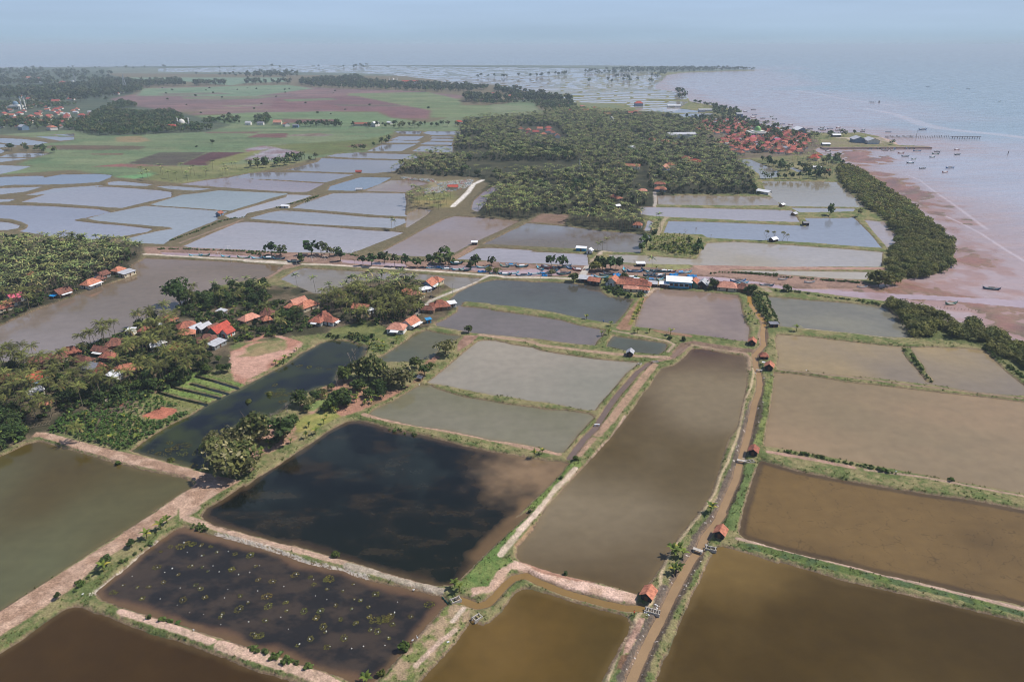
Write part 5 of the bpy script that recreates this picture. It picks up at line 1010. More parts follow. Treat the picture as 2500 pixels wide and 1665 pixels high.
# ------------------------------------------------------------------ mosques
domeg = plain('dome_green', (120,170,96), .5, .2, .2); gold = plain('finial_gold', (200,170,90), .4)
def mosque(s, w, h, r, dm, label, minarets, mh, dw=1.):
    w, h, r, mh = w*K, h*K, r*K, mh*K; minarets = [(q*K, k*K) for q, k in minarets]; p = pp(s); e = bpy.data.objects.new('mosque', None); COL.objects.link(e); e.location = (p[0], p[1], gz(*p)); tag(e, label, 'mosque'); TAKEN.append((p[0], p[1], w*.7))
    b = MB().box(-w/2, w/2, -w/2, w/2, -1, h).box(-w*.36, w*.36, -w*.36, w*.36, h-.1, h*1.35); put('wall', b.mesh('wall', WM['w']), e); w0 = w
    m = MB()
    for i in range(7):
        q = -w/2+w*(i+.5)/7; m.box(q-w*.045, q+w*.045, -w/2-.08, -w/2+.1, h*.18, h*.72)
    put('arcade_openings', m.mesh('arcade_openings', dark), e); put('cornice', MB().box(-w/2-.6, w/2+.6, -w/2-.6, w/2+.6, h, h+.6).mesh('cornice', frame), e)
    d = put('dome', MB().tube([(0, 0, h*1.3), (0, 0, h*1.55)], r*.96, 16).dome((0, 0, h*1.55), r, r*1.15, 18, 7).mesh('dome', dm, True), e); put('finial', MB().tube([(0, 0, h*1.55+r*1.1), (0, 0, h*1.55+r*1.6)], [.35, .05]).mesh('finial', gold), d)
    for q, k in minarets:
        mn = put('minaret', MB().tube([(q, k, -1), (q, k, mh*.6), (q, k, mh*.8)], [w*.07, w*.055, w*.05], 10).tube([(q, k, mh*.6), (q, k, mh*.63)], w*.085, 10).tube([(q, k, mh*.8), (q, k, mh*.82)], w*.075, 10).mesh('minaret', WM['w']), e)
        put('minaret_cap', MB().tube([(q, k, mh*.82), (q, k, mh*.88), (q, k, mh)], [w*.045, w*.05, .05], 10).mesh('minaret_cap', dm if dw else WM['w']), mn)
    return e
mosque('G 560 200', 22, 5, 4.3, domeg, 'white mosque with a bright green dome in the fishing village', [], 30)
mosque('D1 140 430', 20, 6, 4.6, WM['s'], 'large mosque with two tall tapering minarets at the far left', [(14, -6), (21, -6)], 24)
mosque('D1 1500 575', 14, 4, 4.4, WM['w'], 'small pale mosque with one dome between two minarets beyond the fields', [(-6, 0), (10, 0)], 14)
mosque('D2 1215 220', 20, 6, 5, WM['w'], 'far white mosque with three thin minarets by the school', [(-12, -5), (0, -8), (12, -5)], 20)
# ------------------------------------------------------------------ lattice masts
steel = plain('galvanised_steel', (170,176,182), .6, .15)
def mast(s, h, w, label, name='radio_mast'):
    h, w = h*K, w*K; p = pp(s); m = MB(); n = 9; k = 3
    for i in range(n):
        z0, z1 = h*i/n, h*(i+1)/n; a, b = w*(1-i/n*.85)/2, w*(1-(i+1)/n*.85)/2; r = w*.045
        for sx, sy in ((-1, -1), (1, -1), (1, 1), (-1, 1)): m.tube([(sx*a, sy*a, z0), (sx*b, sy*b, z1)], r*1.2, k); m.tube([(sx*a, sy*a, z0), (-sy*b, sx*b, z1)], r*.7, k); m.tube([(sx*b, sy*b, z1), (-sy*b, sx*b, z1)], r*.7, k)
    return place1(name, m.mesh('mast', steel), *p, label, 'mast', rot=.3)
mast('D1 1035 285', 41, 9, 'pale lattice radio mast rising right of the far town'); mast('D1 630 248', 37, 7, 'thin lattice radio mast in the left town trees'); mast('D3 722 940', 12, 1.6, 'short lattice mast in the field gap of the palm forest')
# ------------------------------------------------------------------ fishing village and towns: generic houses, each its own object
def simple_house(L_, W_, h, rise, ty, rf, wl):
    a = wallmesh(ty, L_, W_, h, rise); b = roofmesh(ty, L_, W_, h, rise, .5); n = len(a.F); a.add(b.V, b.F); return mesh('house', np.array(a.V), a.F, [WM[wl], RM[rf]], mi=[0]*n+[1]*(len(a.F)-n))
GEN = [simple_house(*q) for q in [(11,8,3.2,2.8,'hip','V','w'), (12,8,3.2,3,'gable','V','c'), (9,8,3,3.2,'joglo','N','w'), (13,8,3.4,2.6,'hip','N','c'), (10,7,3.2,2.6,'gable','X','w'), (9,7,3,2.4,'hip','X','c'), (11,7,3,2.4,'gable','B','g'), (9,6,3,1.6,'gable','G','w'), (12,9,4,2.2,'gable','P','s')]]
VL = []; VW_ = [3, 3.4, 2.2, 2.4, 1.6, 1.2, 1.4, 1.2, .2]
def village(poly, s, seed, wts, label, group, ang0, keep=1., dm=1.5, zsc=1.):
    P = scatter(poly, s*(.92 if s < 20 else K), seed, dm, .28, keep); g = np.random.default_rng(seed); wts = np.array(wts, float)/sum(wts)
    for x, y in P:
        k = g.choice(len(GEN), p=wts); sc = g.uniform(.85, 1.15)*(.9 if s < 20 else 1.05)
        VL.append((y, x, k, label, group, (sc*zsc, sc*zsc, sc*(1+(zsc-1)*.6)), ang0+g.choice([0, math.pi/2])+g.normal(0, .08))); TAKEN.append((x, y, 4.2*zsc))
    return len(P)
n1 = village('D3 1880 700 1930 650 2100 640 2230 660 D4 250 650 420 610 560 640 600 700 560 750 500 800 420 800 300 790 130 790 D3 2000 760', 14.2, 5, VW_, 'tile roofed house packed in the red roofed core of the fishing village', 'houses packed in the fishing village core', .35)
n2 = village('D3 1650 560 1750 520 2000 520 2150 560 2330 600 D4 380 600 300 640 100 650 D3 2080 630 1880 640 1700 620', 16, 6, VW_, 'house scattered among trees behind the mosque of the fishing village', 'houses behind the fishing village mosque', .3)
n3 = village('D3 1820 700 1880 700 2000 770 2100 800 D4 200 800 160 830 D3 2080 830 2000 800', 22, 16, VW_, 'house on the landward fringe of the fishing village', 'houses on the fringe of the fishing village', .3)
n4 = village('D3 230 590 500 590 600 690 500 700 420 660 260 650', 22, 7, [4, 4, 1, 1, 3, 2, 0, 1, 0], 'red roofed house in the clearing of the palm forest', 'red roofed houses in the forest clearing', .1)
n5 = village('D3 600 380 780 420 1000 430 1250 470 1250 520 1000 490 500 430', 26, 8, VW_, 'house along the back edge of the palm forest', 'houses along the back edge of the forest', .1, .7)
n6 = village('D2 2000 300 D3 0 290 300 320 540 330 540 350 250 380 50 370 D2 2180 350', 46, 9, VW_, 'small roof in the far village behind the fields', 'roofs of the far village behind the fields', .1, .7, 1.5, 1.1)
n7 = village('D1 0 400 250 380 600 430 780 450 800 500 700 590 500 600 200 600 0 590', 28, 10, VW_, 'red or pale roof among the trees of the left town', 'roofs of the near left town', .1, .8, 1.5, 1.15)
n8 = village('D1 -100 270 600 250 1050 290 1000 330 700 380 500 390 0 370', 60, 12, [3, 2, 1, 1, 2, 1, 1, 3, 0], 'tiny roof in the far part of the left town', 'roofs of the far left town', .1, .8, 1.5, 1.4)
n9 = village('D1 -100 170 250 180 850 200 850 225 400 240 0 230', 120, 13, [3, 2, 1, 1, 2, 1, 1, 3, 0], 'faint roof at the hazy back of the left town', 'roofs of the hazy left town', .1, .7, 1.5, 2)
print('houses', n1, n2, n3, n4, n5, n6, n7, n8, n9)

VL = [q for q in VL if abs(q[1]/(q[0]*CP+H*SP)) < .78]; VL.sort(key=lambda q: q[0]); NI = 175
for y, x, k, l, g, sc, a in VL[:NI]: place1('house', GEN[k], x, y, l, 'house', g, sc=sc, rot=a)
V = []; F = []; MI = []; ms = []                                  # the farthest, tiny roofs as one mass
for y, x, k, l, g, sc, a in VL[NI:]:
    me = GEN[k]; n = len(V); ca, sa = math.cos(a), math.sin(a); z0 = gz(x, y)
    for v in me.vertices: p = v.co; V.append((x+(p.x*ca-p.y*sa)*sc[0], y+(p.x*sa+p.y*ca)*sc[0], z0+p.z*sc[2]))
    for f in me.polygons:
        F.append([n+i for i in f.vertices]); m = me.materials[f.material_index]
        if m not in ms: ms.append(m)
        MI.append(ms.index(m))
if V: tag(put('distant_houses', mesh('distant_houses', np.array(V), F, ms, mi=MI)), 'tiny hazy roofs of the left town and the far villages', 'distant houses', kind='stuff')
# ------------------------------------------------------------------ palms
ROADS = ['C1 1190 330 2355 405 2355 430 1190 360']
pl = []     # (x, y, label, group)
def palms(poly, s, seed, lab, grp, keep=1., clear=(), dmin=1.2):
    P = scatter(poly, s, seed, dmin, .42, keep, clear)
    for x, y in P: pl.append((x, y, lab, grp))
V1 = 'C1 -500 260 0 262 300 270 600 268 1000 300 1170 335 1130 372 1000 425 1060 470 960 540 820 590 620 670 430 735 150 850 0 905 -500 1050'
palms(V1, 5.4, 21, 'coconut palm in the dense left grove between two long ponds', 'palms of the left grove', .95)
V2A = 'C1 0 1260 200 1250 400 1215 600 1140 930 1025 1150 920 1380 850 1450 900 1560 1060 1720 1160 1740 1320 1560 1400 B1 1450 200 1250 250 1050 260 900 350 500 450 300 480 200 420 0 500 -400 500 -400 0'
palms(V2A, 6.2, 22, 'coconut palm among the roofs of the waterside village', 'palms among the waterside roofs', .88)
V2B = 'C1 1450 790 1600 700 1800 630 2050 600 2160 600 C2 150 590 200 700 100 760 C1 2050 760 1750 800 1500 850'
palms(V2B, 8.5, 23, 'coconut palm at the wooded point of the middle village', 'palms at the wooded point', .7)
V2C = 'C2 680 690 900 630 1300 580 1450 600 1440 720 1480 800 1400 870 1250 900 1100 920 870 920 780 850 700 830 600 790'
palms(V2C, 5.2, 24, 'coconut palm in the tall inner grove beside the road', 'palms of the inner grove', .95)
palms('C2 0 950 300 900 560 850 780 850 860 900 760 920 400 960 200 1000 0 1040', 10, 25, 'coconut palm by the houses above the meadow', 'palms above the meadow', .7)
palms('B1 0 0 400 0 400 160 500 260 500 330 380 430 0 380', 6.5, 28, 'coconut palm in the shade of the lower left village', 'palms of the lower left village', .8)
single = ['C1 790 1100', 'C1 872 1120', 'C1 130 1240', 'C2 425 612', 'C2 572 640', 'C2 1200 128', 'C2 1230 138', 'B1 655 668', 'B1 185 470', 'B1 305 490', 'B1 420 480', 'C2 1580 690', 'C3 868 335', 'C3 912 310', 'C3 948 312', 'C3 1318 468', 'C3 1312 170', 'C1 1560 750', 'D3 2225 1105', 'D4 180 1000']
SL = ['leaning palm with a bare trunk over the long pond', 'tall palm just right of the leaning palm on the long pond bank', 'lone palm on the bank near the left frame edge', 'lone palm left of two on the narrow pond bank', 'lone palm leaning over the narrow pond',
      'left of two palms on the long thin dike', 'right of two palms on the long thin dike', 'palm with a thin white trunk above the dug band', 'palm with a grey trunk by the lower left shed', 'palm with wide yellow fronds near the bamboo racks', 'slim palm beside the small buried orange roof',
      'palm beside the road bend above the rust brown roof', 'left of three small palms by the white dike huts', 'middle of three small palms by the white dike huts', 'right of three small palms by the white dike huts', 'small palm on the grass above the moored boats',
      'palm at the water gap right of the front grove', 'palm beside the tall dark tree on the point', 'palm leaning over the white roofed shed', 'palm at the start of the far tree row']
for s, l in zip(single, SL): pl.append((*pp(s), l, None))
palms('D3 640 1310 1250 1330 C3 1280 160 1140 168 850 130 620 100 D3 610 1380', 6, 26, 'coconut palm in the front grove above the dark pond', 'palms of the front grove', .9)
palms('D2 1880 1300 1960 1170 2080 1080 D3 0 1080 300 1150 420 1270 300 1340 0 1300 D2 2100 1320', 6.4, 27, 'coconut palm in the grove beside the white road', 'palms beside the white road', .9)
palms('D2 1300 1180 1380 1120 1480 1130 1480 1200 1700 1160 1690 1240 1560 1270 1450 1240 1360 1310 1300 1280', 9, 29, 'coconut palm in the strip beside the burial ground', 'palms beside the burial ground', .8)
palms('D2 1130 920 1200 880 1240 900 1230 960 1140 955', 9, 30, 'coconut palm at the pond tip left of the forest', 'palms at the pond tip', .9)
palms('C3 1300 230 1340 120 1440 60 1450 20 1400 90 1380 190 1330 240', 7, 31, 'coconut palm along the forest road beside the ponds', 'palms along the forest road', .9, dmin=.3)
palms('D1 1100 960 1500 930 1700 940 1900 900 2355 870 D2 100 880 500 830 580 850 100 900 D1 2000 970 1500 1030 1130 1010', 17, 32, 'thin coconut palm in the scattered row below the fields', 'scattered palms below the fields', .7)
CLR = ['D3 -200 855 720 862 715 935 -200 975', 'D2 1720 765 2000 765 2000 830 1700 830', 'D3 215 570 520 570 640 690 620 715 250 665', 'D3 1180 1040 1220 900 1270 900 1300 1120 1350 1250 1320 1250', 'D3 1330 1110 1360 1110 1360 1250 1330 1250']
T1 = 'D2 1790 520 D3 0 500 400 480 700 430 1000 460 1450 480 1700 560 1850 690 2000 800 2100 910 2200 1130 1500 1125 1330 1140 1250 1290 640 1310 400 1275 0 1080 D2 2090 1060 2050 1000 1950 985 1600 980 1230 955 1270 900 1500 800 1750 800 1700 740'
palms(T1, 8.6, 33, 'coconut palm in the broad palm forest', 'palms of the broad forest', .95, CLR)
palms('D4 120 830 200 850 600 830 780 850 800 900 760 1000 700 1000 600 900 400 860 260 860', 13, 34, 'coconut palm below the fishing village', 'palms below the fishing village', .8)
palms('D4 560 650 680 660 690 760 600 760', 12, 35, 'coconut palm at the right end of the fishing village', 'palms right of the fishing village', .8)
palms('D3 1500 500 1900 500 2355 560 D4 600 640 650 760 300 800 D3 2000 800 1700 600', 26, 36, 'coconut palm standing between village roofs', 'palms between the fishing village roofs', .8)
gn = [float(fbm(np.array([q[0]/38.]), np.array([q[1]/60.]), 88, 2)[0]) if q[3] == 'palms of the broad forest' else 1 for q in pl]; pl = [q for q, v in zip(pl, gn) if v > .3 and not .49 < v < .515]
pl.sort(key=lambda q: q[1]-0.0); fr = lambda y: True
X = np.array([q[0] for q in pl]); Y = np.array([q[1] for q in pl]); u = X/(Y*CP+H*SP)
vis = np.abs(u) < .80; order = [i for i in range(len(pl)) if vis[i]]
near_i, far_i = order[:295], order[295:]
for j, i in enumerate(near_i):
    x, y, l, g = pl[i]; place2('coconut_palm', PALM[int(rng.integers(0, 6))], x, y, l, 'palm', g, rng.uniform(.72, .98))
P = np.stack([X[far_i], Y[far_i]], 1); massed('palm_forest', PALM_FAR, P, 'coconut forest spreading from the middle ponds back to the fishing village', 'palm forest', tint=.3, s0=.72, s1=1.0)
print('palms', len(near_i), len(far_i))
# ------------------------------------------------------------------ broadleaf trees
tr = []
def trees(poly, s, seed, lab, grp, keep=1., clear=(), kinds=(0, 1, 2, 3, 4, 5), sc=(.7, 1.1), dmin=1.5):
    g = np.random.default_rng(seed)
    for x, y in scatter(poly, s, seed, dmin, .42, keep, clear): tr.append((x, y, lab, grp, int(g.choice(kinds)), g.uniform(*sc)))
trees(V1, 9, 41, 'round leafy tree under the palms of the left grove', 'leafy trees of the left grove', .3, kinds=(0, 1, 4), sc=(.6, .95))
trees(V2A, 8, 42, 'leafy tree between the roofs of the waterside village', 'leafy trees of the waterside village', .6, kinds=(0, 1, 2, 4), sc=(.6, 1.0))
trees(V2B, 7, 43, 'dense tree at the wooded point of the middle village', 'trees at the wooded point', .9, kinds=(0, 1, 4, 2), sc=(.8, 1.2))
trees(V2C, 11, 44, 'leafy tree inside the inner palm grove', 'leafy trees of the inner grove', .5, kinds=(0, 1, 4), sc=(.7, 1.1))
trees('C2 0 800 300 740 600 800 700 850 500 900 300 1000 0 1000 C1 1950 1000 1700 900 1900 830', 7.5, 45, 'leafy tree in the gardens behind the bright red roof', 'garden trees behind the red roof', .8, kinds=(0, 1, 2, 4), sc=(.6, 1.0))
trees('B1 -500 420 0 420 150 470 210 560 215 640 130 690 0 740 -500 850', 5.2, 46, 'dark dense tree in the lower left corner wood', 'trees of the lower left wood', 1, kinds=(0, 1, 4), sc=(.8, 1.15))
trees('B1 500 280 900 240 1400 130 1560 100 1560 200 1350 210 1200 260 950 290 800 400 650 400', 6.5, 47, 'leafy tree above the vegetable beds', 'trees above the vegetable beds', .85, kinds=(0, 1, 4, 2), sc=(.6, 1.0))
trees('B1 1580 0 1850 0 1880 110 1760 130 1600 100', 5.5, 48, 'bushy tree left of the bare plot', 'bushy trees left of the bare plot', .9, kinds=(0, 4), sc=(.6, .85))
TS = [('C1 1480 745', 1, 1.75, 'tallest dark tree standing over the long pond'), ('C1 1530 760', 0, 1.3, 'lower dark tree leaning on the tallest one'), ('C2 215 352', 1, 1.15, 'round dark tree on the far bank of the creek road'), ('C2 290 352', 3, .9, 'smaller olive tree touching the round dark tree'), ('C2 1140 405', 1, 1.5, 'broad dark tree alone between creek and pond'),
      ('C2 455 415', 3, 1.3, 'olive tree at the left end of the creek clump'), ('C2 540 350', 3, 1.25, 'olive tree second in the creek clump'), ('C2 620 350', 3, 1.4, 'olive tree third in the creek clump'), ('C2 690 365', 3, 1.2, 'olive tree fourth in the creek clump'), ('C2 750 350', 5, .85, 'olive tree at the right end of the creek clump'), ('C2 780 400', 3, .6, 'small grey green tree below the creek clump'),
      ('C2 1035 435', 4, .75, 'slim tree on the creek bank below the broad dark tree'), ('C2 965 435', 3, .5, 'little tree left of the slim creek tree'), ('C2 1225 440', 3, .5, 'tiny tree on the creek mud'), ('C2 1318 445', 4, .6, 'upright little tree in the middle of the creek'), ('C2 1408 450', 4, .75, 'taller upright tree in the middle of the creek'),
      ('C2 1530 445', 3, 1.0, 'olive tree left of three beside the creek road'), ('C2 1590 415', 0, 1.0, 'dark tree behind the creek olive trees'), ('C2 1670 440', 3, 1.05, 'olive tree right of three beside the creek road'), ('C2 1640 420', 5, .7, 'grey green tree between creek olive trees'),
      ('C2 1850 465', 3, 1.1, 'large olive tree beside the first moored boats'), ('C2 1890 430', 0, .9, 'dark tree above the first moored boats'), ('C2 1990 480', 3, 1.0, 'left olive tree hiding the blue covered boat'), ('C2 2060 490', 3, .95, 'right olive tree hiding the blue covered boat'), ('C2 2015 430', 0, .6, 'small dark tree at the pond edge above the boats'),
      ('C3 495 440', 2, .85, 'bright tree among the middle boats'), ('C3 585 450', 3, .7, 'dark little tree right of the bright boat side tree'), ('C3 495 510', 3, .6, 'thin tree between two white boats'), ('C3 672 565', 2, 1.05, 'light green spreading tree beside the road by the bridge'),
      ('C3 850 480', 3, 1.5, 'left dome of the big olive tree clump at the bridge'), ('C3 910 470', 3, 1.65, 'middle dome of the big olive tree clump at the bridge'), ('C3 975 475', 3, 1.5, 'right dome of the big olive tree clump at the bridge'), ('C3 1020 465', 5, .95, 'outer right dome of the olive clump at the bridge'), ('C3 880 440', 5, 1.2, 'back dome of the olive clump at the bridge'),
      ('C3 1705 285', 1, 1.55, 'dark round tree at the end of the banana island'), ('C3 1700 330', 0, .9, 'low dark tree at the foot of the banana island'), ('C3 1240 320', 4, .8, 'tree at the left corner of the banana island'), ('C3 1270 280', 0, .8, 'leafy tree by the road onto the banana island'), ('C3 1340 210', 0, .9, 'tree where the forest road meets the banana island'),
      ('C3 1820 625', 1, .75, 'round tree between the dark shed and the broad salmon roof'), ('C3 2130 660', 2, 1.1, 'yellow green tree at the end of the creek side row'), ('C3 1080 560', 0, .8, 'tree behind the creek side houses'), ('C3 1240 585', 0, .7, 'small tree among the boats behind the houses'), ('C3 950 590', 0, .7, 'tree left of the steep orange gable'),
      ('B2 805 175', 2, 1.3, 'bright green tree with a pale trunk at the swamp corner'), ('B2 930 150', 5, 1.15, 'tall yellow green tree left of three over the swamp'), ('B2 1010 160', 5, 1.3, 'broad yellow green tree middle of three over the swamp'), ('B2 1080 165', 5, 1.1, 'yellow green tree right of three over the swamp'), ('B2 1200 205', 3, 1.2, 'whitish leaved tree left beside the pale pond'), ('B2 1290 215', 3, 1.25, 'whitish leaved tree right beside the pale pond'), ('B2 1170 190', 3, .9, 'grey leaved tree behind the whitish pair'),
      ('B2 1470 120', 4, .75, 'dark small tree next to the tiny grey hut'), ('B2 1400 60', 2, 1.0, 'flat topped pale green tree behind the tiny grey hut'), ('C2 1640 1165', 3, 1.15, 'round brown green tree on the strip by the furrows'), ('B2 1520 70', 2, .6, 'low yellow tree on the strip bank'),
      ('B1 1890 960', 3, 1.6, 'large pale leaved tree at the near end of the swamp'), ('B1 1830 850', 3, 1.35, 'second pale leaved tree behind the large one'), ('B1 1990 900', 5, 1.25, 'yellowish tree right of the large pale leaved one'), ('B1 2080 640', 5, 1.2, 'dense yellowish tree with white flowers by the swamp'), ('B1 2010 650', 3, 1.0, 'grey green tree left of the flowering one'), ('B1 2140 620', 5, .9, 'tree right of the flowering one'),
      ('B2 310 680', 4, 1.45, 'tall tree with a straight white trunk on the soil strip'), ('B2 450 370', 0, .95, 'dark bush tree on the swamp bank'), ('B2 580 330', 4, .7, 'slim light tree on the swamp bank'), ('B2 1090 240', 0, .8, 'dark tree on the clearing by the pale pond'), ('B2 760 370', 0, 1.0, 'dark tree in the middle of the banana clearing'), ('B2 920 250', 0, .9, 'tree at the back of the banana clearing'), ('B2 700 400', 0, .8, 'low dark tree left in the banana clearing'), ('B2 830 360', 4, .8, 'tree in the heart of the banana clearing'),
      ('C2 1832 985', 2, .75, 'lone round tree on the dike junction'), ('A1 878 458', 4, .62, 'taller of two slim trees on the dug band'), ('A1 1086 308', 4, .5, 'shorter of two slim trees on the dug band'), ('A1 480 730', 4, .34, 'sapling with a thin trunk at the lower dug band'), ('A2 735 372', 2, .55, 'wind bent little tree at the edge of the black pond'), ('A3 1850 130', 2, .22, 'sapling above the footbridge hut'),
      ('C3 2090 655', 0, .6, 'tree behind the dark red stepped roof'), ('C4 405 645', 0, .7, 'tree on the mud bank right of the canal bend'), ('D4 230 1000', 4, 1.0, 'first round tree of the far tree row'), ('D4 280 1000', 0, 1.1, 'second round tree of the far tree row'), ('D4 335 1000', 0, 1.1, 'third round tree of the far tree row'), ('D4 385 1000', 0, 1.1, 'fourth round tree of the far tree row'), ('D4 440 1000', 1, .95, 'fifth round tree of the far tree row'), ('D4 510 1000', 1, .9, 'sixth round tree of the far tree row'), ('D4 585 1000', 0, 1.0, 'seventh round tree of the far tree row'), ('D4 650 1000', 1, 1.0, 'eighth round tree of the far tree row'),
      ('D4 1270 720', 1, 2.0, 'lone dark tree at the tip of the spit'), ('D4 760 1298', 0, .9, 'round bush tree on the far dike'), ('D4 990 1308', 3, 1.8, 'round olive tree at the corner of the mangrove belt'),
      ('C4 1165 590', 3, 2.2, 'isolated mangrove dome left of the main belt'), ('C4 1110 570', 3, 1.3, 'lower side dome of the isolated mangrove'), ('C4 1220 585', 5, 1.2, 'right side dome of the isolated mangrove'), ('C4 1295 583', 3, .9, 'small separate mangrove in front of the belt'), ('C4 1760 905', 5, .7, 'pale grey mangrove sapling on the mud')]
for s, k, sc, l in TS:
    if k in (3, 5) and any(w in l for w in ('creek', 'olive', 'mangrove', 'dome')): k, sc = 6 if k == 3 else 7, sc*.82
    x, y = pp(s); tr.append((x, y, l, None, k, sc*(1.0 if s[:2] in ('A1', 'A2', 'A3') else 1.3)))
trees('B2 180 640 300 560 420 400 520 330 600 270 720 210 740 260 620 330 540 400 430 480 400 560 300 700 220 740', 4.6, 151, 'bushy tree in the run along the swamp bank', 'trees along the swamp bank', .8, kinds=(0, 3, 4, 5), sc=(.55, .95), dmin=.6)
trees('B2 640 310 800 250 1000 220 1140 250 1130 310 980 370 800 430 650 430', 5.2, 152, 'dark tree in the clearing by the pale pond', 'dark trees of the clearing', .7, kinds=(0, 1, 4), sc=(.5, .8))
trees('B1 1740 680 1900 640 2140 560 2200 620 2080 760 2060 900 2000 960 1850 960 1720 850', 5.4, 153, 'pale leaved tree at the near end of the swamp', 'pale leaved trees at the swamp end', .9, kinds=(3, 5, 3), sc=(.8, 1.2), dmin=.6)
for poly, s, sd, lab, grp in [('D2 860 770 1000 745 1150 690 1250 650 1270 640 1140 720 950 770', 15, 51, 'bushy tree along the canal beyond the middle ponds', 'bushes along the far canal'),
    ('D2 0 910 100 890 300 850 560 820 600 850 400 880 50 930', 13, 52, 'leafy tree in the belt below the flooded field', 'trees below the flooded field'),
    ('D3 2230 830 2355 800 D4 160 850 300 880 560 920 700 960 780 1000 700 1005 500 960 300 930 200 890', 12, 53, 'leafy tree between the village and the round tree row', 'trees behind the round tree row'),
    ('D4 700 810 800 820 870 880 900 910 820 920 730 880', 14, 54, 'tree at the top of the mangrove belt', 'trees at the top of the mangrove belt'),
    ('D4 0 540 60 470 100 530 300 580 380 600 560 640 620 640 900 640 1000 620 1000 650 600 680 300 640', 24, 55, 'tree among the shore roofs', 'trees among the shore roofs'), ('D3 1880 700 1930 650 2100 640 2230 660 D4 250 650 420 610 560 640 600 700 560 750 500 800 420 800 300 790 130 790 D3 2000 760', 27, 59, 'tree squeezed between the roofs of the village core', 'trees of the village core'), ('D3 1450 500 1900 500 2350 580 D4 300 640 0 640 D3 1700 640', 17, 60, 'tree behind the village core', 'trees behind the village core')]:
    trees(poly, s, sd, lab, grp, .9, kinds=(0, 1, 4))
trees('D3 0 740 300 740 700 780 700 850 100 855 -50 830 D2 2250 850 2000 770 2100 740', 12, 56, 'leafy tree on the near side of the forest clearing', 'leafy trees of the forest clearing', .9, kinds=(0, 1, 2, 4), sc=(.9, 1.5))
trees('D3 650 1040 830 1040 830 1100 650 1110', 9, 57, 'pale bushy tree inside the palm forest', 'pale trees inside the forest', 1, kinds=(2, 3), sc=(1.2, 1.8))
trees(T1, 34, 58, 'leafy tree between forest palms', 'leafy trees between forest palms', .9, CLR, sc=(.9, 1.4))
tr.sort(key=lambda q: q[1])
for x, y, l, g, k, sc in tr[:299]: place2('tree', TREE[k], x, y, l, 'tree', g, sc)
rest = tr[299:]
print('trees', len(tr))
# distant woods: one mass
fw = [np.array([[q[0], q[1]] for q in rest])] if rest else []
WOODS = [('D1 590 590 800 460 900 400 1000 365 1140 405 900 440 1200 470 1400 450 1490 480 1500 530 1650 580 1780 590 1680 615 1400 620 1100 650 800 645 620 620', 11, 61), ('D1 -300 380 300 380 700 400 900 360 1000 380 780 500 700 590 580 600 300 590 -300 590', 15, 62),
  ('D1 -300 220 200 190 600 220 850 200 1200 210 1480 200 1540 240 1250 245 1150 290 1100 300 700 370 -300 390', 24, 63), ('D1 -300 100 500 110 900 130 990 170 850 200 500 210 -300 210', 60, 64), ('D1 1600 220 1860 215 1860 235 1600 240', 24, 65), ('D1 2090 520 2210 480 2220 550 2090 555', 11, 66), ('D1 1650 530 1960 500 1980 550 1650 555', 14, 67),
  ('D2 430 560 780 545 780 575 430 580', 14, 68), ('D2 860 570 1260 560 1760 560 1760 575 1250 590 860 580', 19, 69), ('D2 450 200 900 170 1100 220 1300 230 1700 240 2000 260 1900 290 1600 290 1250 280 800 260 600 255 450 230', 26, 70), ('D2 1790 370 1830 330 2100 350 2250 380 1990 395', 16, 71),
  ('D2 2000 270 2355 290 D3 200 300 550 340 700 380 500 430 350 380 0 390 D2 2200 340', 24, 72), ('D3 300 370 560 340 700 400 700 450 480 470', 16, 73), ('D3 1640 370 1900 410 2030 430 2050 520 1900 500 1810 480 1820 420', 16, 74), ('D3 690 130 1030 100 1500 95 1900 95 2165 100 2160 110 1900 116 1560 128 1300 130 900 150', 45, 75),
  ('D3 970 165 1300 150 1440 140 1400 200 1300 225 1150 200', 42, 76), ('D3 800 200 1150 195 1150 212 800 212', 34, 77), ('D3 -100 165 240 160 640 140 640 150 250 170 -100 175', 45, 78), ('D2 1790 165 2355 162 2355 170 1800 174', 45, 79), ('D2 0 130 300 125 440 130 440 170 0 175', 55, 80), ('D1 1600 150 2355 135 2355 170 1800 160', 60, 81), ('D1 200 92 2355 80 2355 97 200 104', 160, 82), ('D2 0 80 700 80 1000 74 1300 80 1350 88 0 92', 160, 83), ('D2 870 72 950 70 970 90 880 92', 40, 84), ('D3 1500 285 1600 310 1600 370 1560 380 1500 300', 24, 85), ('D2 0 200 150 205 400 210 400 225 0 225', 32, 86), ('D1 300 770 480 760 480 790 330 790', 14, 87), ('D1 40 760 250 760 250 775 60 775', 14, 88)]
for s, sp, sd in WOODS:
    P = scatter(s, sp*1.02, sd, .8, .42, .97); P = P[fbm(P[:, 0]/260, P[:, 1]/420, sd, 3) > (.41 if sd in (62, 63, 64, 81) else 0)] if len(P) else P; fw.append(np.stack([P[:, 0], P[:, 1]], 1)) if len(P) else None
allw = np.concatenate(fw); print('wood', len(allw)); dd = allw[:, 1]
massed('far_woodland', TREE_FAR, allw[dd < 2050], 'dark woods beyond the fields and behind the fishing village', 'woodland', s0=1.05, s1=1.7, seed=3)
massed('horizon_woodland', TREE_FAR, allw[(dd >= 2050)], 'hazy blue green woods of the left town and the far shore', 'woodland', s0=1.9, s1=3.2, seed=4)
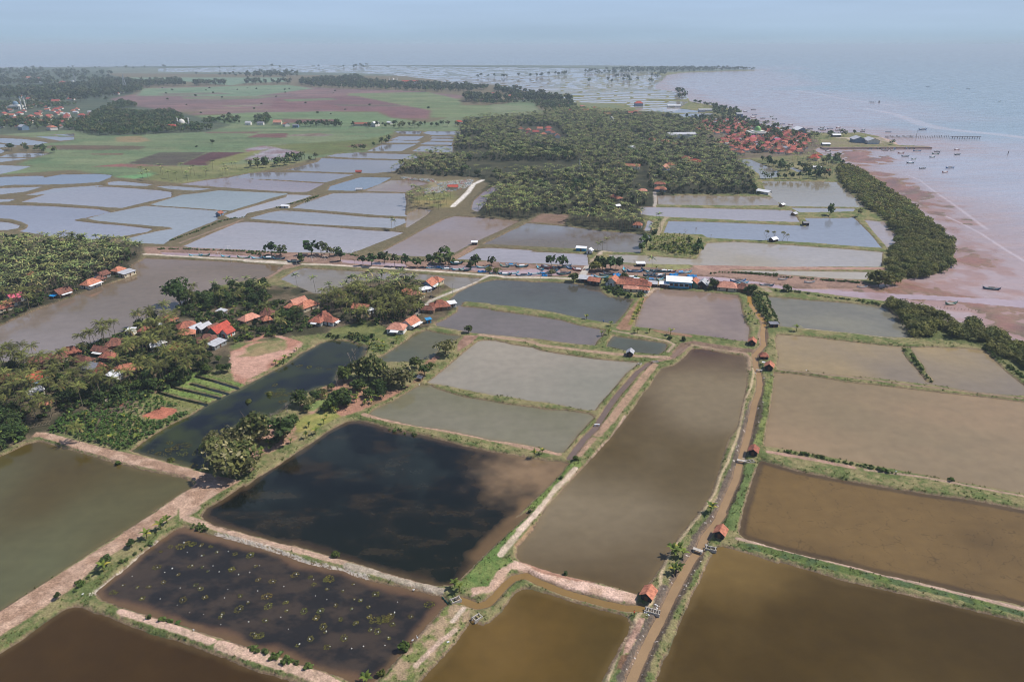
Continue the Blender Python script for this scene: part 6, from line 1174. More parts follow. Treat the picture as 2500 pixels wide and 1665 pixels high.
# lone trees dotted over the far fields
P = scatter('D1 900 480 1300 250 2355 240 D2 1000 280 1700 420 1500 500 500 520 0 500 D1 1600 480', 130, 90, 0, .45, .6); g = np.random.default_rng(3)
P = np.concatenate([P, scatter('D1 600 880 1700 640 2300 640 D2 600 700 0 820 D1 1500 860', 90, 91, 0, .45, .5)])
for x, y in P[:60]: place1('field_tree', TREE[1][1], x, y, 'small lone tree dotted on the far fields', 'tree', 'lone trees on the far fields', g.uniform(.6, 1.2), z=-1.5)
x, y = pp('D1 1748 712'); place2('tree', TREE[1], x, y, 'lone umbrella tree in the middle of the green field', 'tree', None, 1.0)
# ------------------------------------------------------------------ mangrove belts
mg_ = []
for s, sp, sd, lab, grp in [('D4 820 905 880 895 1000 925 1110 1000 1250 1110 1400 1200 1500 1290 1640 1400 C4 1640 110 1740 240 1785 320 1765 425 1680 485 1560 520 1300 540 1240 440 1260 330 1320 240 1290 150 1220 60 D4 1080 1250 1040 1200 900 1080 840 1020', 5.6, 92, 'olive mangrove dome in the long shore belt', 'mangroves of the long shore belt'),
                     ('C4 1225 735 1290 722 1400 790 1600 825 1700 900 1690 960 1560 1040 1450 1030 1400 930 1310 840', 5.2, 93, 'dark mangrove in the first clump below the creek mouth', 'mangroves below the creek mouth'), ('C4 1770 1030 1720 960 1810 930 1880 1010 1860 1040', 4.8, 94, 'mangrove in the small middle clump', 'mangroves of the small middle clump'),
                     ('C4 1880 910 2000 945 2150 1020 2355 1110 2600 1230 2600 1450 2355 1290 2200 1190 2090 1110 1980 1050 1900 980', 5.2, 95, 'dark mangrove in the lower right clump', 'mangroves of the lower right clump')]:
    for x, y in scatter(s, sp, sd, -99, .35): mg_.append((x, y, lab, grp))
mg_.sort(key=lambda q: q[1]); uu = np.array([abs(q[0]/(q[1]*CP+H*SP)) < .80 for q in mg_]); mg_ = [q for q, k in zip(mg_, uu) if k]; print('mangroves', len(mg_))
for x, y, l, g in mg_[:299]: place2('mangrove_tree', MANG[int(rng.integers(0, 3))], x, y, l, 'mangrove', g, rng.uniform(.85, 1.35), z=.1)
if len(mg_) > 299:
    MT = [crown(440+i, 130, 3.8, 3.8, .4, 6, .9, (130,128,68), (68,78,38), None, 1.1) for i in range(3)]
    massed('mangrove_belt', MT, np.array([q[:2] for q in mg_[299:]]), 'far part of the mangrove belt along the mudflat', 'mangroves')
# ------------------------------------------------------------------ bananas, crops and bushes
bn = []
def ban(poly, s, seed, lab, grp, keep=1.): bn.extend([(x, y, lab, grp) for x, y in scatter(poly, s, seed, .5, .4, keep)])
ban('B2 480 560 700 430 760 480 560 620 470 650', 3.4, 101, 'banana plant on the yellow strip beside the black pond', 'bananas beside the black pond', .5)
ban('B2 650 300 900 220 1130 260 1140 320 1000 370 880 410 760 430 640 430', 3.2, 102, 'banana plant in the clearing by the pale pond', 'bananas of the clearing', .75)
ban('B2 60 740 220 660 420 660 250 800 120 830', 3.6, 103, 'banana plant on the bare soil strip', 'bananas on the bare strip', .7)
ban('B2 20 200 100 120 260 20 C2 420 1120 440 1170 150 1330 0 1400', 4, 104, 'banana plant in the row beside the bare plot', 'bananas beside the bare plot', .8)
ban('B1 500 520 560 470 850 430 1150 480 1200 510 1300 505 1240 600 1020 710 900 700 700 640 560 600', 4.6, 105, 'banana plant rising from the green crops', 'bananas in the green crops', .6)
ban('B1 1300 210 1450 160 1560 130 1540 200 1400 200', 4, 106, 'banana plant at the head of the vegetable beds', 'bananas at the vegetable beds', .7)
ban('C1 1880 1050 2200 960 2355 960 2355 1000 2200 1010 1950 1100', 4.2, 107, 'banana plant in the garden belt above the bare plot', 'bananas above the bare plot', .7)
ban('C3 1265 300 1350 200 1450 185 1640 195 1700 290 1690 370 1500 345', 4.2, 108, 'yellow green banana plant on the pond island', 'bananas of the pond island', .95)
ban('C2 1010 1090 1150 1040 1250 1060 1180 1120 1060 1180', 3, 109, 'low yellow plant on the bank below the salmon roof', 'yellow plants on the bank', .6)
ban('C3 1160 900 1240 720 1260 730 1180 930', 2.2, 110, 'young banana in the row along the furrowed strip', 'bananas along the furrowed strip', .9)
ban('C3 2050 760 2110 760 2190 900 2190 980 2120 950', 3.2, 111, 'leafy banana between the canal and the square pond', 'bananas between canal and square pond', .7)
ban('C1 1500 830 1800 780 2100 740 2100 800 1700 850', 6, 112, 'banana plant in the gardens behind the wooded point', 'bananas behind the wooded point', .8)
for s, l in [('A1 1210 235', 'yellow banana plant nearest the stony pond corner'), ('A1 1325 160', 'yellow banana plant left of two at the dug band bend'), ('A1 1375 110', 'yellow banana plant right of two at the dug band bend'), ('A1 855 505', 'small yellow banana beside the taller slim tree'), ('A2 990 1400', 'bright banana crown at the bottom frame edge'), ('A2 1715 640', 'spiky palm left of two at the sluice corner'), ('A2 1755 670', 'spiky palm right of two at the sluice corner'),
             ('B3 350 790', 'banana clump left half on the dike above the black pond'), ('B3 415 770', 'banana clump right half on the dike above the black pond'), ('B3 1800 1240', 'banana clump between canal and long brown pond'), ('A3 1500 380', 'banana plant left of the clump below the footbridge'), ('A3 1570 390', 'banana plant right of the clump below the footbridge'), ('A3 1540 340', 'banana plant at the back of the footbridge clump'), ('A3 1500 520', 'banana plant of the lower canal clump'), ('A3 1540 500', 'right banana plant of the lower canal clump'), ('A3 1480 360', 'outer banana plant of the footbridge clump'), ('A3 1800 20', 'banana plant beside the upper canal bank'), ('C3 780 870', 'small banana pair on the curved dike'), ('C3 905 1000', 'banana at the islet between small ponds'), ('C3 960 1000', 'yellow banana on the islet between small ponds'), ('C3 1170 990', 'banana at the furrowed strip corner'), ('C3 1200 985', 'second banana at the furrowed strip corner'), ('C3 1295 985', 'banana with dark leaves on the pond dike'), ('C3 1470 1000', 'tall thin plant on the dike of the square pond'), ('C3 980 930', 'banana at the dike junction left of the furrows'), ('C4 485 970', 'banana on the dike between the right ponds'), ('C3 1350 470', 'low palm on the grass above the boats')]:
    bn.append((*pp(s), l, None))
bn.sort(key=lambda q: q[1]); bn = [q for q in bn if abs(q[0]/(q[1]*CP+H*SP)) < .8]; print('bananas', len(bn))
for x, y, l, g in bn[:299]: place1('banana_plant', BANA[int(rng.integers(0, 5))], x, y, l, 'banana plant', g, rng.uniform(.8, 1.2)*(1.3 if g is None else 1))
if len(bn) > 299: massed('banana_garden', [banana(390+i, 3) for i in range(3)], np.array([q[:2] for q in bn[299:]]), 'further banana plants of the village gardens', 'banana garden')
# crops: a mass nobody could count
CT = [crown(450+i, 26, .9, 1.2, .1, 3, .42, (80,104,48), (46,66,30), None) for i in range(3)]
P = scatter('B1 390 580 520 450 850 420 1150 470 1180 500 1330 505 1470 440 1580 430 1400 530 1210 630 1030 740 900 720 700 660 560 600 400 600', 1.5, 120, .3, .4)
P2 = scatter('B1 900 330 1050 290 1250 260 1400 340 1550 380 1350 390 1170 460 1000 450 850 430', 2.0, 121, .3, .4, .8); P3 = scatter('B1 520 500 600 440 1400 200 1250 280 1000 380', 2.6, 122, .3, .4, .6)
massed('crop_plants', CT, np.concatenate([P, P2, P3]), 'dense leafy crop plants beside the swamp pond', 'crops', s0=.7, s1=1.2)
UN = [crown(460+i, 40, 1.6, 1.6, 0, 4, .6, (70,92,42), (32,44,24), (108,116,54)) for i in range(4)]
ps = [scatter(V1, 6.5, 123, .6), scatter(V2A, 4.2, 124, .6), scatter(V2B, 3.4, 125, .6), scatter(V2C, 5, 126, .6), scatter('C2 0 780 300 730 700 830 700 930 300 1000 0 1050 C1 1900 1060 1500 850', 3.8, 127, .6), scatter('B1 -500 400 200 430 220 640 0 740 -500 850', 3.2, 128, .6), scatter('B1 500 300 900 240 1560 100 1560 200 800 420', 3, 129, .6),
      scatter('C2 660 1000 900 990 1150 1050 900 1060 680 1040', 3, 130, .6, .4, .6), scatter('C3 905 620 960 610 1250 660 1210 700 1100 690 950 660', 2.6, 131, .3), scatter('C3 2140 660 2200 640 2290 850 2300 910 2230 890', 2.6, 132, .3), scatter('C3 1260 300 1640 200 1700 360', 5, 133, .3)]
massed('undergrowth', UN, np.concatenate(ps), 'low bushes filling the ground under palms and between roofs', 'undergrowth', s0=.7, s1=1.4, tint=.3)
massed('forest_undergrowth', [crown(480+i, 40, 1.6, 1.6, 0, 4, .6, (56,72,42), (36,46,30), None) for i in range(3)], scatter(T1, 10, 134, 1, .42, .9, CLR), 'bushes under the broad palm forest', 'undergrowth', s0=1.2, s1=2.2)
# hedges along banks, tufts of grass on the near dikes
def along(s, step, jit, seed, r=(.5, 1.)):
    P = pw(s, .7); g = np.random.default_rng(seed); o = []
    for a, b in zip(P[:-1], P[1:]):
        n = max(1, int(np.hypot(*(b-a))/step)); t = g.random(n)[:, None]; o.append(a+(b-a)*t+g.normal(0, jit, (n, 2)))
    return np.concatenate(o)
HB = ['C1 1290 300 1500 300 2355 330 C2 0 330 170 350', 'C2 850 340 1000 370 1250 390 1500 400 1800 405', 'C3 1800 500 1900 490 2355 510 C4 0 495 300 520 600 545 1000 575', 'C4 290 640 500 650 700 690 950 720 1220 760', 'C4 700 555 1050 580', 'D2 480 1190 600 1140 D2 260 1240', 'C1 1400 230 1600 160 1800 75 2000 30', 'C4 230 660 330 900', 'A1 1540 110 1700 170', 'A1 950 460 1250 270', 'A1 600 680 720 560', 'A1 1230 890 1460 930', 'A2 0 1130 200 1180 600 1320', 'B2 1200 560 1400 600', 'B4 350 740 700 805 1300 925', 'C3 2140 680 2290 900', 'C4 1370 1120 1440 1180 1540 1330 1600 1385', 'C4 2030 1110 2355 1360']
massed('bank_bushes', [crown(470+i, 34, .8, .8, 0, 3, .34, (92,110,52), (56,70,34), None) for i in range(4)], np.concatenate([along(s, .9, .55, 140+i) for i, s in enumerate(HB)]), 'low bushes and rank growth along the pond banks', 'bank bushes', s0=.5, s1=1.5, tint=.3)
def tuft(seed, c1, c2, n=9):
    g = np.random.default_rng(seed); V = []; F = []; Cc = []
    for k in range(n):
        a = g.uniform(0, 6.28); r = g.uniform(0, .22); x, y = r*math.cos(a), r*math.sin(a); h = g.uniform(.2, .5); l = g.normal(0, .14, 2); q = len(V); b = g.uniform(0, 3.1); w = .05
        V += [(x-w*math.cos(b), y-w*math.sin(b), -.05), (x+w*math.cos(b), y+w*math.sin(b), -.05), (x+l[0]+w*.4, y+l[1], h), (x+l[0]-w*.4, y+l[1], h)]; F.append((q, q+1, q+2, q+3)); c = lin(c2)+(lin(c1)-lin(c2))*g.random(); Cc += [c*.8, c*.8, c*1.1, c*1.1]
    return np.array(V), np.array(F), np.array(Cc)
g = np.random.default_rng(5); n = 150000; bx_, by_ = g.uniform(-260, 270, n), g.uniform(95, 350, n); d = look(DW, bx_, by_); cc = look(C[:, 1]-C[:, 0], bx_, by_); m = (d > .15) & (d < 5) & (g.random(n) < np.where(d < 1.3, .95, .35)) & (cc > -.012)
massed('grass_tufts', [tuft(1, (132,140,78), (86,104,50)), tuft(2, (150,142,92), (112,112,66)), tuft(3, (112,128,62), (70,90,42))], np.stack([bx_[m], by_[m]], 1), 'tufts of grass over the near dikes and banks', 'grass', s0=.6, s1=1.5)
# single bushes, bare trees
for s, k, sc, l in [('A2 1305 1125', 0, 2.1, 'round green bush on the edge of the float pond'), ('A2 1120 1345', 1, 1.5, 'low dry bush at the corner of the float pond'), ('B1 970 840', 0, 1.3, 'small bush on the bank of the left olive pond'), ('B1 1395 820', 1, 1.7, 'yellow green bush in the weedy swamp corner'), ('A3 605 520', 2, 1.0, 'dark round shrub on the bare pond edge'), ('B3 575 970', 2, .9, 'upper dark shrub on the green dike'), ('B3 318 1235', 2, .9, 'lower dark shrub on the green dike'), ('B2 2395 800', 0, .1, ''), ('C3 1575 1050', 2, 1.9, 'round dark bush on the grass strip'), ('C3 1465 1035', 0, 1.6, 'bush at the foot of the tall thin plant'), ('B4 1755 985', 0, 1.3, 'dark bush on the long right dike'), ('B1 1815 880', 1, 1.4, ''), ('B1 2030 330', 1, 1.8, 'floating round weed clump in the swamp pond'), ('B2 185 275', 1, 1.9, 'weed clump at the tip of the sunken swamp dike'), ('C3 855 605', 2, .8, ''), ('B3 690 815', 0, 1.4, 'bush at the end of the straight canal')]:
    if l: x, y = pp(s); place1('bush', BUSH[k], x, y, l, 'bush', None, sc)
for s, k, sc, l in [('B2 345 430', 0, 1.05, 'leafless grey tree left of the swamp bank trees'), ('B2 395 330', 1, .9, 'leafless tree over the dark swamp water'), ('B2 205 515', 2, 1.0, 'bare white tree at the near swamp bank'), ('B2 165 540', 0, .9, 'second bare tree at the near swamp bank'), ('B2 755 220', 1, 1.1, 'tall dead tree beside the bright green tree'), ('C2 1862 245', 2, 1.1, 'leafless tree over the white roofed hut'), ('B3 125 320', 0, .55, 'small bare tree on the thin islet dike'), ('B2 1720 610', 0, .01, ''), ('C3 1680 165', 1, 1.3, 'pale leafless tree standing in the blue pond'), ('C3 1590 180', 2, 1.0, 'thin leafless tree left in the blue pond'), ('C3 1800 210', 0, .7, 'tiny leafless tree on the dike of the blue pond'), ('C4 235 228', 2, 1.35, 'first feathery tree by the white dike hut'), ('C4 298 212', 1, 1.2, 'second feathery tree by the white dike hut'), ('C4 372 226', 0, 1.35, 'third feathery tree by the white dike hut'), ('C4 410 230', 2, 1.0, 'fourth feathery tree by the white dike hut'), ('C3 590 270', 0, .5, 'dead stump tree in the dark middle pond'), ('C3 1172 430', 1, .9, 'thin tree on the bank above the boats'), ('C2 900 1190', 1, 1.3, 'large leafless tree at the top of the swamp'), ('C2 860 1210', 2, 1.1, 'grey leafless tree beside the large one at the swamp top'), ('B1 2290 480', 1, .8, 'thin white dead tree at the swamp edge')]:
    if l:
        x, y = pp(s); e = place1('bare_tree', BARE[k], x, y, l, 'tree', None, sc)
        if 'feathery' in l: put('crown', pm_('crown', crown(500+k, 110, 1.9, 1.5, 4.8, 5, .34, (140,138,92), (112,108,80), None), fol), e)
# ------------------------------------------------------------------ boats
ONES = 'zeroth first second third fourth fifth sixth seventh eighth ninth tenth eleventh twelfth thirteenth fourteenth fifteenth sixteenth seventeenth eighteenth nineteenth'.split()
TENS = {2: 'twent', 3: 'thirt', 4: 'fort', 5: 'fift', 6: 'sixt', 7: 'sevent', 8: 'eight', 9: 'ninet'}
def nth(n):
    if n < 20: return ONES[n]
    if n > 99: return 'hundred-and-'+nth(n-100) if n > 100 else 'hundredth'
    return TENS[n//10]+('ieth' if n % 10 == 0 else 'y-'+ONES[n % 10])
paint = {k: plain('boat_'+k, c, .55, .18, 2.5, .4) for k, c in dict(blue=(56,112,164), cyan=(70,170,196), white=(212,214,214), green=(60,120,104), red=(150,60,56), dark=(50,52,60), teal=(96,156,160), navy=(52,66,100)).items()}
deckm = plain('boat_deck', (150,132,112), .85, .3, 3); tarp_b = plain('tarpaulin_blue', (20,130,200), .5, .2, 2); tarp_k = plain('tarpaulin_dark', (58,56,66), .6, .2, 2); tarp_w = plain('tarpaulin_white', (214,216,220), .6, .12, 2)
def hullmesh(L_, Bm, mat, D=1.0, up=1.5):
    n = 11; V = []; F = []
    for i in range(n):
        t = -1+2*i/(n-1); w = Bm/2*(1-abs(t)**2.4)+.06; sh = D*.55+up*abs(t)**3.2; x = t*L_/2*(1+.04*abs(t)); kl = -.45+.55*abs(t)**3+max(0, sh-D)*.5*(abs(t) > .9)
        V += [(x, -w, sh), (x, -w*.8, sh*.35+kl*.4), (x, 0, kl), (x, w*.8, sh*.35+kl*.4), (x, w, sh), (x, w*.86, sh-.08), (x, 0, sh-.42*(1-abs(t)**3)), (x, -w*.86, sh-.08)]
    for i in range(n-1):
        for k in range(8): F.append((i*8+k, i*8+(k+1) % 8, i*8+8+(k+1) % 8, i*8+8+k))
    F += [tuple(range(8))[::-1], tuple((n-1)*8+k for k in range(8))]; return mesh('hull', np.array(V), F, mat)
def boatparts(L_, Bm, hc, sc_, cab, up=1.5, mast_=True):
    """list of (name, mesh) for a fishing boat with high curved ends"""
    o = [('hull', hullmesh(L_, Bm, paint[hc], 1.0, up))]
    st = MB()
    for s in (-1, 1):
        P = [(t*L_/2*.93, s*(Bm/2*(1-abs(t)**2.4)+.10), .62+up*abs(t)**3.2*.9) for t in np.linspace(-.95, .95, 9)]; st.tube(P, .09, 4)
    o.append(('gunwale_stripe', st.mesh('gunwale_stripe', paint[sc_]))); o.append(('deck', MB().box(-L_*.32, L_*.32, -Bm*.38, Bm*.38, .3, .42).mesh('deck', deckm)))
    for s in (-1, 1): o.append(('prow' if s > 0 else 'stern_post', MB().tube([(s*L_*.5, 0, .4+up), (s*L_*.53, 0, .9+up), (s*L_*.535, 0, 1.5+up)], [.14, .1, .05], 5).mesh('prow', paint[sc_])))
    if cab:
        m = MB(); w = Bm*.46; a = L_*.2
        V = [(-a, -w, 1.5), (a, -w, 1.5), (a, 0, 2.1), (-a, 0, 2.1), (-a, w, 1.5), (a, w, 1.5)]; V += [(x, y, z-.08) for x, y, z in V]; m.add(V, [(0,1,2,3), (3,2,5,4), (7,6,9,8), (8,9,10,11), (0,6,7,1), (4,5,11,10), (0,3,9,6), (3,4,10,9), (1,7,8,2), (2,8,11,5)])
        o.append(('canopy', m.mesh('canopy', {'b': tarp_b, 'k': tarp_k, 'w': tarp_w}[cab])))
        for x, y in ((-a, -w), (a, -w), (a, w), (-a, w)): o.append(('canopy_post', MB().tube([(x*.95, y*.92, .4), (x*.95, y*.92, 1.5)], .05, 4).mesh('canopy_post', wood)))
    if mast_: o.append(('mast', MB().tube([(L_*.26, 0, .3), (L_*.26, 0, 3.2)], [.07, .04], 4).mesh('mast', wood)))
    return o
BT = {'a': boatparts(10, 2.4, 'dark', 'cyan', 'w'), 'b': boatparts(10, 2.4, 'cyan', 'white', None), 'c': boatparts(11, 2.6, 'navy', 'teal', 'k'), 'd': boatparts(9, 2.2, 'white', 'blue', 'b'), 'e': boatparts(10, 2.4, 'green', 'white', None, 2.0), 'f': boatparts(12, 3, 'blue', 'white', 'k', 1.8), 'g': boatparts(10, 2.4, 'red', 'white', 'w', 1.7), 'h': boatparts(8, 1.6, 'white', 'navy', None, 1.0, False)}
BN = {'a': 'dark hulled boat with a white canopy', 'b': 'open turquoise boat', 'c': 'navy boat with a dark canopy', 'd': 'white boat with a blue tarpaulin', 'e': 'green boat with high white prows', 'f': 'blue boat with a dark canopy', 'g': 'red hulled boat with a white canopy', 'h': 'narrow white canoe shaped boat'}
def boat(x, y, k, label, rot, sc=1., z=None, group=None):
    e = bpy.data.objects.new('fishing_boat', None); COL.objects.link(e); e.location = (x, y, (max(gz(x, y), 0)+.12) if z is None else z); e.rotation_euler = (R(rng.normal(0, 2)), 0, rot); e.scale = (sc,)*3; tag(e, label, 'boat', group)
    h = None
    for n_, m in BT[k]:
        o = put(n_, m, h if (n_ == 'gunwale_stripe' and h) else e); h = o if n_ == 'hull' else h
    return e
CRK = [('H 105 345 a 5', 'behind the first olive tree by the moored boats'), ('H 575 395 b 0', 'left of the row across the creek'), ('H 970 395 e -30', 'with its prow raised toward the far pond'), ('H 1085 375 d -5', 'between two others on the far creek bank'), ('H 1280 400 a 8', 'alone in the middle of the far creek bank'), ('H 1610 420 b -60', 'nose on to the road left of the bright tree'),
  ('H 1710 410 g -40', 'just left of the bright tree'), ('H 1885 430 b -70', 'just right of the bright tree'), ('H 2045 405 c 20', 'under the small olive tree'), ('H 2190 435 f -25', 'left of two by the bridge ramp'), ('H 2300 465 g -15', 'right of two by the bridge ramp'), ('H 810 515 c 10', 'in the shade of the two olive trees'),
  ('H 975 530 a -3', 'longest on the road side of the creek'), ('H 1140 505 b 30', 'at the stern of the longest road side boat'), ('H 1315 550 f 3', 'alone on the mud nearest the road'), ('H 1510 515 b 10', 'left of three on the grass edge'), ('H 1660 515 d -15', 'middle of three on the grass edge'), ('H 1770 505 c 15', 'right of three on the grass edge'), ('H 2030 530 c 12', 'behind the light green spreading tree'),
  ('H 130 455 b 8', 'first turquoise hull at the left of the mooring'), ('H 260 462 e 4', 'second hull at the left of the mooring'), ('E 1018 285 b -88', 'nose on to the camera above the yard'), ('E 1130 300 f -8', 'long and alone above the yard'), ('E 1265 290 e -35', 'on the left of the upper yard row'), ('E 1310 300 b 20', 'second in the upper yard row'), ('E 1385 300 c 0', 'third in the upper yard row'),
  ('E 1455 300 a -10', 'fourth in the upper yard row'), ('E 1520 300 g -12', 'fifth in the upper yard row'), ('E 1635 318 d 15', 'sixth in the upper yard row'), ('E 1700 312 b 22', 'last in the upper yard row'), ('E 810 335 c 15', 'left in the lower yard by the ramp'), ('E 870 330 f -5', 'dark one in the lower yard by the ramp'), ('E 760 365 b -5', 'lowest by the bridge ramp'), ('E 1090 370 a 20', 'pale one behind the steep orange gable'),
  ('E 1150 375 b -30', 'behind the rust tiled house'), ('E 1215 380 e 10', 'behind the hipped roof by the square pond'), ('E 1290 340 c 25', 'in the crowded centre of the yard, left'), ('E 1340 350 f -20', 'in the crowded centre of the yard, middle'), ('E 1405 350 a 15', 'in the crowded centre of the yard, right'), ('E 1455 365 c -35', 'at the left wall of the blue hall'), ('E 1310 395 d 0', 'lower left in the crowded yard'),
  ('E 1385 390 b 18', 'lower middle in the crowded yard'), ('E 1435 400 e -14', 'lower right in the crowded yard'), ('E 2270 398 f 5', 'with a white awning right of the blue hall'), ('E 2320 420 b 10', 'beside the white awning boat'), ('C4 370 555 h 3', 'lying on the mud under the hedge'), ('C4 590 582 h 4', 'lying on the mud in mid creek'), ('C4 1025 612 h 6', 'lying on the mud by the isolated mangrove'),
  ('C4 1755 750 e 8', 'alone in the channel on the mudflat'), ('C4 240 602 c 0', 'in the channel by the canal mouth'), ('C1 1610 356 b 5', 'first of the small fleet at the left creek'), ('C1 1680 352 e -5', 'second of the small fleet at the left creek'), ('C1 1855 364 b -20', 'third of the small fleet at the left creek'), ('C1 2005 372 e 4', 'fourth of the small fleet at the left creek'), ('C1 2110 376 b -10', 'fifth of the small fleet at the left creek'),
  ('C1 2210 384 a 4', 'sixth of the small fleet at the left creek'), ('C1 2290 388 c 4', 'seventh of the small fleet at the left creek'), ('C2 400 412 c 6', 'under the olive tree left of the creek clump'), ('C2 1540 460 b 10', 'first of the row by the creek road trees'), ('C2 1585 458 d -12', 'second of the row by the creek road trees'), ('C2 1650 468 a 8', 'third of the row by the creek road trees')]
for s, l in CRK:
    v, x_, y_, k, a = s.split(); p = pp(f'{v} {x_} {y_}', .1); boat(p[0], p[1], k, BN[k]+' '+l, R(float(a)), rng.uniform(.8, .98))
SEA = 'D4 65 448 D4 132 433 D4 143 477 D4 130 497 D4 209 505 D4 282 490 D4 306 510 D4 90 510 D4 370 552 D4 437 557 D4 597 591 D4 697 580 D4 685 593 D4 702 602 D4 762 591 D4 828 582 D4 825 604 D4 852 595 D4 1035 600 D4 1028 613 D4 1240 617 D4 1803 763 D4 1640 778 D4 1627 797 D4 1601 824 D4 1807 803 D4 1476 773 D4 1344 790 D4 1379 817 D4 1449 839 D4 1420 872 D4 1520 917 D4 1745 912 D4 1705 948 D4 1212 768 D4 1273 768 D4 745 775 D4 725 760 D4 1565 244 D4 1763 255 D4 1896 263 D4 2155 365 D3 1855 208 C4 2085 628'
SP_ = pw(SEA, 0); SPX = px(SEA)
zone = lambda q: 'off the village shore' if q[0] < 1930 else ('behind the market spit' if q[1] < 330 and q[0] < 2200 else ('tiny on the open sea' if q[1] < 260 else 'anchored below the quay'))
cnt = {}
for i in sorted(range(len(SP_)), key=lambda i: SPX[i][0]):
    z_ = zone(SPX[i]); cnt[z_] = cnt.get(z_, 0)+1; k = 'acfgce'[i % 6]; boat(*SP_[i], k, f'{BN[k]} {z_}, {nth(cnt[z_])} from left', rng.uniform(-.4, .4), rng.uniform(.78, 1.0)*(1.15 if SPX[i][1] < 300 else 1), 0)
p = pp('D4 1522 597', 0); boat(*p, 'f', 'largest fishing boat anchored beyond the tall pole', 0, 1.3, 0)
for i, x_ in enumerate(np.linspace(1065, 1450, 26)):
    p = pp(f'D4 {x_+rng.uniform(-5, 5):.0f} {752+rng.uniform(-3, 3):.0f}', 0); k = 'acfdbc'[i % 6]; boat(*p, k, f'{BN[k]} tied along the quay, {nth(i+1)} from left', R(90+rng.normal(0, 18)), rng.uniform(.6, .75), 0)
for i, x_ in enumerate(np.linspace(640, 900, 12)):
    p = pp(f'D4 {x_+rng.uniform(-5, 5):.0f} {628+rng.uniform(-4, 3):.0f}', 0); k = 'bdfcae'[i % 6]; boat(*p, k, f'{BN[k]} at the spit beach, {nth(i+1)} from left', R(80+rng.normal(0, 25)), rng.uniform(.6, .8), .2)
def tarp(s, w, d, mt, label, rot=0):
    p = pp(s, .1); m = MB(); n = 6; V = []
    for i in range(n+1):
        for j in range(5): V.append((-w/2+w*i/n, -d/2+d*j/4, 1.5*math.sin(math.pi*j/4)**.7*(.75+.25*math.sin(i*2.1))+.05))
    F = [(i*5+j, i*5+5+j, i*5+6+j, i*5+j+1) for i in range(n) for j in range(4)]+[(i*5, i*5+4, i*5+9, i*5+5) for i in range(n)]; m.add(V, F+[(0,1,2,3,4), tuple(n*5+j for j in (4,3,2,1,0))])
    place1('covered_boat', m.mesh('tarpaulin', mt), *p, label, 'boat', None, rot=rot)
tarp('H 560 490', 5.6, 2.4, plain('tarpaulin_deep_blue', (20,96,160), .5, .15, 2), 'boat wrapped in a deep blue tarpaulin left of the olive trees'); tarp('E 1560 335', 6, 2.8, tarp_b, 'boat under a bright blue tarpaulin behind the white hall roof'); tarp('E 1760 348', 6.5, 3, tarp_b, 'boat under a cyan tarpaulin right of the white hall roof'); tarp('E 930 335', 5.5, 4, tarp_b, 'boat under a bright blue tarpaulin in the lower yard'); tarp('E 680 352', 4.6, 1.8, tarp_b, 'slim boat under a blue tarpaulin by the ramp', -.1); tarp('H 1690 560', 4, 1.5, tarp_b, 'low blue tarpaulin on the grass edge by three boats', -.1)
# ------------------------------------------------------------------ quay, ruined pier, posts
def boxthing(name, x0, x1, y0, y1, z0, z1, mat, label, cat, rot=0, loc=(0, 0)):
    o = put(name, MB().box(x0, x1, y0, y1, z0, z1).mesh(name, mat), None, (loc[0], loc[1], 0), rot); return tag(o, label, cat)
a, b = pw('D4 690 744 1587 741', 1.4); L_ = np.hypot(*(b-a)); boxthing('quay', 0, L_, -4.5, 4.5, -1, 1.9, plain('quay_concrete', (138,118,112), .9, .25, .1), 'long low concrete quay reaching out from the village', 'quay', math.atan2(*(b-a)[::-1]), a)
a, b = pw('D4 1755 655 2000 655', 3); L_ = np.hypot(*(b-a)); e = bpy.data.objects.new('pier', None); COL.objects.link(e); e.location = (*a, 0); e.rotation_euler = (0, 0, math.atan2(*(b-a)[::-1])); tag(e, 'ruined detached pier on piles out at sea', 'pier')
put('deck', MB().box(0, L_, -1.8, 1.8, 3.2, 3.8).mesh('deck', plain('pier_deck', (96,84,84), .9)), e)
for i in range(12): put('pile', MB().tube([(L_*(i+.3)/12, -2.6, -1), (L_*(i+.3)/12, -2.6, 3.3)], .45, 6).mesh('pile', plain('pile', (84,76,78), .9) if i == 0 else bpy.data.materials['pile']), e)
pm = MB().tube([(0, 0, -.8), (0, 0, 3.4)], .42, 5).mesh('post', wood)
for i, x_ in enumerate(np.r_[np.linspace(1215, 1460, 26), np.linspace(1475, 1745, 20)]):
    p = pp(f'D4 {x_:.1f} {662+rng.uniform(-1.5, 1.5):.1f}', 0); place1('mooring_post', pm, *p, f'old post between spit and ruined pier, {nth(i+1)} from left', 'post', 'posts of the vanished pier', rng.uniform(.8, 1.2), z=0)
p = pp('D4 1468 665', 0); place1('channel_pole', MB().tube([(0, 0, -1), (.6, 0, 14)], [.5, .15], 6).mesh('pole', wood), *p, 'tall slanting pole rising from the line of posts', 'pole', z=0)
for s, l in (('D4 2222 800', 'thin stake alone in the sea at the right'), ('D4 1130 378', 'left fish trap stakes out at sea'), ('D4 1170 376', 'right fish trap stakes out at sea')):
    p = pp(s, 0); m = MB()
    for k in range(6 if 'trap' in l else 1): m.tube([(k*3., (k % 2)*2, -1), (k*3., (k % 2)*2, 5)], .5, 4)
    place1('fish_trap' if 'trap' in l else 'stake', m.mesh('stakes', wood), *p, l, 'stakes', z=0)
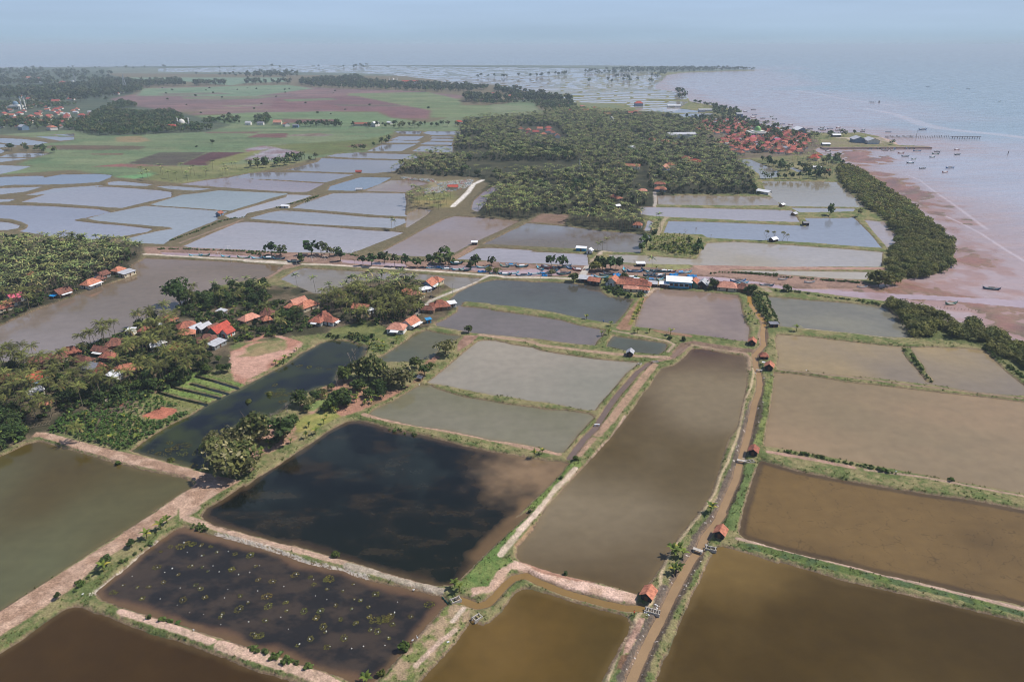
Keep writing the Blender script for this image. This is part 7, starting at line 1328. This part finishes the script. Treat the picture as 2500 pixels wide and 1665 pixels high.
# ------------------------------------------------------------------ bridges, sluices, nets
def span(name, s, w, th, z, mat, label, rails=True):
    a, b = pw(s, z); L_ = np.hypot(*(b-a)); e = bpy.data.objects.new(name, None); COL.objects.link(e); e.location = (*a, 0); e.rotation_euler = (0, 0, math.atan2(*(b-a)[::-1])); tag(e, label, 'bridge')
    put('deck', MB().box(0, L_, -w/2, w/2, z-th, z).mesh('deck', mat), e)
    for q in (.12, .88): put('abutment', MB().box(L_*q-.25, L_*q+.25, -w/2, w/2, -1, z-th).mesh('abutment', mat), e)
    if rails:
        for sd in (-1, 1): put('railing', MB().box(0, L_, sd*w/2-.07, sd*w/2+.07, z+.002, z+.5).mesh('railing', mat), e)
span('road_bridge', 'C3 790 442 738 530', 4.6, .5, 1.7, conc, 'concrete road bridge over the creek beside the olive tree clump')
span('footbridge', 'A3 1655 310 1735 338', 1.2, .25, 1.15, conc, 'white concrete footbridge next to the second canal hut', False)
span('footbridge', 'B3 2015 812 2090 826', 1.1, .25, 1.15, conc, 'rough concrete footbridge at the canal weir', False)
span('footbridge', 'C3 2175 1285 2225 1290', .9, .2, 1.1, conc, 'narrow plank bridge by the hut with the dish', False)
span('footbridge', 'B3 845 522 888 520', .5, .12, 1.0, aww, 'white plank across the straight canal', False)
def sluice(s, n, rot, label, w=2.2):
    p = pp(s, .5); e = bpy.data.objects.new('sluice', None); COL.objects.link(e); e.location = (*p, 0); e.rotation_euler = (0, 0, rot); tag(e, label, 'sluice gate')
    for sd in (-1, 1): put('side_wall', MB().box(-w, w, sd*.75-.12, sd*.75+.12, -.8, 1.15).mesh('side_wall', conc), e)
    for i in range(n): x_ = -w*.8+1.6*w*i/max(1, n-1); put('beam', MB().box(x_-.09, x_+.09, -.9, .9, 1.155, 1.3).mesh('beam', conc), e)
    put('gate_board', MB().box(-.05, .05, -.62, .62, -.6, .95).mesh('gate_board', wood), e)
sluice('A3 1320 838', 6, -.35, 'concrete ladder sluice with litter below the nearest hut'); sluice('A3 1800 322', 3, -.3, 'white frame sluice between canal and the lowest right pond', 1.8); sluice('A2 1725 745', 2, .5, 'stone sluice at the corner of the float pond', 1.6); sluice('A2 1900 890', 2, .7, 'broken concrete sluice at the bend of the brown channel', 1.4); sluice('B3 2120 835', 3, .1, 'weir blocks in front of the tarpaulin hut', 1.8); sluice('C3 1345 1228', 2, .2, 'little sluice at the head of the straight canal', 1.6); sluice('C3 1215 1245', 2, .9, 'white sluice left of the straight canal', 1.2)
gnet = plain('green_net', (44,120,104), .8, .2, 3)
a, b = pw('A2 1610 712 1665 775', .1); m = MB(); d = b-a
for i in range(10): m.box(-.02+i*.1, .02+i*.1, -.02, .02, -.3, .8)
m = MB(); n = 8
for i in range(n): q0 = a+d*i/n; q1 = a+d*(i+1)/n; m.add([(q0[0], q0[1], -.3), (q1[0], q1[1], -.3), (q1[0], q1[1], .5+.2*math.sin(i*2)), (q0[0], q0[1], .5+.2*math.sin(i*2-2)), (q0[0]+.06, q0[1], -.3), (q1[0]+.06, q1[1], -.3), (q1[0]+.06, q1[1], .5+.2*math.sin(i*2)), (q0[0]+.06, q0[1], .5+.2*math.sin(i*2-2))], [(0,1,2,3), (7,6,5,4), (3,2,6,7), (0,4,5,1)])
tag(put('fish_net', m.mesh('net', gnet)), 'green net staked across the corner of the float pond', 'net')
for s, l in (('C2 650 395', 'white lift net frame on the creek mud by the clump'), ('C2 545 400', 'smaller lift net frame left of the clump'), ('C2 885 345', 'white lift net frame left of the broad dark tree'), ('C2 820 350', 'bent white lift net frame by the dike end'), ('C1 1870 300', 'white lift net poles on the left creek'), ('C1 1790 345', 'pair of thin poles by the small fleet')):
    x, y = pp(s, .2); m = MB()
    for k in range(4): q = k*math.pi/2+.4; m.tube([(0, 0, 3.4), (1.8*math.cos(q), 1.8*math.sin(q), 2.9), (3.4*math.cos(q), 3.4*math.sin(q), .9)], .07, 4)
    m.tube([(0, 0, -.3), (0, 0, 3.5)], .09, 4); place1('lift_net', m.mesh('frame', frame), x, y, l, 'lift net')
for k, (s, l) in enumerate((('A3 1355 790', 'white sack heap right of the nearest hut'), ('A3 1275 855', 'white sack heap left of the ladder sluice'), ('A3 1365 850', 'pale rubble at the mouth of the ladder sluice'), ('B3 2075 795', 'pale rubble left of the tarpaulin hut'), ('A3 1775 270', 'dark rubble above the footbridge'), ('C3 2165 1310', 'white sacks on the path below the plank bridge'), ('C3 1255 682', 'white boulders at the corner of the square pond'), ('B2 1425 190', 'white jar on the bank by the tiny grey hut'), ('A2 1660 1083', 'white bag on the grassy dike'), ('C3 2300 1330', 'white blocks by the canal bank'))):
    x, y = pp(s); m = MB(); g = np.random.default_rng(k)
    for i in range(6): q = g.uniform(-.7, .7, 2)*(1 if k < 7 else .3); r = g.uniform(.12, .3); m.dome((q[0], q[1], 0), r, r*.9, 7, 3)
    place1('rubble', m.mesh('rubble', aww if 'white' in l else conc), x, y, l, 'rubble')
# ------------------------------------------------------------------ floats and weed in the dark pond
fl = [MB().box(-.24, .24, -.15, .15, -.05, .2).dome((.1, .05, .18), .17, .13, 7, 2).mesh('float', plain('foam_white', (206,206,200), .7, .06)), MB().dome((0, 0, -.02), .22, .24, 8, 3).mesh('float', bpy.data.materials['foam_white'])]
PF = scatter('A1 1050 560 1180 420 1330 320 1500 250 1750 280 2000 340 2300 410 A2 300 430 700 520 1000 620 1450 720 1560 780 1450 880 1300 990 1180 1130 1000 1230 700 1190 400 1100 0 1030 A1 1950 1000 1700 920 1500 830 1250 760 1000 720 900 680', 4.6, 201, -99, .45, .85); PF = PF[np.argsort(PF[:, 1])][:230]
rown = ['nearest', 'second', 'third', 'fourth', 'fifth', 'sixth', 'seventh', 'eighth', 'ninth', 'tenth']
for x, y in PF: place1('pond_float', fl[int(rng.integers(0, 2))], x, y, 'small white foam float on the dark weedy pond', 'float', 'white floats on the weedy pond', rng.uniform(.5, .95), z=.02)
def weed(seed, r):
    g = np.random.default_rng(seed); n = 60; a = g.uniform(0, 6.28, n); q = r*np.sqrt(g.uniform(.15, 1, n)); P = np.stack([q*np.cos(a), q*np.sin(a)*.8, g.uniform(.0, .05, n)], 1); c = lin((58,56,28))+(lin((104,100,40))-lin((58,56,28)))*g.random((n, 1))**2; N_ = np.tile([0, 0, 1.], (n, 1))
    V, F, Cc = leaf_quads(P, N_*8, .2, c, g); V[:, 2] = V[:, 2].clip(0.005, .1); return V, F, Cc
k = rng.random(len(PF)) < .55; massed('pond_weed', [weed(1, .6), weed(2, .9), weed(3, 1.2)], np.concatenate([PF[k]+rng.normal(0, .25, (k.sum(), 2)), pw('A2 1090 890 1130 870 1150 900 1180 880 1100 920 1060 900 1030 920 1170 900 660 570 690 565 560 610 530 550 1510 775 120 1030 90 1035 A1 1930 360 1660 280 1730 300 1580 280 1540 270 1400 300 1480 300 1320 340 950 680 920 675', 0)]), 'olive rings of weed round the white floats', 'pond weed', s0=.7, s1=1.5, zoff=.01)
PW2 = np.concatenate([scatter('B1 1150 760 1400 640 1650 700 1700 860 1500 850', 3.2, 202, -99, .45, .6), scatter('B2 180 200 330 160 560 200 400 320 150 380 80 330', 4.5, 203, -99, .45, .35), pw('B2 230 275 280 280 330 285 190 265 B2 440 45 520 55 600 62 680 72', 0)])
massed('swamp_weed', [weed(4, 1.3), weed(5, 1.8)], PW2, 'floating yellow green weed on the swamp pond', 'swamp weed', s0=.7, s1=1.6, zoff=.01)
# ------------------------------------------------------------------ burial ground
tb = []
for i, c in enumerate([(214,212,210), (206,190,184), (170,196,206), (190,120,112), (200,200,176)]):
    m = plain(f'grave_paint_{i}', c, .8, .12, 1)
    tb.append(MB().box(-1.1, 1.1, -.55, .55, -.3, .55).box(-1.25, -1.0, -.5, .5, .5, 1.5).box(1.0, 1.25, -.5, .5, .5, 1.3).mesh('grave', m))
PG = scatter('D2 1270 985 1560 1010 1570 1040 1700 1020 1870 1010 1850 1060 1700 1110 1560 1120 1460 1130 1480 1085 1600 1060 1540 1030 1280 1000', 3.4, 210, .3, .4, .9)
gr = np.argsort(PG[:, 1])[:290]; print('graves', len(PG), 'floats', len(PF))
for x, y in PG[gr]: place1('grave', tb[int(rng.choice(5, p=[.5, .16, .14, .1, .1]))], x, y, 'small painted grave in the burial ground beside the white road', 'grave', 'graves of the burial ground', rng.uniform(.8, 1.2), rot=rng.normal(.3, .1))
p = pp('D2 1700 1085'); house(p[0], p[1], 11, 7, 3, 2, .2, 'gable', 'R', 'c', 'small red roofed shelter in the middle of the burial ground', 'shelter', 'shelter', False, False)
# ------------------------------------------------------------------ white birds on the mud, people
def person(s, c, label, z=None):
    x, y = pp(s); V = [(0,0,.95),(0,0,1.2),(0,0,1.42),(0,0,1.52),(0,0,1.66),(.1,0,.9),(.13,.03,.5),(.12,-.02,.08),(.13,.12,.04),(-.1,0,.9),(-.14,-.05,.5),(-.15,-.14,.08),(-.15,0,.04),(.19,0,1.38),(.27,.05,1.12),(.22,.22,.98),(-.19,0,1.38),(-.28,-.02,1.12),(-.27,.08,.9)]
    E = [(0,1),(1,2),(2,3),(3,4),(0,5),(5,6),(6,7),(7,8),(0,9),(9,10),(10,11),(11,12),(2,13),(13,14),(14,15),(2,16),(16,17),(17,18)]
    me = bpy.data.meshes.new('person'); me.from_pydata(V, E, []); sk = plain('skin_'+c, (150,104,80), .6); cl = paint_c[c]
    o = put('person', me, None, (x, y, gz(x, y)), .8); m = o.modifiers.new('s', 'SKIN'); m.use_smooth_shade = True; me.materials.append(sk)
    rr = [.15,.16,.15,.06,.11,.09,.075,.05,.05,.09,.075,.05,.05,.075,.05,.04,.075,.05,.04]
    for i, r in enumerate(rr): me.skin_vertices[0].data[i].radius = (r, r*.85)
    me.skin_vertices[0].data[0].use_root = True; o.modifiers.new('u', 'SUBSURF').levels = 1; tag(o, label, 'person')
    put('shirt', MB().tube([(0, 0, .88), (0, 0, 1.15), (0, 0, 1.42), (0, 0, 1.47)], [.2, .2, .21, .1], 10).tube([(.2, 0, 1.4), (.28, .04, 1.14)], [.1, .08], 7).tube([(-.2, 0, 1.4), (-.29, -.02, 1.14)], [.1, .08], 7).mesh('shirt', cl, True), o)
    put('trousers', MB().tube([(0, 0, .98), (.1, 0, .85), (.13, .03, .5), (.12, -.02, .14)], [.19, .13, .1, .08], 8).tube([(0, 0, .98), (-.1, 0, .85), (-.14, -.05, .5), (-.15, -.12, .14)], [.19, .13, .1, .08], 8).mesh('trousers', paint_c['t'], True), o)
    put('hair', MB().dome((0, 0, 1.68), .13, .13, 10, 4).mesh('hair', dark, True), o)
paint_c = {'o': plain('shirt_orange', (206,84,44), .8, .1), 'b': plain('shirt_blue', (50,110,180), .8, .1), 'w': plain('shirt_white', (210,208,204), .8, .1), 't': plain('trousers_dark', (60,52,50), .8, .1)}
person('A3 1170 862', 'o', 'person in an orange shirt standing at the pond corner by the ladder sluice'); person('C3 918 900', 'b', 'person in a blue shirt on the curved dike edge'); person('B1 1890 0', 'w', 'person in a white shirt on the path above the bare plot')
bird = MB().tube([(-.25, 0, .35), (0, 0, .42), (.2, 0, .4)], [.03, .13, .06], 6).tube([(.18, 0, .4), (.26, 0, .6), (.36, 0, .66)], [.04, .03, .01], 5).tube([(0, .04, -.05), (0, .04, .35)], .015, 3).tube([(0, -.04, -.05), (0, -.04, .35)], .015, 3).mesh('egret', tarp_w)
for s, l in (('A2 1370 1065', 'left white egret on the float pond bank'), ('A2 1410 1055', 'right white egret on the float pond bank'), ('B4 1300 918', 'white egret on the long right dike'), ('A1 1590 985', 'white egret at the lower edge of the float pond'), ('A1 685 700', 'white egret at the stony corner'), ('A2 1380 650', 'dark legged egret on the stone bank'), ('B4 565 90', 'egret on the upper right dike'), ('C4 1110 690', 'egret on the creek mud')):
    x, y = pp(s); place1('egret', bird, x, y, l, 'bird', None, 1.5)
# fallen trunk and bamboo racks by the lower left wood, white mast trunk
x, y = pp('B1 345 530'); m = MB()
for k in range(6): m.tube([(k*1.1-3, -1.6, .55), (k*1.1-2.6, 1.6, .6)], .06, 4)
m.tube([(-3.4, -1.4, .5), (3.2, -1.3, .5)], .08, 4).tube([(-3.2, 1.4, .5), (3.3, 1.5, .5)], .08, 4)
for k in (-3, 0, 3): m.tube([(k, -1.4, -.3), (k, -1.4, .6)], .07, 4).tube([(k, 1.4, -.3), (k, 1.4, .6)], .07, 4)
place1('bamboo_rack', m.mesh('rack', wood), x, y, 'drying rack of bamboo poles beside the lower left wood', 'rack', rot=.4)
m = MB()
for k in range(22): m.tube([(k*1.9, 0, 0), (k*1.9+.1, 0, 1.3)], .09, 4)
a, b = pw('C4 1390 758 1505 768', .1); tag(put('stake_fence', m.mesh('stakes', wood), None, (*a, 0), math.atan2(*(b-a)[::-1])), 'row of old stakes on the mudflat above the mangroves', 'stakes')

# utility poles along the two roads, motorbikes at the row of houses
for i, (q, l) in enumerate((('C2 1530 735', 'utility pole at the bend by the rust brown roof'), ('C2 1700 668', 'utility pole halfway along the branch road'), ('C2 1860 598', 'utility pole near the road junction'), ('C2 1400 490', 'utility pole on the creek road right of the narrow pond'), ('C2 900 462', 'utility pole on the creek road above the narrow pond'), ('C2 420 440', 'utility pole on the creek road by the causeway'), ('C1 1900 408', 'utility pole on the creek road by the left fleet'), ('C3 400 548', 'utility pole on the creek road below the moored boats'))):
    x, y = pp(q); e = bpy.data.objects.new('utility_pole', None); COL.objects.link(e); e.location = (x, y, gz(x, y)); tag(e, l, 'utility pole')
    put('pole', MB().tube([(0, 0, -.4), (0, 0, 7.5)], [.13, .08], 6).mesh('pole', conc), e); put('crossarm', MB().box(-.8, .8, -.06, .06, 6.7, 6.85).mesh('crossarm', wood), e)
rub = plain('rubber', (34,34,36), .7)
for q, l, c in (('E 1385 445', 'dark motorbike parked left of the blue hall', 'navy'), ('E 1400 452', 'red motorbike parked left of the blue hall', 'red'), ('E 590 432', 'blue motorbike by the white roofed dark shed', 'blue'), ('C2 1100 470', 'red motorbike riding along the creek road', 'red')):
    x, y = pp(q); e = bpy.data.objects.new('motorbike', None); COL.objects.link(e); e.location = (x, y, gz(x, y)); e.rotation_euler = (0, 0, rng.uniform(-.4, .4)); tag(e, l, 'motorbike')
    put('body', MB().box(-.35, .35, -.12, .12, .4, .7).box(-.75, 0, -.14, .14, .7, .82).tube([(.35, 0, .6), (.5, 0, 1.0)], .05, 5).mesh('body', paint[c]), e); put('handlebar', MB().tube([(.48, -.33, 1.02), (.5, 0, .98), (.48, .33, 1.02)], .03, 4).mesh('handlebar', rub), e)
    for sx in (-.62, .62): put('wheel', MB().tube([(sx, -.06, .3), (sx, .06, .3)], .3, 12).mesh('wheel', rub), e)
# ------------------------------------------------------------------ labels: tell members of a group apart by what they stand next to, else by row and place
from collections import defaultdict
def short(l):
    for w in (' beside ', ' behind ', ' at ', ' by ', ' in ', ' among ', ' joined ', ' deep ', ' first ', ' nearest ', ' facing ', ' cut ', ' next ', ' right ', ' left ', ' under ', ' running ', ' below ', ' above ', ' over ', ' hemmed ', ' where ', ' standing ', ' tucked ', ' rising ', ' half ', ' hidden '):
        i = l.find(w)
        if i > 8: l = l[:i]
    return ' '.join(l.split()[:8])
LMS = [(x, y, l if len(l.split()) <= 8 else short(l)) for x, y, l, n in LM if n]
seen = defaultdict(int); 
for _, _, l in LMS: seen[l] += 1
LMS = [q for q in LMS if seen[q[2]] == 1]
gp = defaultdict(list)
for o in SC.objects:
    if o.parent is None and 'group' in o.keys() and 'category' in o.keys(): gp[(o['group'], o['label'])].append(o)
KN = {'palm': 'coconut palm', 'tree': 'leafy tree', 'banana plant': 'banana plant', 'mangrove': 'mangrove', 'house': 'house', 'float': 'white float', 'grave': 'grave', 'boat': 'boat'}
use = defaultdict(list); left = {}
for (g_, l_), os_ in gp.items():
    if len(os_) < 2 or 'post' in g_: continue
    left[(g_, l_)] = []
    for o in os_:
        x, y = o.location.x, o.location.y; c = o['category']
        if c in ('palm', 'tree', 'banana plant') and LMS:
            d, lx, ly, s = min((math.hypot(x-a, y-b), a, b, s) for a, b, s in LMS)
            if d < 18:
                dx, dy = x-lx, y-ly; rel = ('behind' if dy > 0 else 'in front of') if abs(dy) > abs(dx) else ('right of' if dx > 0 else 'left of'); use[(rel, s, c)].append((d, o)); continue
        left[(g_, l_)].append(o)
for (rel, s, c), q in use.items():
    q.sort(key=lambda t: t[0])
    for i, (d, o) in enumerate(q):
        w = KN.get(c, c); o['label'] = (f"{w} {rel} the {s}" if len(q) == 1 else f"{'nearest' if i == 0 else nth(i+1)+' nearest'} {w} {rel} the {s}")
for (g_, l_), rest_ in left.items():
    if len(rest_) < 2: continue
    rest_.sort(key=lambda o: o.location.y); nr = max(1, min(9, int(round(math.sqrt(len(rest_)/4))))); per = math.ceil(len(rest_)/nr); place = next((' '.join(g_.split()[i:]) for i, w in enumerate(g_.split()) if w in ('of', 'beside', 'by', 'in', 'at', 'behind', 'below', 'above', 'along', 'between', 'among', 'inside', 'under', 'on', 'right')), g_)
    for r in range(nr):
        row = sorted(rest_[r*per:(r+1)*per], key=lambda o: o.location.x/(o.location.y*CP+H*SP))
        for i, o in enumerate(row):
            w = KN.get(o['category'], o['category']); rw = 'front' if r == 0 else ('back' if r == nr-1 else nth(r+1))
            o['label'] = f"{w} {place}, {nth(i+1)} from left in the {rw} row" if nr > 1 else f"{w} {place}, {nth(i+1)} from left"
for o in SC.objects:
    if o.parent is None and 'label' in o.keys() and len(o['label'].split()) > 16: print('LONG', o['label'])
HAZE_D = 0.000105
# ------------------------------------------------------------------ haze
hz, t_, b_ = newmat('haze_air'); t_.nodes.remove(b_)
pv = t_.nodes.new('ShaderNodeVolumePrincipled'); pv.inputs['Color'].default_value = (0.72, 0.86, 1.0, 1)
pv.inputs['Density'].default_value = HAZE_D; pv.inputs['Anisotropy'].default_value = 0.0
t_.links.new(pv.outputs[0], t_.nodes['Material Output'].inputs['Volume'])
hb = MB().box(-62000, 62000, -3500, 57000, -3, H+8)
tag(put('haze', hb.mesh('haze', hz)), 'pale blue haze in the air over land and sea', 'haze', kind='stuff')
